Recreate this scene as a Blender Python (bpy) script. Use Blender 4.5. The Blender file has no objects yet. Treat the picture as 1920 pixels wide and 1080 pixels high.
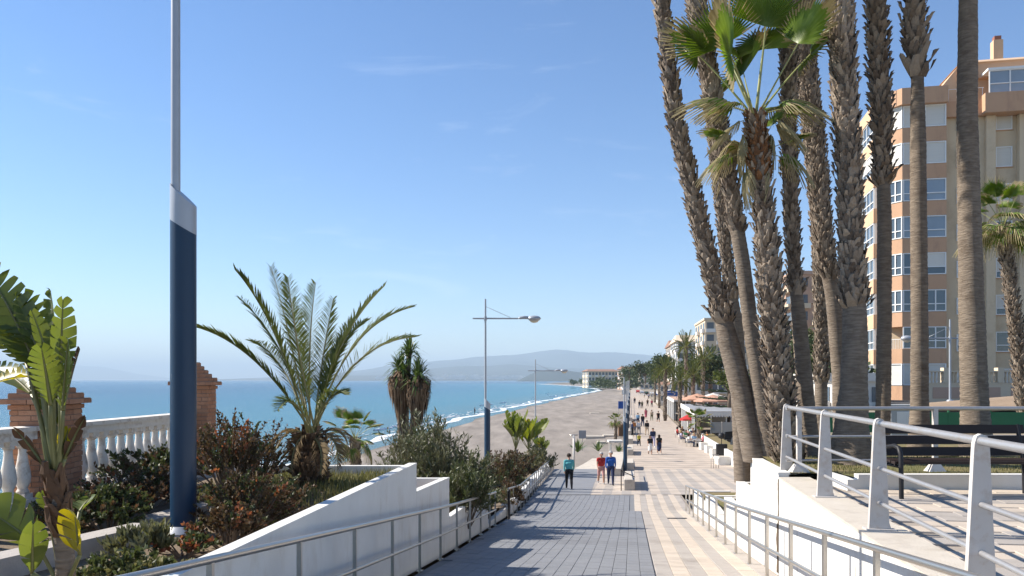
import bpy, bmesh, math, random
import numpy as np
from mathutils import Vector, Matrix, Euler
from mathutils import noise as mnoise

# ------------------------------------------------------------------ camera, sky, sun, exposure
SC = bpy.context.scene
COL = SC.collection
CZ = 6.6            # eye height above the lower promenade (z = 0)
HZ = 712.0          # picture row of the horizon (photo is 1920 x 1080)
FP = 1493.0         # focal length in photo pixels (28 mm)
R = math.radians

cam_d = bpy.data.cameras.new('camera')
cam_d.lens = 28.0
cam_d.sensor_width = 36.0
cam_d.shift_y = (HZ - 540.0) / 1920.0
cam_d.clip_start = 0.1
cam_d.clip_end = 80000.0
cam = bpy.data.objects.new('camera', cam_d)
COL.objects.link(cam)
cam.location = (0, 0, CZ)
cam.rotation_euler = (R(90), 0, 0)
SC.camera = cam

SUN_EL = R(38.0)
SUN_AZ = math.atan2(-0.975, 0.22)      # from +Y towards +X
SUN_V = Vector((math.sin(SUN_AZ) * math.cos(SUN_EL), math.cos(SUN_AZ) * math.cos(SUN_EL), math.sin(SUN_EL)))

world = bpy.data.worlds.new('World')
SC.world = world
world.use_nodes = True
nt = world.node_tree
nt.nodes.clear()
wo = nt.nodes.new('ShaderNodeOutputWorld')
bg = nt.nodes.new('ShaderNodeBackground')
sky = nt.nodes.new('ShaderNodeTexSky')
sky.sky_type = 'NISHITA'
sky.sun_disc = False
sky.sun_elevation = SUN_EL
sky.sun_rotation = SUN_AZ
sky.altitude = 0.0
sky.air_density = 1.0
sky.dust_density = 0.0
sky.ozone_density = 3.0
bg.inputs['Strength'].default_value = 0.089
# thin cirrus, laid out on the sky direction
tc = nt.nodes.new('ShaderNodeTexCoord')
mp = nt.nodes.new('ShaderNodeMapping')
mp.inputs['Scale'].default_value = (3.2, 3.2, 15.0)
mp.inputs['Location'].default_value = (0.35, 1.1, 0.2)
nz = nt.nodes.new('ShaderNodeTexNoise')
nz.inputs['Scale'].default_value = 1.5
nz.inputs['Detail'].default_value = 7.0
nz.inputs['Roughness'].default_value = 0.62
nz.inputs['Distortion'].default_value = 0.6
rp = nt.nodes.new('ShaderNodeValToRGB')
rp.color_ramp.elements[0].position = 0.60
rp.color_ramp.elements[0].color = (0, 0, 0, 1)
rp.color_ramp.elements[1].position = 0.95
rp.color_ramp.elements[1].color = (0.26, 0.26, 0.26, 1)
mx = nt.nodes.new('ShaderNodeMix')
mx.data_type = 'RGBA'
mx.inputs[7].default_value = (8.2, 8.6, 9.2, 1)
nt.links.new(tc.outputs['Generated'], mp.inputs['Vector'])
nt.links.new(mp.outputs['Vector'], nz.inputs['Vector'])
nt.links.new(nz.outputs['Fac'], rp.inputs['Fac'])
nt.links.new(rp.outputs['Color'], mx.inputs[0])
hs = nt.nodes.new('ShaderNodeHueSaturation')
hs.inputs['Saturation'].default_value = 1.12
hs.inputs['Hue'].default_value = 0.500
hs.inputs['Value'].default_value = 1.0
nt.links.new(sky.outputs['Color'], hs.inputs['Color'])
tn = nt.nodes.new('ShaderNodeMix'); tn.data_type = 'RGBA'; tn.blend_type = 'MULTIPLY'; tn.inputs[0].default_value = 1.0
tn.inputs[7].default_value = (0.97, 0.975, 1.06, 1)
nt.links.new(hs.outputs['Color'], tn.inputs[6])
nt.links.new(tn.outputs[2], mx.inputs[6])
nt.links.new(mx.outputs[2], bg.inputs['Color'])
nt.links.new(bg.outputs['Background'], wo.inputs['Surface'])

sun_d = bpy.data.lights.new('sun', 'SUN')
sun_d.energy = 5.0
sun_d.angle = R(0.53)
sun_d.color = (1.0, 0.925, 0.82)
sun = bpy.data.objects.new('sun', sun_d)
COL.objects.link(sun)
sun.rotation_euler = (-SUN_V).to_track_quat('-Z', 'Y').to_euler()
sun.location = (-30, 10, 40)

SC.view_settings.view_transform = 'Standard'
SC.view_settings.look = 'None'
SC.view_settings.gamma = 1.0
SC.view_settings.use_curve_mapping = False
SC.view_settings.exposure = 0.92
SC.cycles.max_bounces = 8
SC.cycles.transparent_max_bounces = 12
SC.cycles.volume_bounces = 0

random.seed(7)
np.random.seed(7)
rnd = random.random
def ru(a, b): return a + (b - a) * random.random()

# ------------------------------------------------------------------ helpers
def P(px, py, d):
    """a point of the place: photo column and row at the depth it stands at"""
    return Vector(((px - 960.0) / FP * d, d, CZ + (HZ - py) / FP * d))
def lane(a, Y):            # x of a line running along the promenade
    return a + 0.15 * Y
def rampz(Y):              # height of the ramp / promenade surface
    pts = [(-10, -0.35), (15, -3.30), (30, -4.90), (58, -6.5), (64, -6.6), (5000, -6.6)]
    for (y0, z0), (y1, z1) in zip(pts, pts[1:]):
        if Y <= y1:
            return CZ + z0 + (z1 - z0) * (Y - y0) / (y1 - y0)
    return 0.0
TZ = CZ - 1.5              # upper terrace level
def lerp(a, b, t): return a + (b - a) * t
def interp(x, pts):
    if x <= pts[0][0]: return pts[0][1]
    for (x0, y0), (x1, y1) in zip(pts, pts[1:]):
        if x <= x1: return y0 + (y1 - y0) * (x - x0) / (x1 - x0)
    return pts[-1][1]
def sstep(t):
    t = max(0.0, min(1.0, t)); return t * t * (3 - 2 * t)

class MB:
    """collects faces with a material index and a random value per face"""
    def __init__(s):
        s.v = []; s.f = []; s.m = []; s.r = []; s.uv = None
    def add(s, vs, fs, m=0, r=None):
        b = len(s.v)
        s.v.extend([tuple(p) for p in vs])
        rr = rnd() if r is None else r
        for f in fs:
            s.f.append(tuple(i + b for i in f)); s.m.append(m); s.r.append(rr)
    def box(s, x0, x1, y0, y1, z0, z1, m=0, r=None):
        s.add([(x0,y0,z0),(x1,y0,z0),(x1,y1,z0),(x0,y1,z0),(x0,y0,z1),(x1,y0,z1),(x1,y1,z1),(x0,y1,z1)],
              [(0,3,2,1),(4,5,6,7),(0,1,5,4),(1,2,6,5),(2,3,7,6),(3,0,4,7)], m, r)
    def obox(s, c, t, n, w, d, h, m=0, r=None):
        """box with centre c, width w along t, depth d along n, height h"""
        c = Vector(c); t = Vector(t).normalized(); n = Vector(n).normalized(); u = t.cross(n)
        if abs(u.z) > 0.5 and u.z < 0: u = -u
        p = [c + t*(sx*w/2) + n*(sy*d/2) + u*(sz*h/2) for sz in (-1,1) for sx, sy in ((-1,-1),(1,-1),(1,1),(-1,1))]
        s.add(p, [(0,3,2,1),(4,5,6,7),(0,1,5,4),(1,2,6,5),(2,3,7,6),(3,0,4,7)], m, r)
    def prism(s, base, top, m=0, r=None):
        n = len(base)
        s.add(list(base) + list(top), [tuple(range(n))[::-1], tuple(range(n, 2*n))] +
              [(i, (i+1) % n, n + (i+1) % n, n + i) for i in range(n)], m, r)
    def tube(s, path, rad, n=8, m=0, r=None, cap=True, sq=1.0):
        path = [Vector(p) for p in path]
        k = len(path)
        if not isinstance(rad, (list, tuple)): rad = [rad] * k
        vs = []; ref = None
        for i, p in enumerate(path):
            t = (path[min(i+1, k-1)] - path[max(i-1, 0)])
            t = t.normalized() if t.length > 1e-9 else Vector((0,0,1))
            if ref is None:
                ref = Vector((1,0,0)) if abs(t.x) < 0.8 else Vector((0,1,0))
            b = t.cross(ref).normalized(); ref = b.cross(t).normalized()
            for j in range(n):
                a = 2*math.pi*j/n
                vs.append(p + ref*(math.cos(a)*rad[i]) + b*(math.sin(a)*rad[i]*sq))
        fs = [(i*n+j, i*n+(j+1) % n, (i+1)*n+(j+1) % n, (i+1)*n+j) for i in range(k-1) for j in range(n)]
        if cap: fs += [tuple(range(n))[::-1], tuple(range((k-1)*n, k*n))]
        s.add(vs, fs, m, r)
    def lathe(s, prof, c=(0,0,0), n=12, m=0, r=None):
        s.tube([(c[0], c[1], c[2]+z) for q, z in prof], [q for q, z in prof], n, m, r)
    def sheet(s, grid, m=0, r=None):
        """grid[i][j] of points"""
        a = len(grid); b = len(grid[0])
        s.add([p for row in grid for p in row],
              [(i*b+j, i*b+j+1, (i+1)*b+j+1, (i+1)*b+j) for i in range(a-1) for j in range(b-1)], m, r)
    def build(s, name, mats, parent=None, smooth=False, local=False, angle=None):
        me = bpy.data.meshes.new(name)
        me.from_pydata(s.v, [], s.f)
        if not isinstance(mats, (list, tuple)): mats = [mats]
        for q in mats: me.materials.append(q)
        nf = len(s.f)
        me.polygons.foreach_set('material_index', s.m)
        if smooth: me.polygons.foreach_set('use_smooth', [True]*nf)
        at = me.attributes.new('rnd', 'FLOAT', 'FACE')
        at.data.foreach_set('value', s.r)
        if s.uv is not None:
            uvl = me.uv_layers.new(name='lane')
            co = [0.0]*(2*len(me.loops))
            for i, l in enumerate(me.loops):
                q = s.uv(Vector(s.v[l.vertex_index])); co[2*i] = q[0]; co[2*i+1] = q[1]
            uvl.data.foreach_set('uv', co)
        me.update()
        if smooth and angle:
            me.set_sharp_from_angle(angle=R(angle))
        o = bpy.data.objects.new(name, me)
        COL.objects.link(o)
        if parent is not None:
            o.parent = parent
            if not local: o.location = -Vector(parent.location)
        return o

def lane_uv(v): return (v.x - 0.15*v.y, v.y)
def tag(o, label, cat=None, group=None, kind=None):
    if label: o['label'] = label
    if cat: o['category'] = cat
    if group: o['group'] = group
    if kind: o['kind'] = kind
    return o
def thing(name, label, cat, loc=(0,0,0), rz=0.0, group=None):
    o = bpy.data.objects.new(name, None)
    o.empty_display_size = 0.2
    COL.objects.link(o)
    o.location = loc; o.rotation_euler = (0, 0, rz)
    return tag(o, label, cat, group)
def struct(mb, name, mats, label=None, smooth=False):
    o = mb.build(name, mats, smooth=smooth)
    return tag(o, label, kind='structure')
def inst(src, parent, loc=(0,0,0), rot=(0,0,0), scale=1.0, name=None):
    c = src.copy(); COL.objects.link(c); c.parent = parent
    if name: c.name = name
    c.location = loc; c.rotation_euler = rot
    c.scale = (scale,)*3 if isinstance(scale, (int, float)) else scale
    return c
def meshobj(name, me, parent=None, loc=(0,0,0), rot=(0,0,0), scale=1.0):
    o = bpy.data.objects.new(name, me); COL.objects.link(o); o.parent = parent
    o.location = loc; o.rotation_euler = rot
    o.scale = (scale,)*3 if isinstance(scale, (int, float)) else scale
    return o
def steal(o):
    """keep the mesh of a throw-away object"""
    me = o.data; bpy.data.objects.remove(o); return me

# ------------------------------------------------------------------ materials
def mat(name, c1, c2=None, rough=0.75, scale=6.0, bump=0.0, bscale=30.0, spec=0.3, trans=0.0, metal=0.0,
        rw=0.5, detail=5.0, stretch=None, dstretch=None, c3=None, contrast=1.0, uv=False, dirt=None, dscale=1.5):
    """procedural surface: c1..c2 mixed by noise and by the piece's own random value"""
    m = bpy.data.materials.new(name); m.use_nodes = True
    n = m.node_tree.nodes; l = m.node_tree.links
    bs = n['Principled BSDF']; out = n['Material Output']
    bs.inputs['Roughness'].default_value = rough
    bs.inputs['Specular IOR Level'].default_value = spec
    bs.inputs['Metallic'].default_value = metal
    c2 = c2 or tuple(x*0.75 for x in c1)
    geo = n.new('ShaderNodeNewGeometry')
    vec = geo.outputs['Position']
    if uv:
        tcn = n.new('ShaderNodeTexCoord'); vec = tcn.outputs['Object']
    if stretch:
        mpn = n.new('ShaderNodeMapping'); mpn.inputs['Scale'].default_value = stretch
        l.new(vec, mpn.inputs['Vector']); vec = mpn.outputs['Vector']
    nz = n.new('ShaderNodeTexNoise'); nz.inputs['Scale'].default_value = scale; nz.inputs['Detail'].default_value = detail
    l.new(vec, nz.inputs['Vector'])
    at = n.new('ShaderNodeAttribute'); at.attribute_name = 'rnd'
    mr = n.new('ShaderNodeMapRange')
    mr.inputs['From Min'].default_value = 0.5 - 0.22/contrast; mr.inputs['From Max'].default_value = 0.5 + 0.22/contrast
    l.new(nz.outputs['Fac'], mr.inputs['Value'])
    mix = n.new('ShaderNodeMix'); mix.data_type = 'FLOAT'; mix.inputs[0].default_value = rw
    l.new(mr.outputs['Result'], mix.inputs[2]); l.new(at.outputs['Fac'], mix.inputs[3])
    cm = n.new('ShaderNodeMix'); cm.data_type = 'RGBA'
    cm.inputs[6].default_value = (*c1, 1); cm.inputs[7].default_value = (*c2, 1)
    l.new(mix.outputs[0], cm.inputs[0])
    colr = cm.outputs[2]
    if dirt:
        n2 = n.new('ShaderNodeTexNoise'); n2.inputs['Scale'].default_value = dscale; n2.inputs['Detail'].default_value = 8
        n2.inputs['Roughness'].default_value = 0.7
        if dstretch:
            dm = n.new('ShaderNodeMapping'); dm.inputs['Scale'].default_value = dstretch
            l.new(geo.outputs['Position'], dm.inputs['Vector']); l.new(dm.outputs['Vector'], n2.inputs['Vector'])
        else:
            l.new(geo.outputs['Position'], n2.inputs['Vector'])
        r2 = n.new('ShaderNodeMapRange'); r2.inputs['From Min'].default_value = 0.52; r2.inputs['From Max'].default_value = 0.75
        l.new(n2.outputs['Fac'], r2.inputs['Value'])
        m2 = n.new('ShaderNodeMix'); m2.data_type = 'RGBA'; m2.inputs[7].default_value = (*dirt, 1)
        l.new(r2.outputs['Result'], m2.inputs[0]); l.new(colr, m2.inputs[6]); colr = m2.outputs[2]
    l.new(colr, bs.inputs['Base Color'])
    if bump > 0:
        nb = n.new('ShaderNodeTexNoise'); nb.inputs['Scale'].default_value = bscale; nb.inputs['Detail'].default_value = 6
        l.new(vec, nb.inputs['Vector'])
        bp = n.new('ShaderNodeBump'); bp.inputs['Strength'].default_value = bump; bp.inputs['Distance'].default_value = 0.02
        l.new(nb.outputs['Fac'], bp.inputs['Height']); l.new(bp.outputs['Normal'], bs.inputs['Normal'])
    if trans > 0:
        tr = n.new('ShaderNodeBsdfTranslucent'); ms = n.new('ShaderNodeMixShader'); ms.inputs[0].default_value = trans
        hs = n.new('ShaderNodeHueSaturation'); hs.inputs['Saturation'].default_value = 1.15; hs.inputs['Value'].default_value = 1.5
        l.new(colr, hs.inputs['Color']); l.new(hs.outputs['Color'], tr.inputs['Color'])
        l.new(bs.outputs['BSDF'], ms.inputs[1]); l.new(tr.outputs['BSDF'], ms.inputs[2]); l.new(ms.outputs['Shader'], out.inputs['Surface'])
    return m

M = {}
M['white'] = mat('white_render', (0.70,0.69,0.66), (0.64,0.63,0.60), 0.85, 3, 0.15, 60, dirt=(0.54,0.50,0.44), dscale=1.1, rw=0.15, dstretch=(1.6,1.6,0.7))
M['coping'] = mat('painted_coping', (0.55,0.50,0.43), (0.48,0.43,0.36), 0.85, 5, 0.25, 50, dirt=(0.36,0.31,0.25), dscale=2.0, rw=0.2)
M['grey_paver'] = mat('grey_paver', (0.195,0.200,0.212), (0.228,0.233,0.245), 0.75, 0.9, 0.3, 90, rw=0.35, dirt=(0.165,0.165,0.172), dscale=0.5)
M['beige_paver'] = mat('beige_paver', (0.47,0.40,0.325), (0.55,0.47,0.385), 0.8, 3, 0.3, 90, rw=0.5, dirt=(0.37,0.315,0.26), dscale=0.9)
M['stone_paver'] = mat('stone_grey_paver', (0.345,0.310,0.275), (0.405,0.365,0.325), 0.8, 3, 0.3, 90, rw=0.5, dirt=(0.25,0.22,0.19), dscale=0.9)
M['mortar'] = mat('mortar', (0.175,0.178,0.185), (0.21,0.212,0.22), 0.9, 12, 0.2, 80)
M['mortar_sand'] = mat('sand_mortar', (0.27,0.23,0.19), (0.35,0.30,0.25), 0.9, 12, 0.2, 80)
M['steel'] = mat('stainless_steel', (0.52,0.49,0.45), (0.44,0.42,0.39), 0.32, 20, 0.03, 200, metal=0.85, spec=0.5)
M['galv'] = mat('galvanised_rail', (0.47,0.46,0.45), (0.38,0.37,0.37), 0.38, 14, 0.08, 120, metal=0.55, spec=0.5, dirt=(0.42,0.38,0.34), dscale=5)
M['post_white'] = mat('white_metal_paint', (0.58,0.55,0.52), (0.50,0.47,0.44), 0.45, 5, 0.05, 90, spec=0.4, dirt=(0.42,0.33,0.26), dscale=7)
M['blue_paint'] = mat('blue_lamp_paint', (0.008,0.032,0.072), (0.010,0.040,0.085), 0.38, 4, 0.02, 60, spec=0.4)
M['grey_paint'] = mat('grey_lamp_paint', (0.40,0.42,0.45), (0.34,0.36,0.39), 0.4, 8, 0.02, 60, metal=0.3)
M['brick'] = mat('clay_brick', (0.36,0.17,0.095), (0.48,0.26,0.16), 0.9, 9, 0.5, 70, rw=0.7, dirt=(0.28,0.15,0.10), dscale=6)
M['brick_mortar'] = mat('brick_mortar', (0.22,0.15,0.11), (0.30,0.21,0.16), 0.95, 20, 0.3, 70)
M['balus'] = mat('weathered_white_plaster', (0.76,0.73,0.68), (0.66,0.61,0.54), 0.85, 10, 0.35, 60, dirt=(0.33,0.24,0.17), dscale=5, rw=0.3)
M['soil'] = mat('dry_soil', (0.13,0.095,0.065), (0.20,0.15,0.10), 0.95, 5, 0.6, 25)
M['stone'] = mat('kerb_stone', (0.33,0.30,0.27), (0.44,0.40,0.36), 0.9, 8, 0.4, 50)
M['frond'] = mat('date_palm_leaf', (0.075,0.100,0.024), (0.135,0.145,0.042), 0.6, 3, 0, spec=0.2, trans=0.22, rw=0.7)
M['frond_dry'] = mat('dry_palm_leaf', (0.27,0.20,0.11), (0.17,0.12,0.06), 0.8, 5, 0, trans=0.2, rw=0.6)
M['rachis'] = mat('palm_leaf_stalk', (0.20,0.19,0.07), (0.26,0.22,0.10), 0.5, 4, 0, spec=0.4)
M['fan'] = mat('fan_palm_leaf', (0.105,0.170,0.020), (0.175,0.235,0.042), 0.42, 3, 0, spec=0.45, trans=0.3, rw=0.6)
M['straw'] = mat('straw_leaf_tip', (0.40,0.35,0.20), (0.27,0.22,0.11), 0.75, 5, 0, trans=0.3, rw=0.7)
M['petiole'] = mat('fan_palm_stalk', (0.22,0.25,0.08), (0.32,0.30,0.13), 0.5, 4, 0, spec=0.4)
M['trunk'] = mat('grey_palm_trunk', (0.125,0.098,0.076), (0.270,0.220,0.170), 0.95, 3.5, 1.0, 7, rw=0.12, stretch=(1.6,1.6,9), dirt=(0.11,0.080,0.058), dscale=2.6)
M['boot'] = mat('palm_leaf_base', (0.40,0.325,0.250), (0.085,0.060,0.044), 0.95, 22, 0.5, 40, rw=0.75)
M['boot_red'] = mat('fresh_palm_leaf_base', (0.25,0.115,0.045), (0.11,0.055,0.028), 0.85, 14, 0.5, 40, rw=0.75)
M['boot_brown'] = mat('brown_leaf_base', (0.20,0.125,0.075), (0.06,0.038,0.025), 0.95, 22, 0.5, 40, rw=0.7)
M['boot_core'] = mat('palm_fibre', (0.085,0.060,0.042), (0.13,0.095,0.065), 0.95, 16, 0.6, 50)
M['strel'] = mat('banana_like_leaf', (0.080,0.110,0.022), (0.145,0.165,0.038), 0.35, 2.5, 0, spec=0.5, trans=0.4, rw=0.5)
M['strel_yellow'] = mat('yellowing_leaf', (0.38,0.30,0.03), (0.27,0.24,0.03), 0.4, 5, 0, spec=0.4, trans=0.4, rw=0.3)
M['strel_brown'] = mat('withered_leaf', (0.15,0.085,0.045), (0.09,0.05,0.03), 0.8, 8, 0.2, 40, trans=0.1)
M['strel_stalk'] = mat('plant_stalk', (0.19,0.20,0.075), (0.14,0.125,0.05), 0.5, 4, 0, spec=0.4)
M['oleander'] = mat('oleander_leaf', (0.085,0.095,0.045), (0.155,0.150,0.085), 0.5, 2, 0, spec=0.4, trans=0.2, rw=0.75)
M['shrub'] = mat('shrub_leaf', (0.050,0.070,0.025), (0.100,0.110,0.040), 0.5, 2, 0, spec=0.4, trans=0.2, rw=0.75)
M['shrub_dry'] = mat('brown_shrub_leaf', (0.115,0.060,0.036), (0.065,0.060,0.028), 0.6, 3, 0, trans=0.25, rw=0.75)
M['shrub_orange'] = mat('orange_bract', (0.33,0.15,0.075), (0.24,0.085,0.05), 0.6, 3, 0, trans=0.3, rw=0.75)
M['twig'] = mat('grey_twig', (0.20,0.15,0.11), (0.13,0.095,0.07), 0.9, 10)
M['grass'] = mat('dry_grass', (0.115,0.130,0.040), (0.205,0.180,0.085), 0.7, 2, 0, trans=0.25, rw=0.6)
M['turf'] = mat('turf_ground', (0.10,0.115,0.035), (0.22,0.165,0.085), 0.95, 1.8, 0.5, 40, contrast=1.6)
M['yucca'] = mat('yucca_leaf', (0.060,0.100,0.022), (0.110,0.155,0.045), 0.4, 3, 0, spec=0.45, trans=0.2, rw=0.7)
M['yucca_dead'] = mat('dead_yucca_leaf', (0.125,0.075,0.045), (0.205,0.145,0.092), 0.9, 5, 0, trans=0.1, rw=0.8)
M['black'] = mat('black_metal', (0.012,0.012,0.014), (0.018,0.018,0.020), 0.5, 6)
M['dark_slat'] = mat('dark_stained_slat', (0.022,0.014,0.012), (0.032,0.020,0.016), 0.55, 4, 0.1, 60, stretch=(1,8,8))
M['peach'] = mat('peach_render', (0.60,0.42,0.27), (0.56,0.385,0.245), 0.9, 0.6, 0.1, 12, rw=0.1, dirt=(0.47,0.32,0.21), dscale=0.5, dstretch=(1,1,0.25))
M['terracotta'] = mat('terracotta_render', (0.54,0.335,0.21), (0.49,0.30,0.185), 0.9, 0.6, 0.1, 12, rw=0.1, dirt=(0.36,0.22,0.15), dscale=0.9, dstretch=(1,1,0.3))
M['sandwall'] = mat('sand_render', (0.62,0.50,0.345), (0.58,0.465,0.32), 0.9, 0.5, 0.1, 12, rw=0.1, dirt=(0.46,0.35,0.23), dscale=0.4)
M['frame_white'] = mat('window_frame_white', (0.80,0.80,0.78), (0.74,0.74,0.72), 0.5, 2, rw=0.1)
M['shutter'] = mat('roller_shutter', (0.66,0.64,0.58), (0.60,0.58,0.53), 0.6, 2, 0.6, 14, stretch=(0.1,0.1,6), rw=0.3)
M['chim'] = mat('clay_chimney', (0.30,0.13,0.09), (0.24,0.10,0.07), 0.9, 6)
def glass(name, c, rough=0.06):
    m = mat(name, c, tuple(x*0.6 for x in c), rough, 0.7, spec=0.8, rw=0.6)
    return m
M['glass'] = glass('window_glass', (0.10,0.135,0.17))
M['curtain'] = glass('curtained_glass', (0.30,0.36,0.42))
M['redtile'] = mat('red_roof_tile', (0.30,0.175,0.125), (0.25,0.14,0.10), 0.9, 2, 0.4, 10)
M['far_white'] = mat('far_white_wall', (0.72,0.70,0.66), (0.62,0.58,0.52), 0.9, 0.2)
M['far_cream'] = mat('far_cream_wall', (0.62,0.52,0.38), (0.56,0.45,0.33), 0.9, 0.2)
M['far_pink'] = mat('far_pink_wall', (0.50,0.34,0.25), (0.44,0.29,0.21), 0.9, 0.2)
M['dark_glass'] = mat('far_window', (0.055,0.07,0.09), (0.10,0.12,0.14), 0.2, 0.5, spec=0.6)
M['tree_dark'] = mat('tree_leaf', (0.038,0.058,0.020), (0.075,0.095,0.035), 0.6, 1, 0, trans=0.15, rw=0.75)
M['tree_pine'] = mat('conifer_leaf', (0.020,0.042,0.018), (0.045,0.070,0.030), 0.6, 1, 0, trans=0.1, rw=0.75)
M['canvas'] = mat('white_canvas', (0.74,0.73,0.70), (0.66,0.65,0.62), 0.8, 2, trans=0.2, rw=0.2)
M['canvas_grey'] = mat('grey_canvas', (0.30,0.31,0.33), (0.25,0.26,0.28), 0.8, 2, rw=0.2)
M['canvas_peach'] = mat('peach_canvas', (0.60,0.36,0.26), (0.52,0.30,0.21), 0.8, 2, trans=0.2, rw=0.4)
M['canvas_red'] = mat('red_canvas', (0.50,0.045,0.04), (0.42,0.035,0.035), 0.8, 2, trans=0.2)
M['wood'] = mat('brown_wood', (0.20,0.115,0.065), (0.14,0.08,0.045), 0.7, 6, 0.2, 40)
M['sign_blue'] = mat('sign_blue', (0.015,0.07,0.30), (0.02,0.09,0.34), 0.5, 3)
M['cabinet'] = mat('grey_cabinet', (0.45,0.47,0.48), (0.40,0.42,0.43), 0.5, 3)
M['green_mesh'] = mat('green_fence', (0.025,0.13,0.06), (0.03,0.16,0.075), 0.6, 3)
M['thatch'] = mat('roof_boards', (0.25,0.18,0.12), (0.34,0.25,0.17), 0.9, 6, 0.4, 30)
M['asphalt'] = mat('asphalt', (0.055,0.055,0.057), (0.075,0.073,0.072), 0.9, 3, 0.3, 60)
# ------------------------------------------------------------------ the setting
SEA = -2.9
def node_mat(name):
    m = bpy.data.materials.new(name); m.use_nodes = True
    return m, m.node_tree.nodes, m.node_tree.links, m.node_tree.nodes['Principled BSDF']

def make_sea_mat():
    m, n, l, bs = node_mat('sea_water')
    bs.inputs['Roughness'].default_value = 0.22
    bs.inputs['IOR'].default_value = 1.33
    bs.inputs['Specular IOR Level'].default_value = 0.45
    geo = n.new('ShaderNodeNewGeometry')
    uvn = n.new('ShaderNodeUVMap'); uvn.uv_map = 'shore'
    sx = n.new('ShaderNodeSeparateXYZ'); l.new(uvn.outputs['UV'], sx.inputs[0])
    mp = n.new('ShaderNodeMapping'); mp.inputs['Scale'].default_value = (0.010, 0.045, 1)
    mp.inputs['Rotation'].default_value = (0, 0, R(-8))
    l.new(geo.outputs['Position'], mp.inputs['Vector'])
    nz = n.new('ShaderNodeTexNoise'); nz.inputs['Scale'].default_value = 1.0; nz.inputs['Detail'].default_value = 6
    l.new(mp.outputs['Vector'], nz.inputs['Vector'])
    ad = n.new('ShaderNodeMath'); ad.operation = 'MULTIPLY_ADD'; ad.inputs[1].default_value = 60.0
    l.new(nz.outputs['Fac'], ad.inputs[0]); l.new(sx.outputs['X'], ad.inputs[2])
    mr = n.new('ShaderNodeMapRange'); mr.inputs['From Min'].default_value = 25; mr.inputs['From Max'].default_value = 420
    l.new(ad.outputs[0], mr.inputs['Value'])
    cr = n.new('ShaderNodeValToRGB')
    e = cr.color_ramp.elements
    e[0].position = 0.0; e[0].color = (0.095, 0.180, 0.205, 1)
    e[1].position = 1.0; e[1].color = (0.012, 0.085, 0.158, 1)
    q = cr.color_ramp.elements.new(0.10); q.color = (0.040, 0.180, 0.240, 1)
    q = cr.color_ramp.elements.new(0.40); q.color = (0.020, 0.130, 0.205, 1)
    l.new(mr.outputs['Result'], cr.inputs['Fac'])
    l.new(cr.outputs['Color'], bs.inputs['Base Color'])
    # swell and chop
    m2 = n.new('ShaderNodeMapping'); m2.inputs['Scale'].default_value = (0.10, 0.42, 1)
    m2.inputs['Rotation'].default_value = (0, 0, R(-14))
    l.new(geo.outputs['Position'], m2.inputs['Vector'])
    w1 = n.new('ShaderNodeTexNoise'); w1.inputs['Scale'].default_value = 1.6; w1.inputs['Detail'].default_value = 9; w1.inputs['Roughness'].default_value = 0.68
    l.new(m2.outputs['Vector'], w1.inputs['Vector'])
    b1 = n.new('ShaderNodeBump'); b1.inputs['Strength'].default_value = 0.8; b1.inputs['Distance'].default_value = 1.2
    l.new(w1.outputs['Fac'], b1.inputs['Height']); l.new(b1.outputs['Normal'], bs.inputs['Normal'])
    return m
M['sea'] = make_sea_mat()

def make_sand_mat():
    m, n, l, bs = node_mat('beach_sand')
    bs.inputs['Roughness'].default_value = 0.95
    bs.inputs['Specular IOR Level'].default_value = 0.1
    geo = n.new('ShaderNodeNewGeometry')
    uvn = n.new('ShaderNodeUVMap'); uvn.uv_map = 'shore'
    sx = n.new('ShaderNodeSeparateXYZ'); l.new(uvn.outputs['UV'], sx.inputs[0])
    mp = n.new('ShaderNodeMapping'); mp.inputs['Scale'].default_value = (0.32, 0.055, 1); mp.inputs['Rotation'].default_value = (0, 0, R(8))
    l.new(geo.outputs['Position'], mp.inputs['Vector'])
    nz = n.new('ShaderNodeTexNoise'); nz.inputs['Scale'].default_value = 1.0; nz.inputs['Detail'].default_value = 8; nz.inputs['Roughness'].default_value = 0.62
    l.new(mp.outputs['Vector'], nz.inputs['Vector'])
    cr = n.new('ShaderNodeValToRGB'); e = cr.color_ramp.elements
    e[0].position = 0.32; e[0].color = (0.185, 0.163, 0.143, 1)
    e[1].position = 0.70; e[1].color = (0.325, 0.287, 0.250, 1)
    l.new(nz.outputs['Fac'], cr.inputs['Fac'])
    # wet strip by the water (uv.x = metres from the waterline)
    wn = n.new('ShaderNodeMath'); wn.operation = 'MULTIPLY_ADD'; wn.inputs[1].default_value = 5.0
    l.new(nz.outputs['Fac'], wn.inputs[0]); l.new(sx.outputs['X'], wn.inputs[2])
    mr = n.new('ShaderNodeMapRange'); mr.inputs['From Min'].default_value = 4.0; mr.inputs['From Max'].default_value = 8.5
    l.new(wn.outputs[0], mr.inputs['Value'])
    mx = n.new('ShaderNodeMix'); mx.data_type = 'RGBA'; mx.inputs[6].default_value = (0.125, 0.108, 0.092, 1)
    l.new(mr.outputs['Result'], mx.inputs[0]); l.new(cr.outputs['Color'], mx.inputs[7])
    l.new(mx.outputs[2], bs.inputs['Base Color'])
    nb = n.new('ShaderNodeTexNoise'); nb.inputs['Scale'].default_value = 1.7; nb.inputs['Detail'].default_value = 9; nb.inputs['Roughness'].default_value = 0.7
    l.new(geo.outputs['Position'], nb.inputs['Vector'])
    bp = n.new('ShaderNodeBump'); bp.inputs['Strength'].default_value = 0.55; bp.inputs['Distance'].default_value = 0.22
    l.new(nb.outputs['Fac'], bp.inputs['Height']); l.new(bp.outputs['Normal'], bs.inputs['Normal'])
    return m
M['sand'] = make_sand_mat()

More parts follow.
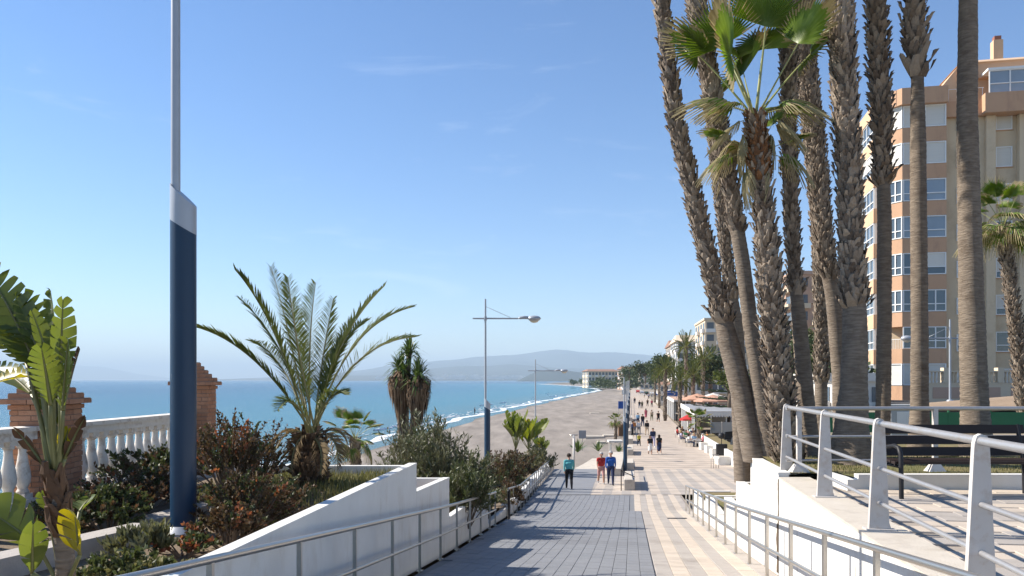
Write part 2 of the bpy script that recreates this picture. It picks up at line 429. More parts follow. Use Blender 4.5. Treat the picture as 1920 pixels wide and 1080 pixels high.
def make_stripe_mat(name, w, ca, cb, cross, joint):
    """paving laid in stripes along the lane coordinate, with joints"""
    m, n, l, bs = node_mat(name)
    bs.inputs['Roughness'].default_value = 0.8; bs.inputs['Specular IOR Level'].default_value = 0.25
    uvn = n.new('ShaderNodeUVMap'); uvn.uv_map = 'lane'
    sp = n.new('ShaderNodeSeparateXYZ'); l.new(uvn.outputs['UV'], sp.inputs[0])
    def mt(op, a, b=None):
        q = n.new('ShaderNodeMath'); q.operation = op
        for i, x in enumerate((a, b)):
            if x is None: continue
            if isinstance(x, (int, float)): q.inputs[i].default_value = x
            else: l.new(x, q.inputs[i])
        return q.outputs[0]
    fr = mt('FRACT', mt('DIVIDE', sp.outputs['X'], 2*w))
    st = mt('GREATER_THAN', fr, 0.5)
    mx = n.new('ShaderNodeMix'); mx.data_type = 'RGBA'; mx.inputs[6].default_value = (*ca, 1); mx.inputs[7].default_value = (*cb, 1)
    l.new(st, mx.inputs[0])
    jx = mt('LESS_THAN', mt('FRACT', mt('DIVIDE', sp.outputs['Y'], cross)), joint)
    mj = n.new('ShaderNodeMix'); mj.data_type = 'RGBA'; mj.inputs[7].default_value = (0.27, 0.235, 0.20, 1)
    l.new(jx, mj.inputs[0]); l.new(mx.outputs[2], mj.inputs[6])
    geo = n.new('ShaderNodeNewGeometry')
    nz = n.new('ShaderNodeTexNoise'); nz.inputs['Scale'].default_value = 0.8; nz.inputs['Detail'].default_value = 8
    l.new(geo.outputs['Position'], nz.inputs['Vector'])
    mr = n.new('ShaderNodeMapRange'); mr.inputs['From Min'].default_value = 0.3; mr.inputs['From Max'].default_value = 0.7
    mr.inputs['To Min'].default_value = 0.80; mr.inputs['To Max'].default_value = 1.06
    l.new(nz.outputs['Fac'], mr.inputs['Value'])
    mm = n.new('ShaderNodeMix'); mm.data_type = 'RGBA'; mm.blend_type = 'MULTIPLY'; mm.inputs[0].default_value = 1.0
    l.new(mj.outputs[2], mm.inputs[6]); l.new(mr.outputs['Result'], mm.inputs[7])
    l.new(mm.outputs[2], bs.inputs['Base Color'])
    return m
M['plaza'] = make_stripe_mat('striped_plaza_paving', 0.46, (0.49,0.42,0.35), (0.385,0.345,0.305), 5.0, 0.03)
M['prom'] = make_stripe_mat('promenade_paving', 3.0, (0.49,0.41,0.335), (0.47,0.395,0.325), 1.6, 0.16)
M['mortar_uv'] = M['mortar']

# ---- shoreline (y, x of the waterline)
SHORE = [(-300, -83), (-60, -48), (0, -38.5), (40, -32), (80, -26), (130, -20), (184, -13.5), (289, 3.5), (350, 14), (443, 30), (545, 49),
         (617, 63), (700, 77), (800, 86), (886, 90), (1010, 96), (1182, 97), (1340, 90), (1493, 80), (1640, 70), (1773, 59)]
def shore_x(Y): return interp(Y, SHORE) + 0.9*math.sin(Y*0.085) + 0.6*math.sin(Y*0.21 + 1)

# sea: a sheet with a 'shore' uv (metres offshore) reaching the horizon
def build_sea():
    mb = MB()
    ys = [-400, -200, -60] + [k*20 for k in range(-2, 40)] + [850, 950, 1050, 1200, 1400, 1600, 1800, 2300, 3200, 5000, 9000, 16000, 32000]
    offs = [-60, -6, 0, 6, 14, 30, 60, 110, 180, 300, 600, 1200, 2600, 6000, 14000, 30000]
    grid = []
    for Y in ys:
        row = []
        for o in offs:
            x = shore_x(Y) - o if Y < 1800 else lerp(59, 12000, (Y-1773)/30000.0) + 400*min(1, (Y-1773)/1500) - o
            row.append((x, Y, SEA))
        grid.append(row)
    mb.sheet(grid)
    o = mb.build('sea', M['sea'])
    uvl = o.data.uv_layers.new(name='shore'); nb = len(offs)
    co = []
    for lp in o.data.loops:
        q = offs[lp.vertex_index % nb]; Y = ys[lp.vertex_index // nb]
        co += [float(max(q, 0)) + (max(0, Y-1800)*0.3), float(Y)]
    uvl.data.foreach_set('uv', co)
    # make it face up
    o.data.flip_normals() if o.data.polygons[0].normal.z < 0 else None
    return tag(o, 'blue sea reaching to the horizon', kind='structure')
build_sea()

def inner_x(Y):          # where the sand ends and the promenade begins
    return lane(interp(Y, [(-60, -9.0), (30, -9.0), (58, -4.6), (64, -0.4), (400, 0.2), (900, -6), (1100, -30), (1300, -55), (1773, -150)]), Y)
def beach_z(t): return lerp(SEA - 0.35, -1.0, t**0.8)
def build_beach():
    mb = MB(); ys = [-300, -150, -60] + [k*4 for k in range(-14, 60)] + [k*15 for k in range(17, 80)] + [1230, 1300, 1400, 1500, 1640, 1773]
    ts = [-0.12, 0.0, 0.03, 0.08, 0.15, 0.25, 0.37, 0.5, 0.62, 0.74, 0.85, 0.93, 1.0]
    grid = []; uv = []
    for Y in ys:
        a = shore_x(Y); b = max(inner_x(Y), a + 6) + 1.5; row = []
        for t in ts:
            x = lerp(a, b, t)
            z = (SEA - 0.5) if t < 0 else beach_z(t) + 0.10*mnoise.noise((x*0.15, Y*0.08, 0))*min(1, t*8)
            if t > 0.99: z = -1.0
            row.append((x, Y, z)); uv.append((x - a, Y))
        grid.append(row)
    mb.sheet(grid)
    o = mb.build('beach', M['sand'], smooth=True)
    uvl = o.data.uv_layers.new(name='shore'); co = []
    for lp in o.data.loops: co += list(uv[lp.vertex_index])
    uvl.data.foreach_set('uv', co)
    if o.data.polygons[0].normal.z < 0: o.data.flip_normals()
    return tag(o, 'wide grey beige sand beach along the promenade', kind='structure')
build_beach()

# surf: broken white ribbons following the waterline
M['foam'] = mat('sea_foam', (0.80,0.82,0.82), (0.62,0.68,0.70), 0.6, 1.5, 0.4, 8, rw=0.3)
def build_surf():
    mb = MB()
    rows = [(0.4, 1.5, 0.06, 0.30), (3.8, 1.0, 0.16, 0.50), (8.0, 0.8, 0.24, 0.60), (14.0, 0.6, 0.28, 0.70), (22.0, 0.45, 0.28, 0.76)]
    for off, wid, hz, thr in rows:
        Y = -20.0
        run = []
        while Y < (1750 if off < 5 else 620):
            step = 0.7 if Y < 160 else (1.6 if Y < 320 else 6.0)
            nn = mnoise.noise((Y*0.035 + off*3.1, off, 1.3))*0.5 + 0.5
            n2 = mnoise.noise((Y*0.45, off*7.7, 4.2))
            w = 0.5*wid*(0.30 + 1.5*max(0, nn - thr + 0.25)) * (1 + 0.6*n2) + (0.0022*Y if off < 1 else 0)
            x = shore_x(Y) - off + 1.6*mnoise.noise((Y*0.07, off*2.0, 9.0)) + 0.35*n2
            if nn > thr - 0.12*(1 if off < 1 else 0) - (0.3 if off < 1 else 0):
                run.append(((x - w, Y, SEA + 0.02), (x - w*0.35, Y, SEA + hz + 0.04), (x + w*0.7, Y, SEA + 0.03)))
            else:
                if len(run) > 2: mb.sheet(run)
                run = []
            Y += step
        if len(run) > 2: mb.sheet(run)
    # scattered foam flecks in the breaking zone
    for i in range(380):
        Y = ru(30, 320)**1.0; off = ru(0, 1)**1.6*11
        x = shore_x(Y) - off; s = ru(0.08, 0.55)*(1 if Y < 150 else 1.7)
        mb.add([(x - s*0.5, Y - s*ru(0.8,2.5), SEA + 0.05), (x + s*0.5, Y - s*0.5, SEA + 0.05), (x + s*ru(0.1,0.5), Y + s*ru(1,3), SEA + 0.06), (x - s*0.4, Y + s*0.8, SEA + 0.05)], [(0,1,2,3)])
    o = mb.build('surf', M['foam'])
    return tag(o, 'white surf breaking along the waterline', kind='stuff')
build_surf()

# ---- inland ground
def bank_edge(Y): return interp(Y, [(0, 2.6), (26, 2.6), (45, 8.2), (70, 8.6), (95, 17), (3000, 17)])
def ground_z(a, Y):
    low = rampz(Y) - 0.25 if Y > 0 else rampz(0) - 0.25
    top = interp(Y, [(0, TZ - 0.10), (95, TZ - 0.10), (190, 0.4), (400, 0.3), (1200, 6), (4000, 20)])
    w = interp(Y, [(0, 0.4), (18, 0.4), (40, 4), (95, 14)])
    return lerp(low, top, sstep((a - bank_edge(Y))/w))
M['ground'] = mat('dusty_ground', (0.30,0.25,0.19), (0.22,0.185,0.14), 0.95, 0.6, 0.3, 8, dirt=(0.15,0.15,0.08), dscale=0.15)
def build_ground():
    mb = MB()
    ys = [-60, -20, -6] + [k*3 for k in range(-1, 42)] + [135, 150, 170, 200, 260, 340, 450, 600, 850, 1200, 1800, 2600, 4000, 7000]
    aa = [-1.0, 1.0, 2.2, 2.6, 2.9, 3.2, 4, 5, 6, 7, 8, 9, 10, 11, 12, 14, 16, 18, 20, 23, 27, 32, 40, 60, 90, 140, 300, 700, 2000, 5000]
    mb.sheet([[(lane(a, Y), Y, ground_z(a, Y)) for a in aa] for Y in ys])
    o = mb.build('ground', M['ground'], smooth=True)
    if o.data.polygons[0].normal.z < 0: o.data.flip_normals()
    return tag(o, 'dusty inland ground behind the promenade', kind='structure')
build_ground()

# ---- planted bank left of the ramp
def Lx(Y): return -2.7 + 0.1*Y           # left edge of the ramp
def bank_z(x, Y):
    """height of the planted bank left of the white wall"""
    e = Lx(Y) - 0.4 - x                  # metres behind the wall
    top = interp(Y, [(0, CZ-1.86), (10.2, CZ-1.84), (11.4, CZ-1.60), (13.3, CZ-1.60), (13.5, CZ-2.1), (16.4, CZ-2.3), (16.6, CZ-3.0), (18.6, CZ-3.2), (23, CZ-3.75), (30, CZ-4.75), (58, CZ-6.35)])
    flat = interp(Y, [(0, 5.5), (14, 5.0), (20, 2.0), (30, 2.0), (58, 1.0)])
    fall = interp(Y, [(0, 7.0), (20, 9.0), (58, 4.0)])
    return lerp(top, -1.15, sstep((e - flat)/fall))
def build_bank():
    mb = MB()
    es = [-0.05, 0.2, 0.6, 1.2, 2, 2.8, 3.6, 4.4, 5.2, 6, 7, 8, 9.5, 11, 13, 15]
    ys = [-4 + k*1.0 for k in range(0, 64)]
    g = []
    for Y in ys:
        row = []
        for e in es:
            x = Lx(Y) - 0.4 - e
            row.append((x, Y, bank_z(x, Y) + 0.06*mnoise.noise((x*1.3, Y*1.3, 0))))
        g.append(row)
    mb.sheet(g)
    o = mb.build('planted_bank', M['soil'], smooth=True)
    if o.data.polygons[0].normal.z < 0: o.data.flip_normals()
    tag(o, 'brown soil bank planted with shrubs beside the ramp', kind='structure')
build_bank()

# ---- ramp, plaza, promenade sheets
def strip(name, m, ys, xl, xr, dz=0.0, nx=6, label=None):
    mb = MB(); mb.uv = lane_uv
    mb.sheet([[(lerp(xl(Y), xr(Y), i/(nx-1)), Y, rampz(Y) + dz) for i in range(nx)] for Y in ys])
    o = mb.build(name, m)
    if o.data.polygons[0].normal.z < 0: o.data.flip_normals()
    return tag(o, label, kind='structure')
def border_a(Y): return interp(Y, [(-10, 0.45), (29.19, 0.36), (29.2, -0.05), (36.69, -0.05), (36.7, -1.9), (58, -2.3)])
PV_END = 36.6
ramp = strip('ramp', M['mortar'], [-3 + k*1.0 for k in range(0, 40)] + [PV_END], Lx, lambda Y: lane(border_a(min(Y, 29.1)), Y), -0.022, label='grey paved ramp sloping down to the promenade')
walk = strip('walkway', M['mortar_sand'], [-3 + k*1.0 for k in range(0, 40)] + [PV_END], lambda Y: lane(border_a(max(Y, 29.5)) - 0.45*(Y < 29), Y) - 0.1, lambda Y: lane(2.3, Y), -0.026, label='beige and grey striped walkway beside the ramp')
strip('ramp_foot', M['grey_paver'], [PV_END] + [37 + k for k in range(0, 21)] + [58], Lx, lambda Y: lane(border_a(max(Y, 36.8)), Y), 0.0, label='foot of the grey ramp towards the beach')
plaza = strip('plaza', M['plaza'], [PV_END] + [37 + k for k in range(0, 21)] + [58], lambda Y: lane(border_a(max(Y, 36.8)), Y), lambda Y: lane(interp(Y, [(36, 6.5), (46, 8.6), (58, 8.6)]), Y), -0.004, label='striped plaza where the ramp meets the promenade')
strip('promenade', M['prom'], [58, 60, 64] + [70 + 10*k for k in range(0, 34)] + [450, 600, 800], lambda Y: lane(-0.5, Y), lambda Y: lane(interp(Y, [(58, 8.6), (80, 6.6), (800, 6.6)]), Y), 0.0, label='long beige seafront promenade')
strip('beach_path', M['coping'], [58, 60, 62, 64, 67], lambda Y: lane(-4.2 + (Y-58)*0.10, Y), lambda Y: lane(-0.6, Y), -0.012, label='pale concrete path from the ramp foot to the sand')
def terrace_floor():
    mb = MB(); mb.box(0, 0.001, 0, 0.001, 0, 0.001) if False else None
    ys = [-3 + k for k in range(0, 15)] + [12.15]
    mb.sheet([[(lane(2.7, Y) + t*30, Y, TZ - 0.022) for t in (0, 0.1, 0.3, 1)] for Y in ys])
    o = mb.build('terrace', M['mortar_sand'])
    if o.data.polygons[0].normal.z < 0: o.data.flip_normals()
    return tag(o, 'upper terrace paved in beige and grey bands', kind='structure')
terrace = terrace_floor()
def street():
    mb = MB()
    ys = [18, 22, 28, 36, 44, 52, 60, 75, 90]
    mb.sheet([[(lane(a, Y), Y, max(ground_z(a, Y), TZ-0.1) + 0.012) for a in (max(12, bank_edge(Y)+5), 18, 26, 40)] for Y in ys])
    o = mb.build('street', M['asphalt'])
    if o.data.polygons[0].normal.z < 0: o.data.flip_normals()
    tag(o, 'asphalt street below the apartment block', kind='structure')
street()

# ---- pavers: the largest in view one by one, the rest joined
def paver_mesh(w, l, h, m):
    mb = MB(); c = 0.006
    b = [(-w/2,-l/2,-h),(w/2,-l/2,-h),(w/2,l/2,-h),(-w/2,l/2,-h)]
    k = [(-w/2,-l/2,-c),(w/2,-l/2,-c),(w/2,l/2,-c),(-w/2,l/2,-c)]
    t = [(-w/2+c,-l/2+c,0),(w/2-c,-l/2+c,0),(w/2-c,l/2-c,0),(-w/2+c,l/2-c,0)]
    mb.add(b + k + t, [(8,9,10,11)] + [(i, (i+1) % 4, 4+(i+1) % 4, 4+i) for i in range(4)] + [(4+i, 4+(i+1) % 4, 8+(i+1) % 4, 8+i) for i in range(4)])
    return mb
def lay(parent, cells, w, l, h, mats, slope, limit=300):
    """cells: (x, y, z, mat index); nearest to the camera become single pavers"""
    def area(c): return math.hypot(c[0], c[1])
    cells.sort(key=area)
    meshes = {}
    rest = MB()
    proto = paver_mesh(w, l, h, 0)
    skew = math.atan(-0.15)
    rotm = Matrix.Rotation(skew, 3, 'Z')
    k = 0
    for (x, y, z, mi, vis) in cells:
        s = slope(y)
        tilt = Euler((math.atan(s), 0, skew))
        dz = ru(-0.0025, 0.0025)
        if vis and k < limit:
            var = random.randrange(4)
            if (mi, var) not in meshes:
                q = paver_mesh(w, l, h, 0); q.r = [rnd()]*len(q.f)
                meshes[(mi, var)] = steal(q.build('paver', mats[mi]))
            meshobj('paver', meshes[(mi, var)], parent, (x, y, z + dz), tilt)
            k += 1
        else:
            mm = Matrix.LocRotScale(Vector((x, y, z + dz)), tilt, None)
            rest.add([mm @ Vector(v) for v in proto.v], proto.f, mi)
    if rest.v:
        o = rest.build('pavers', list(mats), parent)
        o['kind'] = 'stuff'
def slope_at(Y): return (rampz(Y + 0.1) - rampz(Y - 0.1))/0.2
def inview(x, y, z):
    if y < 0.5: return False
    px = 960 + x/y*FP; py = HZ - (z - CZ)/y*FP
    return -20 < px < 1940 and -20 < py < 1100
w, l = 0.22, 0.44
cells = []
row = 0; Y = 10.0
while Y < PV_END - 0.1:
    k = 0
    while True:
        yy = Y + (l*0.5 if k % 2 else 0)
        a = (0.36 if yy < 29.2 else -0.08) - w*(k + 0.5); k += 1
        x = lane(a, yy)
        if x - w*0.5 < Lx(yy) + 0.02: break
        if yy > PV_END - 0.2: continue
        cells.append((x, yy, rampz(yy), 0, inview(x, yy, rampz(yy))))
    row += 1; Y += l
lay(ramp, cells, w - 0.007, l - 0.007, 0.025, [M['grey_paver']], slope_at)
w, l = 0.26, 0.52
cells = []
row = 0; Y = 10.0
while Y < PV_END - 0.2:
    k = 0
    while True:
        a = 2.2 - w*(k + 0.5)
        if a - w*0.5 < border_a(Y) - 0.02: break
        x = lane(a, Y)
        yy = Y + (l*0.5 if k % 2 else 0)
        if yy < PV_END - 0.2:
            cells.append((lane(a, yy), yy, rampz(yy), 0 if k % 2 else 1, inview(x, yy, rampz(yy))))
        k += 1
    row += 1; Y += l
lay(walk, cells, w - 0.007, l - 0.007, 0.025, [M['beige_paver'], M['stone_paver']], slope_at)
w, l = 0.60, 0.30
cells = []
Y = 3.2; row = 0
while Y < 12.0:
    x = lane(2.75, Y) + w*0.5 + (w*0.5 if row % 2 else 0)
    while x < (12 if Y < 10.75 else 4.5):
        cells.append((x, Y, TZ, 1 if (row // 2) % 2 else 0, inview(x, Y, TZ)))
        x += w
    row += 1; Y += l
lay(terrace, cells, w - 0.008, l - 0.008, 0.025, [M['beige_paver'], M['stone_paver']], lambda y: 0.0)

# ---- far mountains
M['mount'] = mat('far_mountain', (0.034,0.050,0.048), (0.062,0.070,0.060), 0.95, 0.0011, 0.0, rw=0.1, detail=9)
def ridge(name, label, prof, Y0, depth, m, zb=SEA - 0.6):
    """a range whose crest follows real heights; slopes fall to both sides with spurs"""
    mb = MB(); g = []
    xs = []
    x = prof[0][0]
    while x <= prof[-1][0]:
        xs.append(x); x += 6
    ts = [-1, -0.85, -0.7, -0.55, -0.4, -0.28, -0.16, -0.07, 0, 0.15, 0.4, 0.7, 1.0]
    for t in ts:
        row = []
        for px in xs:
            H = max(0.0, (HZ - interp(px, prof))/FP*Y0)
            X = (px - 960)/FP*Y0 + t*depth*0.0
            Y = Y0 + t*depth
            n1 = mnoise.fractal((X/900.0, Y/900.0, 3.1), 0.8, 2.1, 6)
            f = (1 - abs(t))**1.15
            z = H*f*(1 + 0.40*n1*(1 - f)) + H*0.07*n1*(0 if abs(t) > 0.99 else 1)*(1 if f < 1 else 0.8)
            row.append((X, Y, zb + max(0, z)))
        g.append(row)
    mb.sheet(g)
    o = mb.build(name, m, smooth=True)
    if o.data.polygons[0].normal.z < 0: o.data.flip_normals()
    return tag(o, label, kind='structure')
ridge('mountain_range', 'high hazy blue mountain range beyond the bay', [(420,714),(520,706),(620,700),(700,690),(760,680),(820,675),(880,670),(930,667),(970,664),(1005,659),(1030,654),(1045,652.5),(1065,655),(1100,659),(1150,660),(1190,662),(1230,666),(1300,672),(1400,680),(1560,700)], 15000, 4200, M['mount'])
ridge('foothills', 'lower foothills in front of the mountain range', [(560,713),(640,706),(720,700),(800,691),(860,686),(920,684),(960,681),(1000,685),(1060,690),(1130,688),(1200,690),(1300,694),(1420,704),(1500,712)], 10500, 2200, M['mount'])
ridge('headland', 'low dark headland behind the spit', [(968,712),(990,701),(1005,694),(1030,690),(1060,691),(1085,695),(1130,700),(1200,703),(1300,709)], 5200, 700, M['mount'])
ridge('distant_mountain', 'faint mountain on the far left horizon', [(40,713),(80,696),(110,688),(150,684),(190,687),(230,695),(280,704),(330,711),(352,713)], 26000, 3000, M['mount'])
# ------------------------------------------------------------------ walls beside the ramp
def wall_run(name, label, cat, edge, side, steps, thick, cap, y_bottom, capm='coping'):
    """stepped white wall: steps = (y0, y1, top z at y0, top z at y1); side -1 grows to the left, +1 to the right"""
    t = thing(name, label, cat, (edge(steps[0][0]), steps[0][0], y_bottom(steps[0][0])))
    for (y0, y1, za, zb) in steps:
        w = MB(); c = MB()
        n = max(2, int((y1-y0)/1.2)+1)
        for i in range(n):
            ya = lerp(y0, y1, i/n); yb = lerp(y0, y1, (i+1)/n)
            xa, xb = edge(ya), edge(yb); ta = lerp(za, zb, i/n); tb = lerp(za, zb, (i+1)/n)
            ba, bb = y_bottom(ya)-0.1, y_bottom(yb)-0.1
            s = side*thick
            if i == 0 or i == n-1 or True:
                vs = [(xa,ya,ba),(xb,yb,bb),(xb+s,yb,bb),(xa+s,ya,ba),(xa,ya,ta-0.03),(xb,yb,tb-0.03),(xb+s,yb,tb-0.03),(xa+s,ya,ta-0.03)]
                fs = [(0,1,5,4),(2,3,7,6),(4,5,6,7)]
                if i == 0: fs.append((0,4,7,3))
                if i == n-1: fs.append((1,2,6,5))
                w.add(vs, fs, 0, 0.4)
            q = side*0.006; sc = side*(cap)
            vs = [(xa-q,ya,ta-0.03),(xb-q,yb,tb-0.03),(xb+sc,yb,tb-0.03),(xa+sc,ya,ta-0.03),(xa-q,ya,ta),(xb-q,yb,tb),(xb+sc,yb,tb),(xa+sc,ya,ta)]
            fs = [(0,1,5,4),(2,3,7,6),(4,5,6,7),(0,3,2,1)]
            if i == 0: fs.append((0,4,7,3))
            if i == n-1: fs.append((1,2,6,5))
            c.add(vs, fs, 0, 0.4)
        o = w.build('wall', M['white'], t)
        c.build('coping', M[capm], t)
        bmesh_fix(o)
    return t
def bmesh_fix(o):
    bm = bmesh.new(); bm.from_mesh(o.data); bmesh.ops.remove_doubles(bm, verts=bm.verts, dist=0.0005)
    bmesh.ops.recalc_face_normals(bm, faces=bm.faces); bm.to_mesh(o.data); bm.free()
LW = lambda Y: Lx(Y) - 0.25
near_planter = wall_run('planter_wall', 'tall white stepped planter wall below the date palm', 'wall', LW, -1,
         [(1.0, 13.42, CZ-1.39, CZ-1.40), (13.425, 16.5, CZ-1.88, CZ-2.02), (16.505, 18.6, CZ-2.85, CZ-2.95)], 0.12, 0.13, rampz, 'white')
wall_run('planter_wall', 'low white stepped planter wall halfway down the ramp', 'wall', LW, -1,
         [(18.6, 22.7, CZ-3.10, CZ-3.50), (22.705, 27.5, CZ-4.10, CZ-4.42)], 0.14, 0.15, rampz, 'white')
wall_run('kerb_wall', 'low white kerb wall under the far end of the left railing', 'wall', LW, -1,
         [(y, y+4.98, rampz(y+2.5)+0.42, rampz(y+2.5)+0.36) for y in (28, 33, 38, 43, 48, 53)], 0.3, 0.32, rampz, 'white')
# the near planter is closed at its far end
for (yy, x0, x1, zz) in ((16.38, -3.3, -1.4, CZ-2.03), (13.30, -5.6, -1.8, CZ-1.44)):
    mb = MB(); mb.box(x0, x1, yy, yy+0.14, zz-1.2, zz); mb.build('cross_wall', M['white'], near_planter)
RW = lambda Y: lane(2.25, Y)
wall_run('terrace_wall', 'tall bright white retaining wall of the upper terrace', 'wall', RW, 1,
         [(-2.0, 12.15, TZ+0.015, TZ+0.015)], 0.5, 0.47, rampz)
step_planter = wall_run('planter_wall', 'bright white stepped planter walls beyond the crack', 'wall', RW, 1,
         [(12.19, 15.05, CZ-1.42, CZ-1.46), (15.055, 17.1, CZ-2.12, CZ-2.18), (17.105, 19.3, CZ-2.78, CZ-2.84), (19.305, 24.2, CZ-3.45, CZ-3.5), (24.205, 29.0, CZ-3.98, CZ-4.03)], 0.16, 0.18, rampz, 'white')
for yy, x1, zt in ((15.0, 11, CZ-1.46), (17.05, 8.2, CZ-2.18), (19.25, 8.0, CZ-2.84), (24.15, 8.2, CZ-3.5), (28.95, 7.9, CZ-4.03)):
    mb = MB(); mb.box(lane(2.41, yy), x1, yy-0.18, yy-0.012, rampz(yy)-0.2, zt-0.004); mb.build('cross_wall', M['white'], step_planter)
# dark crack running down the white terrace wall
mb = MB(); pz = TZ + 0.0; prev = None
pts = []
z = TZ - 0.02; y = 12.17
while z > rampz(12.2):
    pts.append((RW(12.17) - 0.004, 12.17 + 0.035*mnoise.noise((z*4, 0, 0)) + (0.05 if z < TZ-0.7 else 0), z)); z -= 0.06
for i in range(len(pts)-1):
    w1 = 0.034 + 0.03*abs(mnoise.noise((i*0.3, 5, 0)))
    a, b = pts[i], pts[i+1]
    mb.add([(a[0], a[1]-w1, a[2]), (a[0]+0.02*0, a[1]+w1, a[2]), (b[0], b[1]+w1, b[2]), (b[0], b[1]-w1, b[2])], [(0,1,2,3)])
tw = [o for o in COL.objects if o.get('label') == 'tall bright white retaining wall of the upper terrace'][0]
mb.build('crack', M['boot_core'], tw)
for yj in (5.2, 6.6, 8.0, 9.4, 10.8):
    mb = MB(); zt = rampz(yj)
    mb.add([(RW(yj)-0.003, yj-0.006, zt), (RW(yj)-0.003, yj+0.006, zt), (RW(yj)-0.003, yj+0.006, lerp(zt, TZ, 0.62)), (RW(yj)-0.003, yj-0.006, lerp(zt, TZ, 0.62))], [(0,1,2,3)])
    mb.build('wall_joint', M['stone'], tw)
mb = MB(); mb.box(lane(1.15, 25), lane(1.75, 25), 25.0, 25.14, rampz(25.07)-0.01, rampz(25.0)+0.012)
tag(mb.build('drain_grate', M['black']), 'narrow dark drain slot in the striped walkway', 'drain')

# ------------------------------------------------------------------ railings
def ramp_railing(label, edge, ys, ht=0.92, first=True):
    t = thing('handrail', label, 'railing', (edge(ys[0]), ys[0], rampz(ys[0])))
    for y in ys:
        p = MB(); x = edge(y); z = rampz(y)
        p.box(x-0.020, x+0.020, y-0.026, y+0.026, z-0.03, z+ht, 0)
        p.box(x-0.05, x+0.05, y-0.05, y+0.05, z, z+0.010, 0)
        p.build('post', M['steel'], t)
    for nm, h, r in (('top_rail', ht, 0.030), ('middle_rail', ht*0.47, 0.024)):
        q = MB(); q.tube([(edge(y), y, rampz(y)+h) for y in ([ys[0]-0.25] + ys + [ys[-1]+0.12])], r, 10)
        q.build(nm, M['steel'], t, smooth=True, angle=50)
    return t
ramp_railing('steel handrail along the tall white planter wall on the left', Lx, [2.2 + 1.72*k for k in range(0, 12)] + [22.3])
ramp_railing('steel handrail down the far left side of the ramp', Lx, [26.0 + 1.45*k for k in range(0, 22)])
ramp_railing('steel handrail in front of the bright white terrace wall', lambda Y: lane(2.0, Y), [3.0 + 1.75*k for k in range(0, 15)] + [29.2])
# black bollard where the two left handrails meet
mb = MB(); bx, by = Lx(25.0)+0.1, 25.0; bz = rampz(by)
mb.lathe([(0.06,-0.03),(0.06,0.0),(0.045,0.02),(0.045,0.78),(0.055,0.80),(0.055,0.88),(0.02,0.92)], (bx,by,bz), 12)
tag(mb.build('bollard', M['black'], smooth=True, angle=40), 'slim black bollard between the two left handrails', 'bollard')

def terrace_railing(label, ys):
    t = thing('terrace_railing', label, 'railing', (lane(2.45, ys[0]), ys[0], TZ))
    H = 1.05
    top = []
    for y in ys:
        x = lane(2.46, y); p = MB()
        tk = 0.028
        d = Vector((0.15, 1, 0)).normalized(); nn = Vector((1, -0.15, 0)).normalized()
        prof = [(-0.105, 0), (0.105, 0), (0.085, 0.06), (0.045, H-0.06), (0.045, H-0.01), (0.028, H+0.03), (-0.012, H+0.045), (-0.04, H+0.03), (-0.055, H-0.02), (-0.06, H-0.10)]
        base = [Vector((x, y, TZ+0.025)) + nn*(a+0.0) - d*tk + Vector((0,0,h)) for a, h in prof]
        topp = [q + d*2*tk for q in base]
        p.prism(base, topp)
        p.obox((x, y, TZ+0.02), nn, d, 0.28, 0.16, 0.014)
        p.build('post', M['post_white'], t)
    for nm, h, r in (('top_rail', H-0.005, 0.031), ('middle_rail', 0.60, 0.021), ('bottom_rail', 0.26, 0.021)):
        q = MB(); q.tube([(lane(2.45, y), y, TZ+0.025+h) for y in (ys[0]-1.5, ys[-1]+0.03)], r, 14)
        q.build(nm, M['galv'], t, smooth=True, angle=50)
terrace_railing('near railing of white tapered posts and grey tubes on the terrace edge', [3.4, 5.6, 7.9, 10.1, 12.6])
# far railing standing in the turf
def turf_railing():
    y = 12.35; z = CZ - 1.43
    t = thing('turf_railing', 'level railing of white posts standing in the turf behind the bench', 'railing', (4.45, y, z))
    xs = [4.45, 6.56, 8.67, 10.78]
    for x in xs:
        p = MB(); p.box(x-0.035, x+0.035, y-0.03, y+0.03, z-0.02, z+1.0)
        p.prism([(x-0.14,y-0.1,z),(x+0.14,y-0.1,z),(x+0.14,y+0.1,z),(x-0.14,y+0.1,z)], [(x-0.06,y-0.05,z+0.13),(x+0.06,y-0.05,z+0.13),(x+0.06,y+0.05,z+0.13),(x-0.06,y+0.05,z+0.13)])
        p.build('post', M['post_white'], t)
    for nm, h, r in (('top_rail', 0.985, 0.032), ('middle_rail', 0.55, 0.022), ('bottom_rail', 0.18, 0.02)):
        q = MB(); q.tube([(4.25, y+0.0, z+h), (13, y+0.0, z+h)], r, 12)
        q.build(nm, M['galv'], t, smooth=True, angle=50)
turf_railing()
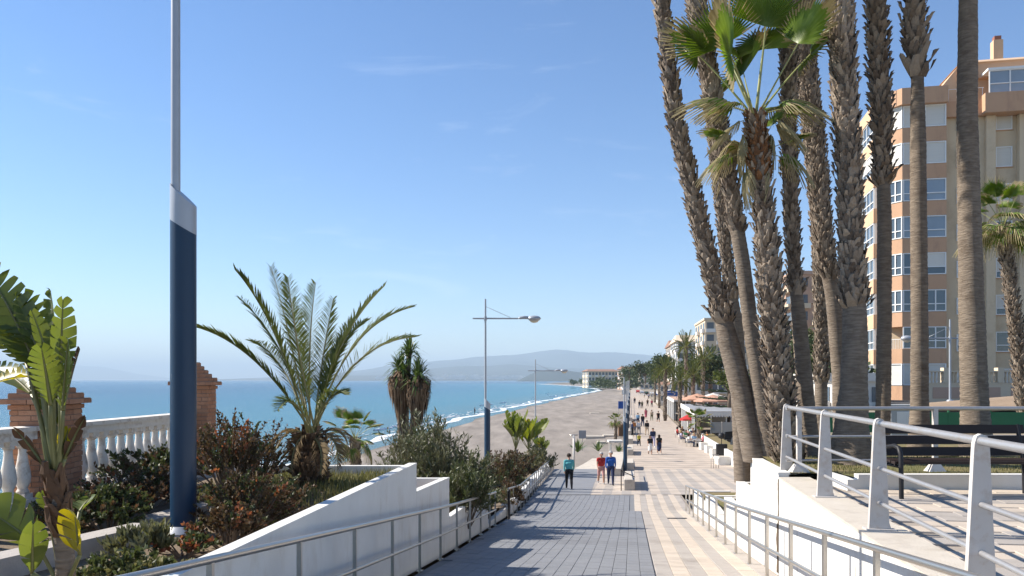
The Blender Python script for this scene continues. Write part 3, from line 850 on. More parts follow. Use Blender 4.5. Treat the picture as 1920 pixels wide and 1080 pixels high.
# turf bed behind the terrace
mb = MB()
mb.sheet([[(x, y, CZ-1.43 + 0.03*mnoise.noise((x, y, 0))) for x in [lane(2.42, y) + k*0.6 for k in range(0, 22)]] for y in [12.2, 12.6, 13.2, 13.8, 14.4, 14.8]])
mb.sheet([[(x, y, CZ-1.43 + 0.03*mnoise.noise((x, y, 0))) for x in [5.0 + k*0.6 for k in range(0, 22)]] for y in [11.05, 11.4, 11.8, 12.18]])
mb.sheet([[(x, y, CZ-1.45 + 0.05*mnoise.noise((x, y, 0))) for x in [lane(2.9, y) + k*0.8 for k in range(0, 22)]] for y in [15.02, 16, 17, 18, 19, 20]])
o = mb.build('turf_bed', M['turf']); tag(o, 'dry turf bed under the tall fan palms', kind='structure')
for p_ in (o,):
    if p_.data.polygons[0].normal.z < 0: p_.data.flip_normals()
mb = MB()
for yy0, yy1, off, z0 in ((15.1, 16.85, 0.17, CZ-2.2), (17.15, 19.0, 0.17, CZ-2.86), (19.4, 23.9, 0.17, CZ-3.52), (24.3, 28.7, 0.17, CZ-4.06)):
    mb.sheet([[(lane(2.25, y)+off + k*0.4, y, z0) for k in range(0, 8)] for y in (yy0, (yy0+yy1)/2, yy1)])
o = mb.build('planter_soil', M['turf']); tag(o, 'turf in the stepped planters', kind='structure')
if o.data.polygons[0].normal.z < 0: o.data.flip_normals()
mb = MB()
mb.box(4.75, 14, 10.92, 11.06, TZ-0.05, TZ+0.20)
mb.box(4.60, 4.75, 10.92, 12.0, TZ-0.05, TZ+0.13)
tag(mb.build('kerb', M['white']), 'low white kerb between the bench and the turf', 'kerb')

# ------------------------------------------------------------------ bench
def bench():
    yf, yb = 10.02, 10.62
    x0, x1 = 4.86, 6.80
    t = thing('park_bench', 'dark slatted bench with curved black metal arms on the terrace', 'bench', (x0, yf, TZ))
    for (y, z, h) in ((10.12, 0.43, 0.028), (10.24, 0.435, 0.028), (10.36, 0.435, 0.028), (10.48, 0.43, 0.028)):
        s = MB(); s.box(x0-0.02, x1+0.02, y-0.05, y+0.05, TZ+z, TZ+z+h+0.01); s.build('seat_slat', M['dark_slat'], t)
    for (y, z) in ((10.56, 0.55), (10.60, 0.70), (10.64, 0.84)):
        s = MB(); s.obox(((x0+x1)/2, y, TZ+z), (1,0,0), (0,1,-0.25), x1-x0+0.06, 0.03, 0.115); s.build('backrest_slat', M['dark_slat'], t)
    for x in (x0+0.04, x1-0.04):
        f = MB()
        f.tube([(x, 10.02, TZ), (x, 10.03, TZ+0.38), (x, 10.04, TZ+0.56), (x, 10.09, TZ+0.635), (x, 10.20, TZ+0.655), (x, 10.56, TZ+0.60)], 0.030, 8)
        f.build('arm', M['black'], t, smooth=True, angle=50)
        f = MB(); f.tube([(x, 10.50, TZ), (x, 10.52, TZ+0.42), (x, 10.58, TZ+0.60), (x, 10.66, TZ+0.90)], 0.028, 8)
        f.build('leg', M['black'], t, smooth=True, angle=50)
        f = MB(); f.tube([(x, 10.03, TZ+0.40), (x, 10.52, TZ+0.40)], 0.022, 6); f.build('seat_bearer', M['black'], t, smooth=True)
bench()

# ------------------------------------------------------------------ street lamps
def street_lamp(label, base, h=9.0, arm=2.7, ang=0.0, col_h=4.05, blue=True, group=None, sc=1.0):
    t = thing('street_lamp', label, 'street lamp', base, ang, group)
    r = 0.148*sc
    if col_h:
        f = MB(); f.lathe([(r*1.75,-0.05),(r*1.75,0.03),(r*1.45,0.07),(r*1.25,0.10)], n=20); f.build('base', M['grey_paint'], t, True, True, 40)
        # column with slanted top, in two colours
        n = 28
        def ring(zf): return [(r*math.cos(2*math.pi*j/n), r*math.sin(2*math.pi*j/n), zf(r*math.cos(2*math.pi*j/n))) for j in range(n)]
        a = ring(lambda x: 0.08); b = ring(lambda x: col_h - 0.40*sc - x*0.62); c_ = ring(lambda x: col_h - x*0.95 - 0.02)
        f = MB(); f.add(a + b, [(j, (j+1) % n, n+(j+1) % n, n+j) for j in range(n)]); f.build('column', M['blue_paint'], t, True, True)
        f = MB(); b2 = [(x*1.012, y*1.012, z) for x, y, z in b]; c2 = [(x*1.012, y*1.012, z) for x, y, z in c_]
        f.add(b2 + c2, [(j, (j+1) % n, n+(j+1) % n, n+j) for j in range(n)] + [tuple(range(n, 2*n))]); f.build('sleeve', M['grey_paint'], t, True, True, 40)
        px = -r*0.62
        pz = col_h - 0.1
    else:
        px = 0; pz = 0.02
        f = MB(); f.lathe([(0.22,-0.05),(0.22,0.5),(0.12,0.62)], n=14); f.build('base', M['grey_paint'], t, True, True, 40)
    f = MB(); f.tube([(px,0,pz-0.5 if col_h else 0), (px,0,h*0.75), (px,0,h)], [0.055*sc,0.052*sc,0.042*sc], 12); f.build('pole', M['grey_paint'], t, True, True, 50)
    if arm:
        az = h - 0.95
        f = MB(); f.tube([(px-0.62,0,az), (px,0,az), (px+arm*0.60,0,az+0.0)], [0.036,0.04,0.036], 10); f.lathe([(0.07,-0.1),(0.07,0.1)], (px,0,az), 10); f.build('arm', M['grey_paint'], t, True, True, 50)
        f = MB(); f.tube([(px,0,h-0.36), (px+arm*0.45,0,az+0.05)], 0.012, 6); f.build('brace', M['grey_paint'], t, True, True)
        f = MB(); f.tube([(px+arm*0.60,0,az), (px+arm*0.63,0,az+0.03), (px+arm*0.70,0,az+0.05), (px+arm*0.76,0,az+0.04), (px+arm*0.785,0,az)], [0.04,0.085,0.10,0.095,0.05], 12, sq=0.8)
        f.build('ballast_box', M['grey_paint'], t, True, True, 50)
        # oval lantern, lens below
        hd = MB(); hx = px+arm*0.885; L = arm*0.125
        for part, mm, s0, s1 in (('head', 0, 0.0, 1.0),):
            rows = []
            for i in range(9):
                u = -1 + 2*i/8; rr = math.sqrt(max(0, 1-u*u))
                rows.append((hx+u*L, rr))
            hd.tube([(x, 0, az) for x, q in rows], [max(0.004, q*0.235) for x, q in rows], 16, sq=0.62)
        hd.v = [(x, z_*1.0 + 0, az + (y_)*1.0) if False else (x, y_, z_) for x, y_, z_ in hd.v]
        h_o = hd.build('lantern', M['grey_paint'], t, True, True)
        ln = MB(); rows = [(hx+L*0.75*(-1+2*i/6), math.sqrt(max(0, 1-(-1+2*i/6)**2))) for i in range(7)]
        ln.tube([(x, 0, az-0.065) for x, q in rows], [max(0.004, q*0.15) for x, q in rows], 12)
        o = ln.build('lens', M['lens'], h_o, True, True)
    return t
M['lens'] = mat('lamp_lens', (0.62,0.57,0.46), (0.58,0.53,0.42), 0.25, 3, spec=0.5)
street_lamp('tall blue lamp column nearest the camera beside the brick pillars', (-3.92, 9.5, CZ-1.83), ang=0.0)
street_lamp('whole blue based street lamp rising from the shrubs left of the ramp', (-1.21, 39.0, CZ-5.05))
street_lamp('third street lamp with its lantern against the far hills', (2.05, 66.5, CZ-7.3))
for i, (Y, lb) in enumerate(((54, 'blue promenade lamp nearest the white block benches'), (76, 'second blue promenade lamp along the sea side'), (99, 'third blue promenade lamp along the sea side'),
                             (124, 'fourth blue promenade lamp along the sea side'), (152, 'fifth blue promenade lamp along the sea side'), (190, 'sixth and farthest blue promenade lamp along the sea side'))):
    street_lamp(lb, (lane(-0.42, Y), Y, rampz(Y)), h=6.45, arm=0, col_h=3.75, group='lamps along the promenade', sc=0.9)
street_lamp('white street lamp in front of the apartment block', (22.0, 40.0, TZ-0.12), h=4.65, arm=2.45, col_h=0, ang=math.pi)

# ------------------------------------------------------------------ brick pillars and balustrade
BR = {}
def brick_me(l, w, h):
    k = (round(l, 3), round(w, 3), round(h, 3), random.randrange(3))
    if k not in BR:
        mb = MB(); c = 0.004
        mb.box(-l/2, l/2, -w/2, w/2, -h/2, h/2)
        o = mb.build('brick', M['brick'])
        o.data.attributes['rnd'].data.foreach_set('value', [rnd()]*6)
        BR[k] = steal(o)
    return BR[k]
BH = 0.062; JT = 0.012
def brick_pillar(label, cx, cy, z0, z1, S, tilt=0.10):
    t = thing('brick_pillar', label, 'pillar', (cx, cy, z0), tilt)
    n = int((z1-z0)/(BH+JT))
    core = MB()
    core.box(-S/2+0.012, S/2-0.012, -S/2+0.012, S/2-0.012, 0, n*(BH+JT))
    for k in range(n + 7):
        z = k*(BH+JT) + BH/2
        s = S + 0.09*2 if k == n else (S + 0.04 if k == n-1 or k == n+1 else (S if k < n else S - (k-n-1)*0.115))
        if s < 0.12: break
        if k >= n: core.box(-s/2+0.012, s/2-0.012, -s/2+0.012, s/2-0.012, k*(BH+JT), (k+1)*(BH+JT))
        off = 0.5 if k % 2 else 0.0
        bl = 0.245; bw = 0.11
        # four sides laid as runs of bricks, alternating bond
        for side in range(4):
            L = s - bw if (side + k) % 2 == 0 else s
            L = s - bw
            cnt = max(1, round(L/bl)); ll = L/cnt
            for i in range(cnt):
                a = -s/2 + ll*(i+0.5) + (0 if k % 2 else bw)
                b = -s/2 + bw/2
                x, y, rz = ((a, b, 0), (-b, a, math.pi/2), (-a, -b, 0), (b, -a, math.pi/2))[side]
                if s < 0.24 and side > 1: continue
                j = ru(-0.004, 0.004)
                o = meshobj('brick', brick_me(max(0.06, ll-JT), bw, BH), t, (x + j, y + ru(-0.004, 0.004), z), (0, 0, rz + ru(-0.015, 0.015)))
    core.build('mortar_core', M['brick_mortar'], t, local=True)
    return t
brick_pillar('broad brick pillar behind the leaning leafy plant', -6.42, 11.0, CZ-2.4, CZ-0.27, 0.66)
brick_pillar('stepped brick pillar half hidden by the blue lamp column', -6.12, 15.4, CZ-2.4, CZ-0.06, 0.62)

def balustrade(label, y0, y1, xf):
    zb = CZ - 1.62; zt = CZ - 0.62
    t = thing('balustrade', label, 'balustrade', (xf(y0), y0, zb))
    d = Vector((xf(y1)-xf(y0), y1-y0, 0)); L = d.length; d.normalize(); nn = Vector((-d.y, d.x, 0))
    mid = Vector(((xf(y0)+xf(y1))/2, (y0+y1)/2, 0))
    r = MB(); r.obox(mid + Vector((0,0,zt-0.03)), d, nn, L, 0.30, 0.06); r.obox(mid + Vector((0,0,zt-0.115)), d, nn, L, 0.22, 0.11); r.build('rail', M['balus'], t)
    b = MB(); b.obox(mid + Vector((0,0,zb+0.0)), d, nn, L, 0.26, 0.10); b.build('plinth', M['balus'], t)
    n = int(L/0.262)
    me = None
    for i in range(n):
        p = Vector((xf(y0), y0, zb)) + d*((i+0.5)*L/n)
        if me is None:
            q = MB()
            q.box(-0.085,0.085,-0.085,0.085,0,0.07)
            q.lathe([(0.075,0.07),(0.08,0.10),(0.06,0.13),(0.062,0.15),(0.092,0.22),(0.098,0.29),(0.088,0.38),(0.066,0.50),(0.052,0.60),(0.052,0.66),(0.075,0.69),(0.06,0.72)], n=14)
            q.box(-0.08,0.08,-0.08,0.08,0.715,0.79)
            me = steal(q.build('baluster', M['balus'], smooth=True, angle=35))
        meshobj('baluster', me, t, p - Vector(t.location) + Vector((0,0,0.05)), (0, 0, math.atan2(d.y, d.x)))
    return t
bxf = lambda y: -6.42 + (y-11.0)*0.068
balustrade('weathered white balustrade between the two brick pillars', 11.36, 15.08, bxf)
balustrade('short piece of white balustrade at the left edge', 8.2, 10.64, bxf)
# low brick wall carrying the balustrade
def brick_wall():
    t = thing('brick_wall', 'low brick wall under the white balustrade', 'wall', (bxf(8.2), 8.2, CZ-2.5))
    zb = CZ - 1.675; ang = math.atan2(1, 0.068)
    core = MB()
    d = Vector((0.068, 1, 0)).normalized(); nn = Vector((1, -0.068, 0)).normalized()
    core.obox(Vector((bxf(11.6), 11.6, zb-0.62)), d, nn, 6.9, 0.22, 1.2); core.build('mortar_core', M['brick_mortar'], t)
    for k in range(11):
        z = zb - (k+0.5)*(BH+JT); y = 8.3 + (0.125 if k % 2 else 0)
        while y < 15.0:
            p = Vector((bxf(y), y, z)) + nn*(0.075 + ru(-0.004, 0.004))
            meshobj('brick', brick_me(0.238, 0.11, BH), t, p - Vector(t.location), (0, 0, ang))
            y += 0.25
brick_wall()
mb = MB(); mb.obox((-4.55, 8.1, CZ-1.75), (0.35,1,0), (1,-0.35,0), 2.1, 0.30, 0.22); mb.obox((-4.30, 10.3, CZ-1.78), (0.2,1,0), (1,-0.2,0), 1.4, 0.32, 0.2)
o = mb.build('kerb_stone', M['stone']); tag(o, 'worn stone kerb on the soil by the lamp base', 'kerb')

# ------------------------------------------------------------------ apartment block
TH = math.atan(0.20)
def W2(x, y, z=0):      # building frame -> place
    return Vector((33.55 + x*math.cos(TH) + y*math.sin(TH), 62.0 - x*math.sin(TH) + y*math.cos(TH), z))
apt = thing('apartment_building', 'tall peach apartment block with white windows behind the fan palms', 'building', W2(0,0,TZ), -TH)
def Zr(py, d=61.6): return (HZ - py)/FP*d + 1.5      # height above the street
def apart(name, mb, m, parent=None, smooth=False):
    o = mb.build(name, m, parent or apt, smooth, local=True); return o
def window(o_, t, n, w, h, kind='glass', panes=2, rail=0.35, parent=None):
    """o_ lower left corner, t along the wall, n outward"""
    t = Vector(t).normalized(); n = Vector(n).normalized(); o_ = Vector(o_); up = Vector((0,0,1))
    f = MB(); b = 0.07
    def bar(u0, u1, v0, v1, d=0.10):
        c = o_ + t*((u0+u1)/2) + up*((v0+v1)/2) + n*0.02
        f.obox(c, t, n, u1-u0, d, v1-v0)
    bar(0, b, 0, h); bar(w-b, w, 0, h); bar(b, w-b, 0, b); bar(b, w-b, h-b, h)
    if kind != 'shutter':
        for i in range(1, panes): bar(w*i/panes-0.045, w*i/panes+0.045, b, h-b, 0.08)
        if rail: bar(b, w-b, h*rail-0.035, h*rail+0.035, 0.085)
    wo_ = apart('window', f, M['frame_white'], parent)
    g = MB(); c = o_ + t*(w/2) + up*(h/2) - n*0.015
    if kind == 'half':
        g.obox(o_ + t*(w/2) + up*(h*0.66) + n*0.005, t, n, w-0.14, 0.02, h*0.62); apart('shutter', g, M['shutter'], wo_)
        g = MB(); g.obox(o_ + t*(w/2) + up*(h*0.2) - n*0.015, t, n, w-0.1, 0.02, h*0.34)
        apart('pane', g, M['glass'], wo_)
    else:
        g.obox(c, t, n, w-0.1, 0.02, h-0.1)
        apart('shutter' if kind == 'shutter' else 'pane', g, M['shutter'] if kind == 'shutter' else M['curtain' if kind == 'curtain' else 'glass'], wo_)
    return wo_
HT = 23.0
mb = MB()   # main body
mb.box(-3.9, 12, 0.9, 13, -0.4, HT); mb.box(0.02, 2.95, 0.0, 0.95, -0.4, HT-0.2)
apart('wall', mb, M['sandwall'])
mb = MB(); mb.box(2.95, 3.60, -0.38, 0.92, -0.4, HT-1.25); mb.box(5.25, 6.0, -0.38, 0.92, -0.4, HT-1.25); mb.box(10.0, 10.8, -0.38, 0.92, -0.4, HT-1.25)
apart('pilaster', mb, M['sandwall'])
mb = MB(); mb.box(3.60, 5.25, 0.25, 0.95, -0.4, HT-1.2); mb.box(6.0, 10.0, 0.25, 0.95, -0.4, HT-1.2); apart('recess_wall', mb, M['sandwall'])
# bay tower at the corner: front face, splayed face and sunny side wing
bayf = [(-3.15, -0.9), (-0.02, -0.9)]
rows = [21.0 - 2.85*k for k in range(8)]      # window sills above the street
bay_kinds = ['shutter', 'shutter', 'curtain', 'curtain', 'half', 'glass', 'glass', 'shutter']
splay_kinds = ['shutter', 'shutter', 'glass', 'glass', 'glass', 'glass', 'balcony', 'shutter']
WH = 1.72
outline = [(-0.02, -0.9), (-0.02, 0.95), (-3.98, 0.95), (-3.98, -0.02), (-3.18, -0.9)]
inner = [(-0.06, -0.72), (-0.06, 0.95), (-3.80, 0.95), (-3.80, 0.0), (-3.10, -0.72)]
for k, s in enumerate(rows):
    b = MB()
    lo = s - 1.13 if k < 7 else -0.4
    b.prism([(x, y, lo) for x, y in outline[::-1]], [(x, y, s) for x, y in outline[::-1]])
    apart('spandrel', b, M['terracotta'])
    if splay_kinds[k] != 'balcony':
        b = MB(); b.prism([(x, y, s) for x, y in inner[::-1]], [(x, y, s+WH) for x, y in inner[::-1]]); apart('bay_core', b, M['far_white'])
    else:
        b = MB(); b.prism([(x, y, s) for x, y in inner[:3][::-1]], [(x, y, s+WH) for x, y in inner[:3][::-1]]); apart('bay_core', b, M['sandwall'])
    window((-3.12, -0.86, s+0.02), (1,0,0), (0,-1,0), 0.98, WH-0.04, bay_kinds[k] if k != 4 else 'glass', 1)
    window((-1.55, -0.86, s+0.02), (1,0,0), (0,-1,0), 1.50, WH-0.04, bay_kinds[k], 1 if k in (4,) else 2 if k > 4 else 1)
    window((-2.13, -0.83, s+0.02), (1,0,0), (0,-1,0), 0.56, WH-0.04, bay_kinds[k] if k != 4 else 'glass', 1)
    td = Vector((0.80, -0.88, 0)); nd = Vector((-0.88, -0.80, 0))
    if splay_kinds[k] != 'balcony':
        window((-3.93, -0.04, s+0.02), td, nd, 1.14, WH-0.04, splay_kinds[k], 2)
    else:
        b = MB()
        for i in range(9):
            q = Vector((-3.93, -0.02, s)) + td.normalized()*(i*0.14); b.tube([q, q + Vector((0,0,0.75))], 0.016, 5)
        b.tube([(-3.93,-0.02,s+0.75), Vector((-3.93,-0.02,s+0.75)) + td.normalized()*1.14], 0.022, 5); apart('balcony_rail', b, M['frame_white'])
b = MB(); b.prism([(x*1.04, y*1.3-0.15 if y < 0 else y, rows[0]+WH) for x, y in outline[::-1]], [(x*1.04, y*1.3-0.15 if y < 0 else y, rows[0]+WH+1.25) for x, y in outline[::-1]])
apart('roof_parapet', b, M['terracotta'])
# sunny side wing with angled windows
mb = MB(); mb.box(-4.35, -3.9, 1.0, 8.6, -0.4, 21.9); apart('side_wall', mb, M['peach'])
for k, s in enumerate(rows):
    b = MB(); b.box(-4.75, -4.352, 1.3, 5.0, s-1.13 if k < 7 else -0.4, s); apart('spandrel', b, M['peach'])
    b = MB(); b.box(-4.62, -4.352, 1.4, 4.9, s, s+WH); apart('bay_core', b, M['far_white'])
    window((-4.66, 4.95, s+0.02), (0,-1,0), (-1,0,0), 3.5, WH-0.04, 'glass' if k != 1 else 'half', 3)
    b = MB(); b.box(-4.72, -4.352, 5.7, 8.4, s-1.13 if k < 7 else -0.4, s); apart('spandrel', b, M['peach'])
    window((-4.38, 8.2, s+0.02), (0,-1,0), (-1,0,0), 2.3, WH-0.04, 'curtain', 2)
b = MB(); b.box(-4.8, -3.9, 1.0, 8.7, rows[0]+WH, rows[0]+WH+1.0); apart('roof_parapet', b, M['peach'])
# small windows in the shaded front
for k, s in enumerate(rows):
    kd = ['shutter', 'shutter', 'shutter', 'glass', 'half', 'half', 'glass', 'shutter'][k]
    window((3.80, 0.22, s-0.25), (1,0,0), (0,-1,0), 1.16, 1.55, kd, 1, rail=0.33)
    fr = MB(); fr.box(3.72, 5.04, 0.17, 0.248, s-0.32, s-0.25); apart('sill', fr, M['terracotta'])
    window((0.95, -0.03, s-0.2), (1,0,0), (0,-1,0), 0.5, 1.3, 'half', 1, rail=0)
    window((7.3, 0.22, s-0.25), (1,0,0), (0,-1,0), 1.16, 1.55, kd, 1, rail=0.33)
# roof terrace and penthouse
mb = MB(); mb.box(-0.02, 12.2, -0.45, 0.88, HT-1.2, HT-0.02); mb.box(2.6, 12.2, -1.15, -0.452, HT-1.25, HT+0.25); apart('roof_parapet', mb, M['terracotta'])
mb = MB()
mb.prism([(-1.1, 0.95, HT), (1.4, 0.95, HT), (1.4, 9, HT), (-1.1, 9, HT)], [(1.36, 0.95, HT+3.1), (1.4, 0.95, HT+3.1), (1.4, 9, HT+3.1), (1.36, 9, HT+3.1)])
apart('sloping_gable', mb, M['peach'])
mb = MB(); mb.box(1.42, 12, 0.6, 9, HT+2.0, HT+3.2); apart('penthouse_band', mb, M['terracotta'])
mb = MB(); mb.box(1.42, 12, 0.95, 9, HT, HT+2.0); apart('penthouse_wall', mb, M['peach'])
mb = MB(); mb.prism([(1.3, 0.4, HT+3.2), (12, 0.4, HT+3.2), (12, 9, HT+3.2), (1.3, 9, HT+3.2)], [(2.2, 2.5, HT+4.1), (12, 2.5, HT+4.1), (12, 7, HT+4.1), (2.2, 7, HT+4.1)]); apart('penthouse_roof', mb, M['peach'])
window((3.05, -0.60, HT+0.25), (1,0,0), (0,-1,0), 2.9, 1.85, 'curtain', 2, rail=0.45)
window((6.0, -0.60, HT+0.25), (1,0,0), (0,-1,0), 2.9, 1.85, 'curtain', 2, rail=0.45)
mb = MB(); mb.box(2.95, 12, -0.72, 0.6, HT+2.1, HT+2.28); apart('penthouse_awning', mb, M['frame_white'])
g = MB()
for i in range(12):
    x = -3.9 + i*0.6; g.tube([(x, -0.9 if x < 0 else -0.3, HT), (x, -0.9 if x < 0 else -0.3, HT+0.95)], 0.02, 5)
g.tube([(-4.0,-0.9,HT+0.95), (0,-0.9,HT+0.95), (0,-0.3,HT+0.95), (2.8,-0.3,HT+0.95)], 0.025, 5)
for i in range(12):
    y = 0 + i*0.75; g.tube([(-4.3, y, HT-0.2), (-4.3, y, HT+0.85)], 0.02, 5)
g.tube([(-4.3,-0.2,HT+0.85), (-4.3,8.5,HT+0.85)], 0.025, 5); apart('roof_railing', g, M['frame_white'])
mb = MB(); mb.box(4.6, 5.3, 2.8, 3.5, HT+3.6, HT+5.75); o = apart('chimney', mb, M['peach']); g = MB(); g.box(4.7, 5.2, 2.9, 3.4, HT+5.75, HT+6.1); apart('chimney_cap', g, M['chim'], o)
mb = MB(); mb.lathe([(0.2,0),(0.2,0.6),(0.28,0.62),(0.28,0.75)], (3.2, 2.9, HT+3.8), 10); apart('chimney_pot', mb, M['chim'])
# garden wall with balustrade in front of the block
gw = thing('garden_wall', 'peach garden wall topped by a cream balustrade before the apartments', 'wall', (26.0, 53.0, TZ-0.1))
mb = MB(); mb.box(27.2, 40, 53.0, 53.3, TZ-0.3, TZ+1.22); mb.build('wall', M['far_cream'], gw)
for x in (28.0, 30.6, 33.2, 35.8):
    mb = MB(); mb.box(x, x+1.9, 52.975, 53.0, TZ+0.25, TZ+1.0); mb.build('panel', M['far_pink'], gw)
mb = MB(); mb.box(27.1, 40, 52.95, 53.35, TZ+2.0, TZ+2.1); mb.box(27.1, 40, 52.97, 53.33, TZ+1.22, TZ+1.3); mb.build('rail', M['far_cream'], gw)
q = MB(); q.lathe([(0.07,0),(0.05,0.08),(0.085,0.25),(0.05,0.5),(0.06,0.7)], n=8)
bme = steal(q.build('baluster', M['far_cream'], smooth=True))
for i in range(54):
    meshobj('baluster', bme, gw, Vector((27.3 + i*0.235, 53.15, TZ+1.3)) - Vector(gw.location))
for x in (28.9, 32.5, 35.7):
    mb = MB(); mb.box(x-0.2, x+0.2, 52.93, 53.37, TZ+1.31, TZ+2.3); mb.build('pier', M['far_cream'], gw)
# street clutter seen under the palms
mb = MB(); mb.box(9.52, 10.12, 20.0, 20.4, TZ-0.12, TZ+0.82); mb.box(9.49, 10.15, 19.97, 20.43, TZ+0.82, TZ+0.87)
t = tag(mb.build('utility_cabinet', M['cabinet']), 'pale grey utility cabinet between two fan palm trunks', 'cabinet')
mb = MB(); mb.box(9.66, 9.98, 19.985, 19.999, TZ+0.15, TZ+0.7); mb.build('cabinet_door', M['frame_white'], t)
t = thing('fence', 'low green mesh fence behind the palm trunks', 'fence', (9, 23, TZ))
for i in range(9):
    mb = MB(); mb.box(9 + i*1.2, 9.05 + i*1.2, 23, 23.05, TZ-0.1, TZ+0.62); mb.build('post', M['green_mesh'], t)
mb = MB(); mb.box(9, 18.6, 23.01, 23.03, TZ-0.02, TZ+0.56); mb.build('mesh_panel', M['green_mesh'], t)
t = thing('kiosk', 'low dark kiosk with a sloping board roof at the right edge', 'kiosk', (17, 26, TZ-0.1))
mb = MB(); mb.box(15.6, 21, 26.2, 30, TZ-0.2, TZ+0.55); mb.build('wall', M['black'], t)
for i in range(6):
    mb = MB(); y0 = 25.6 + i*0.75
    mb.prism([(15.0, y0, TZ+0.45+0.0*i), (21.4, y0, TZ+0.95), (21.4, y0+0.72, TZ+1.02), (15.0, y0+0.72, TZ+0.52)], [(15.0, y0, TZ+0.51), (21.4, y0, TZ+1.01), (21.4, y0+0.72, TZ+1.08), (15.0, y0+0.72, TZ+0.58)])
    mb.build('roof_board', M['thatch'], t)
# ------------------------------------------------------------------ vegetation builders
def bez(p0, p1, p2, n):
    p0, p1, p2 = Vector(p0), Vector(p1), Vector(p2)
    return [p0*(1-t)**2 + p1*2*t*(1-t) + p2*t*t for t in [i/n for i in range(n+1)]]

def feather(path, leaf_len, n=46, m_leaf=0, m_stalk=1, start=0.16, r0=0.022, droop=0.25, up=None, wid=0.016, jag=0.15):
    """date palm frond: stalk with two rows of narrow leaflets set in a V"""
    mb = MB()
    k = len(path)
    mb.tube(path, [lerp(r0, 0.004, i/(k-1)) for i in range(k)], 5, m_stalk)
    for i in range(n):
        t = start + (1-start)*(i + 0.5)/n
        f = t*(k-1); j = min(int(f), k-2); p = path[j].lerp(path[j+1], f-j)
        d = (path[j+1]-path[j]).normalized()
        s = d.cross(Vector((0,0,1)))
        s = s.normalized() if s.length > 0.05 else Vector((1,0,0))
        if up is not None: s = d.cross(up).normalized()
        u = s.cross(d).normalized()
        env = math.sin(math.pi*min(1, 0.12 + 0.88*(t-start)/(1-start)))**0.55
        env = max(0.28, env) if t < 0.5 else max(0.35, env)
        for sg in (-1, 1):
            L = leaf_len*env*ru(1-jag, 1+jag)
            v = (d*ru(0.75, 0.95) + s*sg*ru(0.55, 0.85) + u*ru(0.18, 0.5)).normalized()
            q1 = p + v*L*0.5; q2 = p + v*L - Vector((0,0,1))*L*droop*ru(0.4, 1.3)
            w = d.cross(v).normalized().cross(v).normalized()*wid if False else d*wid*0.55 + u*wid*0.5*sg
            mb.add([p - w*0.6, p + w*0.6, q1 + w, q1 - w, q2], [(0,1,2,3), (3,2,4)], m_leaf)
    return mb

def fan_leaf(pet=0.9, rad=0.95, seg=34, spread=250, droop=0.5, fold=0.35, tip=0.32, bend=0.3, dry=0.0):
    """fan palm leaf along +Y: stalk, then a pleated fan with hanging straw-coloured tips"""
    mb = MB()
    path = [Vector((0, pet*t, -bend*pet*t*t)) for t in (0, 0.25, 0.5, 0.75, 1)]
    mb.tube(path, [0.030, 0.022, 0.018, 0.015, 0.012], 5, 1)
    h = path[-1]; d0 = (path[-1]-path[-2]).normalized()
    u = Vector((1,0,0)); nrm = u.cross(d0).normalized()
    for i in range(seg):
        a = R(-spread/2 + spread*(i+0.5)/seg)
        da = R(spread/seg)*0.52
        L = rad*(0.82 + 0.18*math.cos(a*0.8))*ru(0.86, 1.10)
        base = d0*math.cos(a) + u*math.sin(a)
        pts = []
        for t in (0.0, 0.30, 0.52, 0.78, 1.0):
            r = L*t
            lift = fold*math.cos(a)*0.0 + 0.22*L*math.sin(min(1, abs(a)/2.2))*t*(1-0.3*t)
            g = droop*L*(max(0, t-0.45)**2)*2.2
            c = h + base*r + nrm*lift - Vector((0,0,1))*g
            e = d0*(-math.sin(a)) + u*math.cos(a)
            wdt = (0.006 + r*math.tan(da)) if t < 0.55 else (0.006 + L*0.50*math.tan(da))*(1-(t-0.5)/0.52)
            pts.append((c - e*wdt - nrm*0.012*(t > 0), c + nrm*0.02*min(1, t*3), c + e*wdt - nrm*0.012*(t > 0)))
        rr = rnd()
        for j in range(4):
            A, B = pts[j], pts[j+1]
            mm = 2 if (j == 3 or (j == 2 and rnd() < tip) or rnd() < dry) else 0
            mb.add([A[0], A[1], A[2], B[0], B[1], B[2]], [(0,1,4,3), (1,2,5,4)], mm, rr)
        if rnd() < 0.6:      # thread
            q = pts[-1][1]; q2 = q + base*0.10 - Vector((0,0,1))*ru(0.05, 0.22)
            mb.add([q, q + Vector((0.004,0,0.004)), q2], [(0,1,2)], 2)
    return mb
FAN = [M['fan'], M['petiole'], M['straw']]
FL = {}
FL['up'] = steal(fan_leaf(1.55, 1.0, 36, 170, 0.05, bend=0.03, tip=0.02).build('frond', FAN))
FL['mid'] = steal(fan_leaf(1.65, 0.80, 36, 210, 0.30, bend=0.08, tip=0.15).build('frond', FAN))
FL['droop'] = steal(fan_leaf(0.95, 0.9, 34, 240, 1.2, bend=0.4, tip=0.5, dry=0.03).build('frond', FAN))
FL['dry'] = steal(fan_leaf(0.7, 0.85, 30, 230, 1.5, bend=0.9, tip=1.0, dry=0.85).build('frond', FAN))
FL['low'] = steal(fan_leaf(0.7, 0.85, 16, 230, 0.6, bend=0.3, tip=0.3).build('frond', FAN))

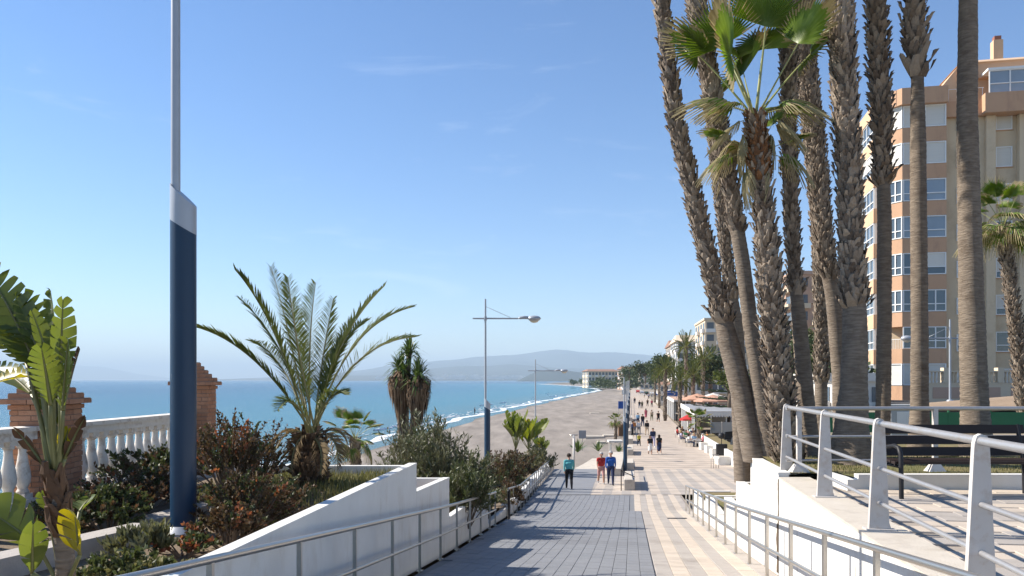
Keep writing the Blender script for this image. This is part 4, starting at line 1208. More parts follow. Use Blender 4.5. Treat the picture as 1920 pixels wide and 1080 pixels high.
def trunk_rings(mb, path, rad, n=18, m=0, rough=0.012, step=0.055):
    """slender trunk with uneven leaf-scar rings"""
    P_ = [Vector(p) for p in path]; L = [0]
    for a, b in zip(P_, P_[1:]): L.append(L[-1] + (b-a).length)
    tot = L[-1]; k = max(4, int(tot/step)); vs = []; seed = ru(0, 100)
    for i in range(k+1):
        s = tot*i/k; j = 0
        while j < len(L)-2 and L[j+1] < s: j += 1
        t = (s-L[j])/(L[j+1]-L[j]); c = P_[j].lerp(P_[j+1], t); r = lerp(rad[j], rad[j+1], t)
        r *= 1 + (0.030 if i % 2 else -0.012)*ru(0.3, 1.2)
        for q in range(n):
            a = 2*math.pi*q/n
            rr = r*(1 + 0.05*mnoise.noise((math.cos(a)*1.4+seed, math.sin(a)*1.4, s*2.2)))
            vs.append((c.x + math.cos(a)*rr, c.y + math.sin(a)*rr, c.z + 0.008*mnoise.noise((a, s*9, seed))))
    fs = [(i*n+q, i*n+(q+1) % n, (i+1)*n+(q+1) % n, (i+1)*n+q) for i in range(k) for q in range(n)]
    mb.add(vs, fs, m, 0.5)
def boots(mb, path, rad, s0, s1, size=0.13, m=0, flare=0.5, jut=1.0, dens=1.0):
    """old leaf bases wrapped round a trunk between arc lengths s0 and s1"""
    P_ = [Vector(p) for p in path]; L = [0]
    for a, b in zip(P_, P_[1:]): L.append(L[-1] + (b-a).length)
    s = s0; row = 0
    while s < s1:
        j = 0
        while j < len(L)-2 and L[j+1] < s: j += 1
        t = min(1, (s-L[j])/(L[j+1]-L[j])); c = P_[j].lerp(P_[j+1], t); r = lerp(rad[j], rad[j+1], t)
        ax = (P_[j+1]-P_[j]).normalized()
        cnt = max(5, int(2*math.pi*r/(size*0.70)*dens))
        for q in range(cnt):
            a = 2*math.pi*(q + (0.5 if row % 2 else 0) + ru(-0.22, 0.22))/cnt
            o = Vector((math.cos(a), math.sin(a), 0)); tg = Vector((-math.sin(a), math.cos(a), 0))
            w = size*ru(0.26, 0.56); h = size*ru(0.9, 1.9); out = size*flare*ru(0.3, 1.7)
            tw = ru(-0.3, 0.3)*size
            b = c + ax*ru(-0.3, 0.3)*size + o*(r*0.90)
            top = b + ax*h + o*out + tg*tw
            tp = top + (o*0.22*jut + ax*ru(-0.05, 0.2) + tg*ru(-0.15, 0.15))*size*ru(0.5, 1.6)
            mid = b + ax*h*0.5 + o*(out*0.55 + size*0.10)
            mb.add([b - tg*w, b + o*size*0.08, b + tg*w, mid - tg*w*0.85, mid + o*size*0.06, mid + tg*w*0.85,
                    top - tg*w*0.55, top + tg*w*0.55, tp, top - o*size*0.22],
                   [(0,1,4,3), (1,2,5,4), (3,4,8,6), (4,5,7,8), (6,8,9), (8,7,9), (3,6,9), (5,9,7)], m)
        s += size*0.62; row += 1
def crown(parent, top, n, kinds, R0=1.0, e0=-35, e1=80, seed=0):
    random.seed(seed)
    for i in range(n):
        t = (i+0.5)/n; el = lerp(e1, e0, t**0.8); az = i*137.5 + ru(-15, 15)
        me = FL[kinds[min(len(kinds)-1, int(t*len(kinds)))]]
        meshobj('frond', me, parent, top, (R(el), R(ru(-12, 12)), R(az)), R0*ru(0.88, 1.1))

def fan_palm(label, pts, wid, d, split=None, boot_top=True, crown_n=16, ext=3.0, smooth_all=False, size=0.13, flare=0.5, core='trunk', bootm='boot', zbase=None, crown_z=None, group='tall fan palms behind the terrace'):
    """pts: photo points (x, y) from the base up; wid: widths in photo pixels; split: photo row where the rough part begins"""
    W = [P(x, y, dd) for (x, y), dd in zip(pts, d)]
    rad = [w*0.87/FP*dd/2 for w, dd in zip(wid, d)]
    t = thing('fan_palm', label, 'palm tree', W[0], group=group)
    if ext:
        dirv = (W[-1]-W[-2]).normalized(); dirv = (dirv + Vector((0,0,1.5))).normalized()
        W.append(W[-1] + dirv*ext); rad.append(rad[-1]*0.9)
    W = [w - Vector(t.location) for w in W]
    L = [0]
    for a, b in zip(W, W[1:]): L.append(L[-1] + (b-a).length)
    tot = L[-1]
    ssplit = 0.0
    if split is not None and not smooth_all:
        zs = (HZ - split)/FP*d[0] + CZ - t.location.z
        for j in range(len(W)-1):
            if W[j].z <= zs <= W[j+1].z: ssplit = L[j] + (zs-W[j].z)/(W[j+1].z-W[j].z)*(L[j+1]-L[j])
    if smooth_all: ssplit = tot
    rad0 = list(rad)
    if ssplit < tot - 0.1:
        rad = [r*(0.74 if l >= ssplit - 0.05 else 1.0) for r, l in zip(rad, L)]
    mb = MB(); trunk_rings(mb, W, rad, 20, 0); mb.build('trunk', M[core], t, True, local=True)
    if ssplit < tot - 0.1:
        mb = MB(); boots(mb, W, rad, ssplit, tot, size, 0, flare)
        o = mb.build('leaf_bases', M[bootm], t, local=True); o['kind'] = 'stuff'
        # ragged collar where the bases have been cut off
        mb = MB(); boots(mb, W, rad, max(0, ssplit-0.04), ssplit+0.12, size*1.25, 0, flare*1.2, dens=0.9)
        o = mb.build('collar', M[bootm], t, local=True); o['kind'] = 'stuff'
    if crown_n:
        crown(t, W[-1], crown_n, ['up', 'mid', 'droop', 'dry'], 1.15, seed=int(pts[0][0]))
    return t

# ---- the clump of tall fan palms on the right
fan_palm('leaning fan palm at the left edge of the clump', [(1418,866),(1392,740),(1366,640),(1347,560),(1312,420),(1268,230),(1243,30),(1239,-60)], [54,47,45,42,40,35,31,31], [15.0,15.1,15.2,15.3,15.4,15.5,15.6,15.6], split=600)
fan_palm('upright fan palm half hidden behind the leaning one, lowest foot', [(1393,905),(1387,760),(1380,620),(1366,510),(1346,330),(1325,150),(1310,-40)], [36,35,32,29,26,26,26], [17.3]*7, split=560, size=0.09)
fan_palm('slender fan palm with bare lower trunk next to the leaning one', [(1447,868),(1428,740),(1410,630),(1392,490),(1367,340),(1340,200),(1304,0),(1296,-60)], [46,37,33,31,40,45,43,42], [14.9]*8, split=430, size=0.105)
fan_palm('straight fan palm right of the shaggy short one, bare below', [(1520,868),(1512,760),(1500,620),(1490,520),(1484,400),(1478,250),(1480,0),(1480,-60)], [46,36,32,31,33,36,40,40], [15.2]*8, split=548, size=0.105)
fan_palm('thin shaggy fan palm far behind the middle of the clump', [(1541,822),(1539,750),(1540,640),(1536,500),(1528,350),(1520,150),(1515,-40)], [26,27,29,29,29,29,29], [20.0]*7, split=715, size=0.11)
fan_palm('fan palm with bent trunk behind the thickest one', [(1578,842),(1574,700),(1562,560),(1546,463),(1526,250),(1510,120),(1497,0),(1490,-60)], [33,31,31,46,52,50,47,46], [16.5]*8, split=520, size=0.105)
fan_palm('thickest fan palm of the clump with a ragged collar', [(1592,872),(1596,800),(1601,720),(1603,600),(1598,500),(1590,300),(1580,100),(1576,0),(1574,-60)], [98,70,56,50,58,58,58,58,58], [13.7]*9, split=572, size=0.13)
fan_palm('fan palm with dark shaggy top before the sunny side of the block', [(1653,848),(1656,760),(1658,600),(1658,400),(1656,330),(1653,213),(1645,60),(1642,-60)], [34,31,30,29,34,44,42,40], [16.3]*8, split=345, size=0.13, flare=0.75)
fan_palm('bare fan palm with a flared vase of leaf bases at the top', [(1723,852),(1724,760),(1724,600),(1722,400),(1721,250),(1720,140),(1716,60),(1714,-30)], [50,37,34,33,32,33,54,40], [15.8]*8, split=142, size=0.16, flare=0.6)
fan_palm('completely bare fan palm with the broadest foot on the far right', [(1831,858),(1828,780),(1824,660),(1818,440),(1813,213),(1815,0),(1816,-60)], [72,57,52,46,41,37,36], [15.0]*7, smooth_all=True)
# the short shaggy palm whose crown is in the picture
def short_palm():
    pts = [(1478,872),(1468,780),(1452,640),(1441,500),(1430,380),(1420,270),(1416,225)]
    wid = [72,70,62,54,46,42,34]
    d = [13.9]*7
    t = fan_palm('short shaggy fan palm with its green crown in full view', pts, wid, d, split=871, crown_n=0, ext=0, size=0.12, flare=0.65, core='boot_core')
    base = Vector(t.location)
    W = [P(x, y, 13.9) - base for x, y in pts]; rad = [w/FP*13.9/2 for w in wid]
    mb = MB(); boots(mb, W[-3:], [r*0.78 for r in rad[-3:]], 0.35, 1.5, 0.11, 0, 0.45); o = mb.build('fresh_leaf_bases', M['boot_red'], t, local=True); o['kind'] = 'stuff'
    top = W[-1]
    # (kind, azimuth from +X anticlockwise, elevation, scale)
    for kd, az, el, sc, roll in (('up', 95, 88, 1.16, 8), ('mid', 182, 57, 1.0, 10), ('mid', -2, 55, 1.02, -10), ('droop', 200, 40, 0.7, 0), ('droop', -20, 36, 0.75, 0),
                           ('mid', 60, 72, 1.0, 0), ('mid', 130, 70, 1.0, 0), ('up', 165, 76, 1.05, -65), ('up', 15, 74, 0.92, 30), ('droop', 150, 55, 0.9, 0), ('droop', 30, 52, 0.9, 0), ('up', 262, 86, 0.95, 25), ('dry', 190, 25, 0.6, 0),
                           ('dry', 345, 25, 0.6, 0), ('dry', 170, -15, 0.6, 0), ('dry', 10, -15, 0.6, 0), ('up', 30, 75, 0.9, -30), ('dry', 90, 20, 1.0, 0)):
        meshobj('frond', FL[kd], t, top, (R(el), R(roll), R(az-90)), sc*(0.95 if kd in ('up', 'mid') else 0.72))
    # second, lower tuft of leaves half way down
    q = P(1419, 290, 13.9) - base
    for kd, az, el, sc in (('mid', 184, 30, 0.56), ('mid', -4, 26, 0.52), ('up', 20, 62, 0.5), ('droop', 160, 20, 0.6), ('droop', 350, 10, 0.6), ('dry', 180, -20, 0.5), ('dry', 0, -25, 0.5)):
        meshobj('frond', FL[kd], t, q, (R(el), 0, R(az-90)), sc*0.8)
short_palm()
# smaller palm by the apartment block
def street_palm():
    pts = [(1926,850),(1924,800),(1916,720),(1905,620),(1894,530),(1885,470),(1881,430)]
    t = fan_palm('small leaning fan palm with pale drooping fronds before the shaded facade', pts, [34,32,31,30,27,24,17], [24.0]*7, split=849, crown_n=0, ext=0, size=0.13, flare=0.55, core='boot_core', group=None)
    top = P(1881, 428, 24.0) - Vector(t.location)
    random.seed(5)
    for i in range(24):
        el = lerp(85, -10, (i/23)**0.9)
        meshobj('frond', FL['mid' if i < 9 else 'droop'], t, top, (R(el), R(ru(-15, 15)), R(i*137.5)), ru(0.50, 0.66))
street_palm()

# ------------------------------------------------------------------ date palm in the planter
def hero_date_palm():
    d0 = 12.0; base = P(580, 908, d0)
    t = thing('date_palm', 'young date palm with arching fronds in the white planter', 'palm tree', base)
    mb = MB()
    tr = [base + Vector((0,0,-0.1)), base + Vector((0.0,0,0.2)), base + Vector((-0.02,0,0.5)), base + Vector((0,0,0.74))]
    mb.tube(tr, [0.19,0.22,0.20,0.12], 14); mb.build('trunk', M['boot_core'], t, True)
    mb = MB(); boots(mb, tr, [0.19,0.21,0.19,0.13], 0.0, 0.85, 0.10, 0, 0.8, 2.6); o = mb.build('leaf_bases', M['boot_brown'], t); o['kind'] = 'stuff'
    heart = P(585, 850, d0) + Vector((0,0,0.25))
    specs = [((362,612), (482,640), -0.5, 0), ((440,505), (525,600), -0.3, 0), ((508,500), (545,620), 0.7, 0), ((592,530), (575,640), -0.9, 0), ((722,535), (612,640), 0.5, 0), ((772,576), (640,610), -0.3, 0), ((778,632), (650,640), -0.9, 0),
             ((548,560), (560,690), 1.5, 0), ((660,600), (610,690), 1.3, 0), ((470,640), (540,660), 1.4, 0), ((540,520), (555,650), -1.2, 0), ((625,560), (600,680), 0.9, 0), ((690,600), (618,640), 0.9, 0), ((450,560),(540,640), 0.8, 0),
             ((648,740), (618,720), -0.9, 0), ((520,770), (548,720), -0.9, 0), ((505,880), (530,780), -0.6, 1), ((545,885), (550,800), -0.7, 1), ((632,880), (640,800), -0.5, 1), ((658,860), (650,780), 0.4, 1), ((600,890), (610,820), -0.8, 1)]
    for (tp, ct, dd, dry) in specs:
        p2 = P(tp[0], tp[1], d0 + dd); p1 = P(ct[0], ct[1], d0 + dd*0.4)
        h = heart + Vector((ru(-0.08, 0.08), ru(-0.08, 0.08), 0))
        path = bez(h, p1, p2, 16)
        L = (p2-h).length
        mb = feather(path, 0.20 + 0.055*L, int(26 + 18*L), start=0.22, r0=0.018, droop=0.10 if not dry else 0.35, wid=0.015)
        mb.build('frond', [M['frond_dry'] if dry else M['frond'], M['rachis']], t)
hero_date_palm()

# frond meshes for the palms further off
DF = []
for k in range(4):
    L = 2.6
    sag = (0.2, 0.6, 1.1, 1.7)[k]
    path = [Vector((0, L*math.sin(t*1.0)*(1-0.08*sag*t), L*0.55*t - sag*t*t*1.05)) for t in [i/9 for i in range(10)]]
    DF.append(steal(feather(path, 0.42, 30, start=0.12, r0=0.03, droop=0.3, wid=0.045).build('frond', [M['frond'], M['rachis']])))
def date_palm(label, x, y, z, h, n=34, sc=1.0, trunk_r=0.22, group='date palms along the promenade', seed=1, lean=0.0):
    random.seed(seed)
    t = thing('date_palm', label, 'palm tree', (x, y, z), group=group)
    mb = MB(); path = [(0,0,-0.2), (lean*0.4,0,h*0.5), (lean,0,h)]
    mb.tube(path, [trunk_r*1.15, trunk_r, trunk_r*0.95], 10); mb.build('trunk', M['boot_core'], t, True, True)
    mb = MB(); boots(mb, [Vector(p) for p in path], [trunk_r*1.1, trunk_r, trunk_r*1.1], h*0.05, h, 0.26, 0, 0.35, dens=0.75); o = mb.build('leaf_bases', M['boot'], t, local=True); o['kind'] = 'stuff'
    for i in range(n):
        t_ = (i+0.5)/n; el = lerp(75, -35, t_**0.85)
        k = min(3, int(t_*4))
        meshobj('frond', DF[k], t, (lean, 0, h), (R(el-20), R(ru(-10, 10)), R(i*137.5 + ru(-10, 10))), sc*ru(0.85, 1.1))
    return t
def gz(X, Y): return max(0.0, ground_z(X - 0.15*Y, Y)) if Y > 64 else ground_z(X - 0.15*Y, Y)
pl = [('date palm left of the blue restaurant sign', 1247, 128, 690, 1.0), ('tallest date palm rising over the restaurant roofs', 1286, 138, 648, 1.25), ('short thick date palm nearest the restaurant awning', 1299, 118, 700, 1.0),
      ('date palm behind the blue restaurant sign', 1262, 165, 692, 1.1), ('date palm between the tallest one and the leaning fan palm', 1318, 125, 672, 1.0), ('small date palm at the left end of the palm row', 1236, 185, 702, 1.0),
      ('date palm far along the row behind the others', 1228, 240, 700, 1.2), ('date palm in front of the cream apartments', 1333, 150, 668, 1.1), ('date palm filling the gap by the striped awning', 1275, 112, 712, 0.9)]
for i, (lb, px, d, cy, sc) in enumerate(pl):
    q = P(px, cy, d); z0 = 0.0
    date_palm(lb, q.x, q.y, z0, max(2.5, q.z - 0.4), 36, sc, seed=i+3)

# ------------------------------------------------------------------ big paddle-leaved plants
def paddle(p0, p1, p2, width, face, m_leaf, name, parent, slits=8, curl=0.35, stalk=0.016, bendv=None, gap=0.35):
    """stalk p0->p1, blade p1->p2 split into strips like a wind-torn banana leaf; face = blade normal hint"""
    p0, p1, p2 = Vector(p0), Vector(p1), Vector(p2); face = Vector(face).normalized()
    mb = MB()
    mid = (p0+p1)/2 + (bendv or Vector((0,0,0)))
    mb.tube(bez(p0, mid, p1, 6), [stalk*1.3]*3 + [stalk]*4, 6, 1)
    ctrl = (p1+p2)/2 + Vector((0,0,1))*(p2-p1).length*0.10
    N = slits*4
    path = bez(p1, ctrl, p2, N)
    mb.tube(path[::2], [lerp(stalk*0.9, 0.003, i/(len(path[::2])-1)) for i in range(len(path[::2]))], 5, 1)
    def wd(t): return width*(math.sin(math.pi*min(1, max(0, t*0.92+0.06)))**0.6)*0.5
    for sg in (-1, 1):
        for s in range(slits):
            i0 = s*4; i1 = i0+4
            off = ru(-0.25, 0.3); torn = ru(0, gap)
            rows = []
            for w in (0.0, 0.35, 0.7, 1.0):
                row = []
                for i in range(i0, i1+1):
                    t = i/N; tt = (i-i0)/4
                    d = (path[min(i+1, N)]-path[max(i-1, 0)]).normalized()
                    sd = d.cross(face).normalized()*sg
                    nn = sd.cross(d)*sg
                    # strips taper toward the margin when torn
                    sh = (tt-0.5)*torn*w*w
                    pos = path[i] + sd*wd(t)*w*(1-0.12*w) + d*(w*width*0.22 - sh*(p2-p1).length/slits*1.2) + face*(curl*width*0.5*w*w + off*w*w*width*0.2)
                    row.append(pos)
                rows.append(row)
            mb.sheet(rows, 0)
    return mb.build(name, [M[m_leaf], M['strel_stalk']], parent, True)

def leaning_plant():
    D = 6.0
    def Q(x, y, dd=0.0): return P(x, y, D + dd)
    t = thing('bird_of_paradise_plant', 'large leaning plant with torn paddle leaves before the brick pillar', 'plant', Q(128, 1150))
    mb = MB(); tp = [Q(125,1150), Q(122,1040), Q(112,960), Q(100,880)]
    mb.tube(tp, [0.075,0.066,0.062,0.045], 12); mb.build('trunk', M['trunk'], t, True)
    mb = MB(); boots(mb, tp, [0.06,0.056,0.05,0.035], 0.55, 1.02, 0.13, 0, 0.22, 0.5, dens=0.7); o = mb.build('leaf_sheaths', M['strel_brown'], t); o['kind'] = 'stuff'
    b = Q(105, 905)
    C = Vector((0.1,-1,0.1))
    specs = [((70,690),(-30,500),0.52,(0.5,-0.8,-0.3),'strel',9,0.6,0.10), ((98,700),(60,585),0.20,(0.9,-0.5,0),'strel',5,0.2,0.0), ((112,735),(118,562),0.26,(0.75,-0.65,0),'strel',6,0.25,-0.05),
             ((118,770),(128,640),0.24,(-0.3,-1,0.1),'strel',8,0.8,-0.1), ((75,700),(-15,625),0.22,(0.2,-0.9,0.4),'strel',7,0.4,0.1), ((60,705),(-25,725),0.26,(0,-0.6,0.8),'strel_yellow',6,0.5,0.12), ((85,690),(20,640),0.2,(0.4,-0.7,0.5),'strel',6,0.5,0.2),
             ((95,760),(78,655),0.30,(0.5,-0.9,0),'strel',7,0.5,-0.15), ((110,720),(95,545),0.24,(-0.5,-0.8,0),'strel',6,0.4,0.2), ((60,740),(-10,690),0.3,(0.3,-0.7,0.6),'strel',7,0.4,0.25)]
    for p1, p2, w, fc, m, sl, gp, dd in specs:
        paddle(b + Vector((ru(-0.03,0.03), ru(-0.03,0.03), ru(-0.1,0.1))), Q(*p1, dd), Q(*p2, dd*2.2), w*0.8, fc, m, 'leaf', t, sl + 2, gap=gp + 0.25, bendv=Vector((ru(-0.05,0.05),0,0)))
    for p1, p2, w, fc, m in (((90,720),(108,600),0.16,(0.95,-0.3,0),'strel'), ((105,800),(70,700),0.22,(0.6,-0.8,0.1),'strel'), ((95,690),(45,555),0.3,(0.55,-0.8,0.1),'strel'), ((120,760),(150,655),0.14,(-0.7,-0.6,0.2),'strel_brown'), ((70,650),(5,560),0.34,(0.45,-0.85,-0.1),'strel'), ((50,680),(-30,560),0.34,(0.6,-0.7,0.1),'strel')):
        paddle(b, Q(*p1, 0.1), Q(*p2, 0.25), w, fc, m, 'leaf', t, 9, gap=0.9)
    paddle(b, Q(122,860), Q(160,782), 0.10, (0.4,-1,0), 'strel_brown', 'dead_leaf', t, 3, 0.9)
    paddle(b, Q(80,870), Q(28,805), 0.09, (0.2,-1,0.2), 'strel_brown', 'dead_leaf', t, 3, 0.9)
    paddle(b, Q(118,850), Q(128,805), 0.13, (0.4,-1,0), 'strel_yellow', 'leaf', t, 3, 0.4)
    f = Q(118, 1110)
    paddle(f, Q(75,1030), Q(-30,955), 0.42, (0.35,-0.75,0.55), 'strel', 'leaf', t, 5, 0.4, gap=0.5)
    paddle(f, Q(60,1075,-0.1), Q(62,985,-0.2), 0.22, (0.7,-0.7,0.1), 'strel', 'leaf', t, 4, 0.3)
    paddle(f, Q(150,1040,-0.1), Q(140,965,-0.15), 0.26, (-0.4,-0.9,0.2), 'strel_yellow', 'leaf', t, 4, 0.5)
    paddle(f, Q(92,960,0.1), Q(78,925,0.1), 0.12, (0.4,-0.9,0.2), 'strel', 'leaf', t, 3, 0.3)
    paddle(f, Q(150,960,0.15), Q(168,935,0.3), 0.20, (-0.2,-0.9,0.5), 'strel', 'leaf', t, 4, 0.3)
leaning_plant()

def strelitzia(label, x, y, d, ptop, n, m, seed, wd=0.42, tr=0.09):
    """clump with a short stem; (x, y) photo foot, ptop photo row of the tips"""
    random.seed(seed)
    b = P(x, y, d); H = (y-ptop)/FP*d
    t = thing('bird_of_paradise_plant', label, 'plant', b)
    mb = MB(); tp = [b, b + Vector((0.02,0,H*0.25)), b + Vector((-0.03,0,H*0.48))]
    mb.tube(tp, [tr*1.2, tr, tr*0.8], 9); mb.build('trunk', M['trunk'], t, True)
    c = tp[-1]
    for i in range(n):
        az = i*137.5; sp = ru(0.15, 0.55)*(1 if i > 2 else 0.3)
        o = Vector((math.cos(R(az)), math.sin(R(az)), 0))
        p1 = c + o*sp*H*0.22 + Vector((0,0,H*ru(0.12, 0.24)))
        p2 = p1 + o*sp*H*ru(0.3, 0.55) + Vector((0,0,H*ru(0.16, 0.36)))
        paddle(c, p1, p2, wd*ru(0.8, 1.1), (o*-0.7 + Vector((0,0,0.5)) + Vector((ru(-.4,.4), -0.5, 0))), m if rnd() > 0.12 else 'strel_yellow', 'leaf', t, 6, gap=0.4, stalk=0.02)
    return t
strelitzia('dark paddle-leaved plant left of the third street lamp', 968, 905, 50, 776, 11, 'strel', 3, 0.75, 0.16)
strelitzia('yellow-green paddle-leaved plant at the third street lamp', 992, 895, 52, 790, 12, 'strel_yg', 4, 0.8, 0.14) if 'strel_yg' in M else None
M['strel_yg'] = mat('yellow_green_leaf', (0.19,0.20,0.03), (0.12,0.16,0.03), 0.4, 2, 0, spec=0.4, trans=0.4, rw=0.6)
strelitzia('yellow-green paddle-leaved plant at the third street lamp', 992, 895, 52, 788, 13, 'strel_yg', 4, 0.8, 0.14)
strelitzia('small grey-green paddle plant right of the third street lamp', 1016, 888, 54, 822, 10, 'strel', 5, 0.6, 0.12)

# ------------------------------------------------------------------ yucca
def yucca():
    b = Vector((-3.0, 22.5, bank_z(-3.0, 22.5) - 0.1))
    t = thing('yucca', 'yucca with green sword leaves over a hanging brown skirt', 'plant', b)
    heads = [P(752, 690, 22.5), P(784, 700, 22.3), P(768, 655, 22.6)]
    for h in heads:
        mb = MB(); mb.tube(bez(b, (b+h)/2 + Vector((ru(-0.2,0.2),0,0)), h, 6), [0.13,0.12,0.11,0.10,0.09,0.08,0.07], 8); mb.build('stem', M['twig'], t, True)
    g = MB(); s = MB()
    for hi, h in enumerate(heads):
        for i in range(150):
            az = ru(0, 2*math.pi); el = R(ru(-25, 88)); L = ru(0.40, 0.68)*(0.85 if hi == 2 else 1)
            o = Vector((math.cos(az)*math.cos(el), math.sin(az)*math.cos(el), math.sin(el)))
            sd = o.cross(Vector((0,0,1))).normalized() if abs(o.z) < 0.98 else Vector((1,0,0))
            p = h + o*0.05 - Vector((0,0,ru(0, 0.3))); dr = L*0.32*math.cos(el)
            q1 = p + o*L*0.55; q2 = p + o*L - Vector((0,0,dr)); w = sd*0.024
            g.add([p-w*0.6, p+w*0.6, q1+w, q1-w, q2], [(0,1,2,3), (3,2,4)])
        if hi < 2:
            for i in range(420):
                az = ru(0, 2*math.pi); zz = ru(-0.1, 1.15); L = ru(0.35, 0.65)
                o = Vector((math.cos(az), math.sin(az), 0)); rr = 0.10 + 0.20*sstep(1.2-zz) * ru(0.7, 1.1)
                p = h + o*rr*0.5 - Vector((0,0,0.12+zz*0.78)); q1 = p + o*(rr*0.75) - Vector((0,0,L*0.35)); q2 = p + o*(rr*0.75*ru(0.6,1.0)) - Vector((0,0,L))
                w = Vector((-o.y, o.x, 0))*0.026
                s.add([p-w, p+w, q1+w, q1-w, q2], [(0,1,2,3), (3,2,4)])
    o = g.build('leaves', M['yucca'], t); o['kind'] = 'stuff'
    o = s.build('dead_skirt', M['yucca_dead'], t); o['kind'] = 'stuff'
yucca()
# small fan palm on the sand beyond the planter
def beach_fan(label, px, py, d, zg, sc, n=14, kinds=('up','mid','mid','droop'), grp=None, r=0.2):
    c = P(px, py, d)
    t = thing('fan_palm', label, 'palm tree', (c.x, c.y, zg), group=grp)
    mb = MB(); path = [Vector((0,0,-0.1)), Vector((0.05,0,(c.z-zg)*0.6)), Vector((0,0,c.z-zg))]
    mb.tube(path, [r*1.2, r, r*1.05], 9); mb.build('trunk', M['boot_core'], t, True, True)
    mb = MB(); boots(mb, path, [r*1.2, r, r], 0.1, c.z-zg, 0.2, 0, 0.4, dens=0.8); o = mb.build('leaf_bases', M['boot'], t, local=True); o['kind'] = 'stuff'
    random.seed(int(px))
    for i in range(n):
        tt = (i+0.5)/n; el = lerp(78, -30, tt)
        meshobj('frond', FL[kinds[min(len(kinds)-1, int(tt*len(kinds)))]], t, path[-1], (R(el), R(ru(-10,10)), R(i*137.5)), sc*ru(0.85, 1.1))
beach_fan('small fan palm on the sand behind the white planter', 665, 822, 44, -1.2, 0.78, 18, r=0.24)
beach_fan('small palm standing on the beach by the promenade lamps', 1154, 790, 98, -1.1, 0.48, 20, ('mid','mid','droop','droop'), r=0.10)

# ------------------------------------------------------------------ shrubs
def shrub(label, c, rx, ry, h, nb, nl, leaf, lw, mats, twig=0.4, seed=0, up=0.4, cat='shrub', name='shrub', spike=0.25):
    """branching shrub: stems reach into an uneven volume, leaves sit along the outer shoots"""
    random.seed(seed)
    c = Vector(c); t = thing(name, label, cat, c)
    tw = MB(); lf = [MB() for _ in mats]
    shoots = []
    for b in range(nb):
        az = ru(0, 2*math.pi); q = ru(0, 1)**0.6
        end = c + Vector((math.cos(az)*rx*q, math.sin(az)*ry*q, h*(0.35 + 0.65*math.sqrt(max(0, 1-q*q)))*ru(0.7, 1.0+spike)))
        st = c + Vector((math.cos(az)*rx*q*0.25, math.sin(az)*ry*q*0.25, 0))
        ct = st.lerp(end, 0.5) + Vector((0, 0, h*0.12))
        path = bez(st, ct, end, 4)
        if rnd() < twig: tw.tube(path, [0.014, 0.011, 0.008, 0.006, 0.003], 4)
        for s in range(3):
            k = random.randrange(1, 4); p = path[k]
            e2 = p + (end-p)*ru(0.6, 1.0) + Vector((ru(-1,1)*rx, ru(-1,1)*ry, ru(-0.2,0.9)*h))*0.22
            shoots.append((p, e2))
            if rnd() < twig: tw.tube([p, e2], [0.006, 0.002], 3)
        shoots.append((path[2], end))
    per = max(1, int(nl/len(shoots)))
    for (a, b) in shoots:
        d = (b-a); mi = 0 if len(mats) == 1 or rnd() < 0.72 else random.randrange(1, len(mats))
        for i in range(per):
            p = a + d*ru(0.25, 1.03)
            v = Vector((ru(-1,1), ru(-1,1), ru(-0.6,1)+up)).normalized(); v = (v + d.normalized()*0.5).normalized()
            s = v.cross(Vector((ru(-1,1), ru(-1,1), ru(-1,1)))).normalized()*lw
            L = leaf*ru(0.65, 1.25); m1 = p + v*L*0.5
            lf[mi].add([p, m1 + s, p + v*L, m1 - s], [(0,1,2,3)])
    if tw.v: o = tw.build('twigs', M['twig'], t); o['kind'] = 'stuff'
    for q, mm in zip(lf, mats):
        if q.v: o = q.build('foliage', M[mm], t); o['kind'] = 'stuff'
    return t
def gb(px, d, dz=0.0):
    x = (px-960)/FP*d; return (x, d, bank_z(x, d) + dz)
# dry bougainvillea round the lamp foot
shrub('brown dry shrub left of the blue lamp column', gb(262, 10.6), 0.85, 0.55, 0.50, 46, 3600, 0.055, 0.017, ['shrub_dry','shrub','shrub_orange'], 0.6, 1)
shrub('tall dry shrub with orange bracts right of the blue lamp column', gb(430, 11.4), 0.80, 0.8, 0.80, 60, 6000, 0.05, 0.015, ['shrub_dry','shrub','shrub_orange'], 0.9, 2, spike=0.5)
shrub('low brown shrub spilling onto the white wall top', gb(462, 9.6, 0.0), 0.72, 0.7, 0.60, 44, 4600, 0.05, 0.016, ['shrub_dry','shrub','shrub_dry','shrub_orange'], 0.7, 3)
shrub('dark tangled shrub at the foot of the brick wall', gb(300, 12.0), 1.0, 0.5, 0.50, 44, 3800, 0.06, 0.02, ['shrub','shrub_dry'], 0.5, 4)
shrub('small orange flowered plant at the lamp foot', gb(345, 8.3), 0.40, 0.30, 0.20, 24, 1100, 0.06, 0.02, ['shrub','shrub_orange'], 0.3, 5)
shrub('pale green succulent clump beside the lamp foot', gb(268, 8.2), 0.36, 0.3, 0.30, 30, 900, 0.10, 0.016, ['oleander','grass'], 0.1, 6, up=0.9)
shrub('dry red brown shrub between lamp column and date palm', gb(480, 12.0), 0.7, 0.6, 0.72, 40, 3600, 0.045, 0.014, ['shrub_dry','shrub'], 1.0, 7, spike=0.4)
shrub('dark dense shrub left of the lamp foot', gb(205, 9.6), 0.62, 0.5, 0.48, 46, 4200, 0.06, 0.019, ['shrub','shrub_dry'], 0.5, 18)
shrub('dark low shrub in the shade of the brick wall', gb(150, 9.6), 0.6, 0.5, 0.40, 36, 2800, 0.06, 0.02, ['shrub','shrub_dry'], 0.5, 19)
shrub('dry tangle between lamp foot and white wall', gb(428, 8.7), 0.42, 0.5, 0.40, 40, 3400, 0.05, 0.016, ['shrub_dry','shrub','shrub_orange'], 0.8, 20)
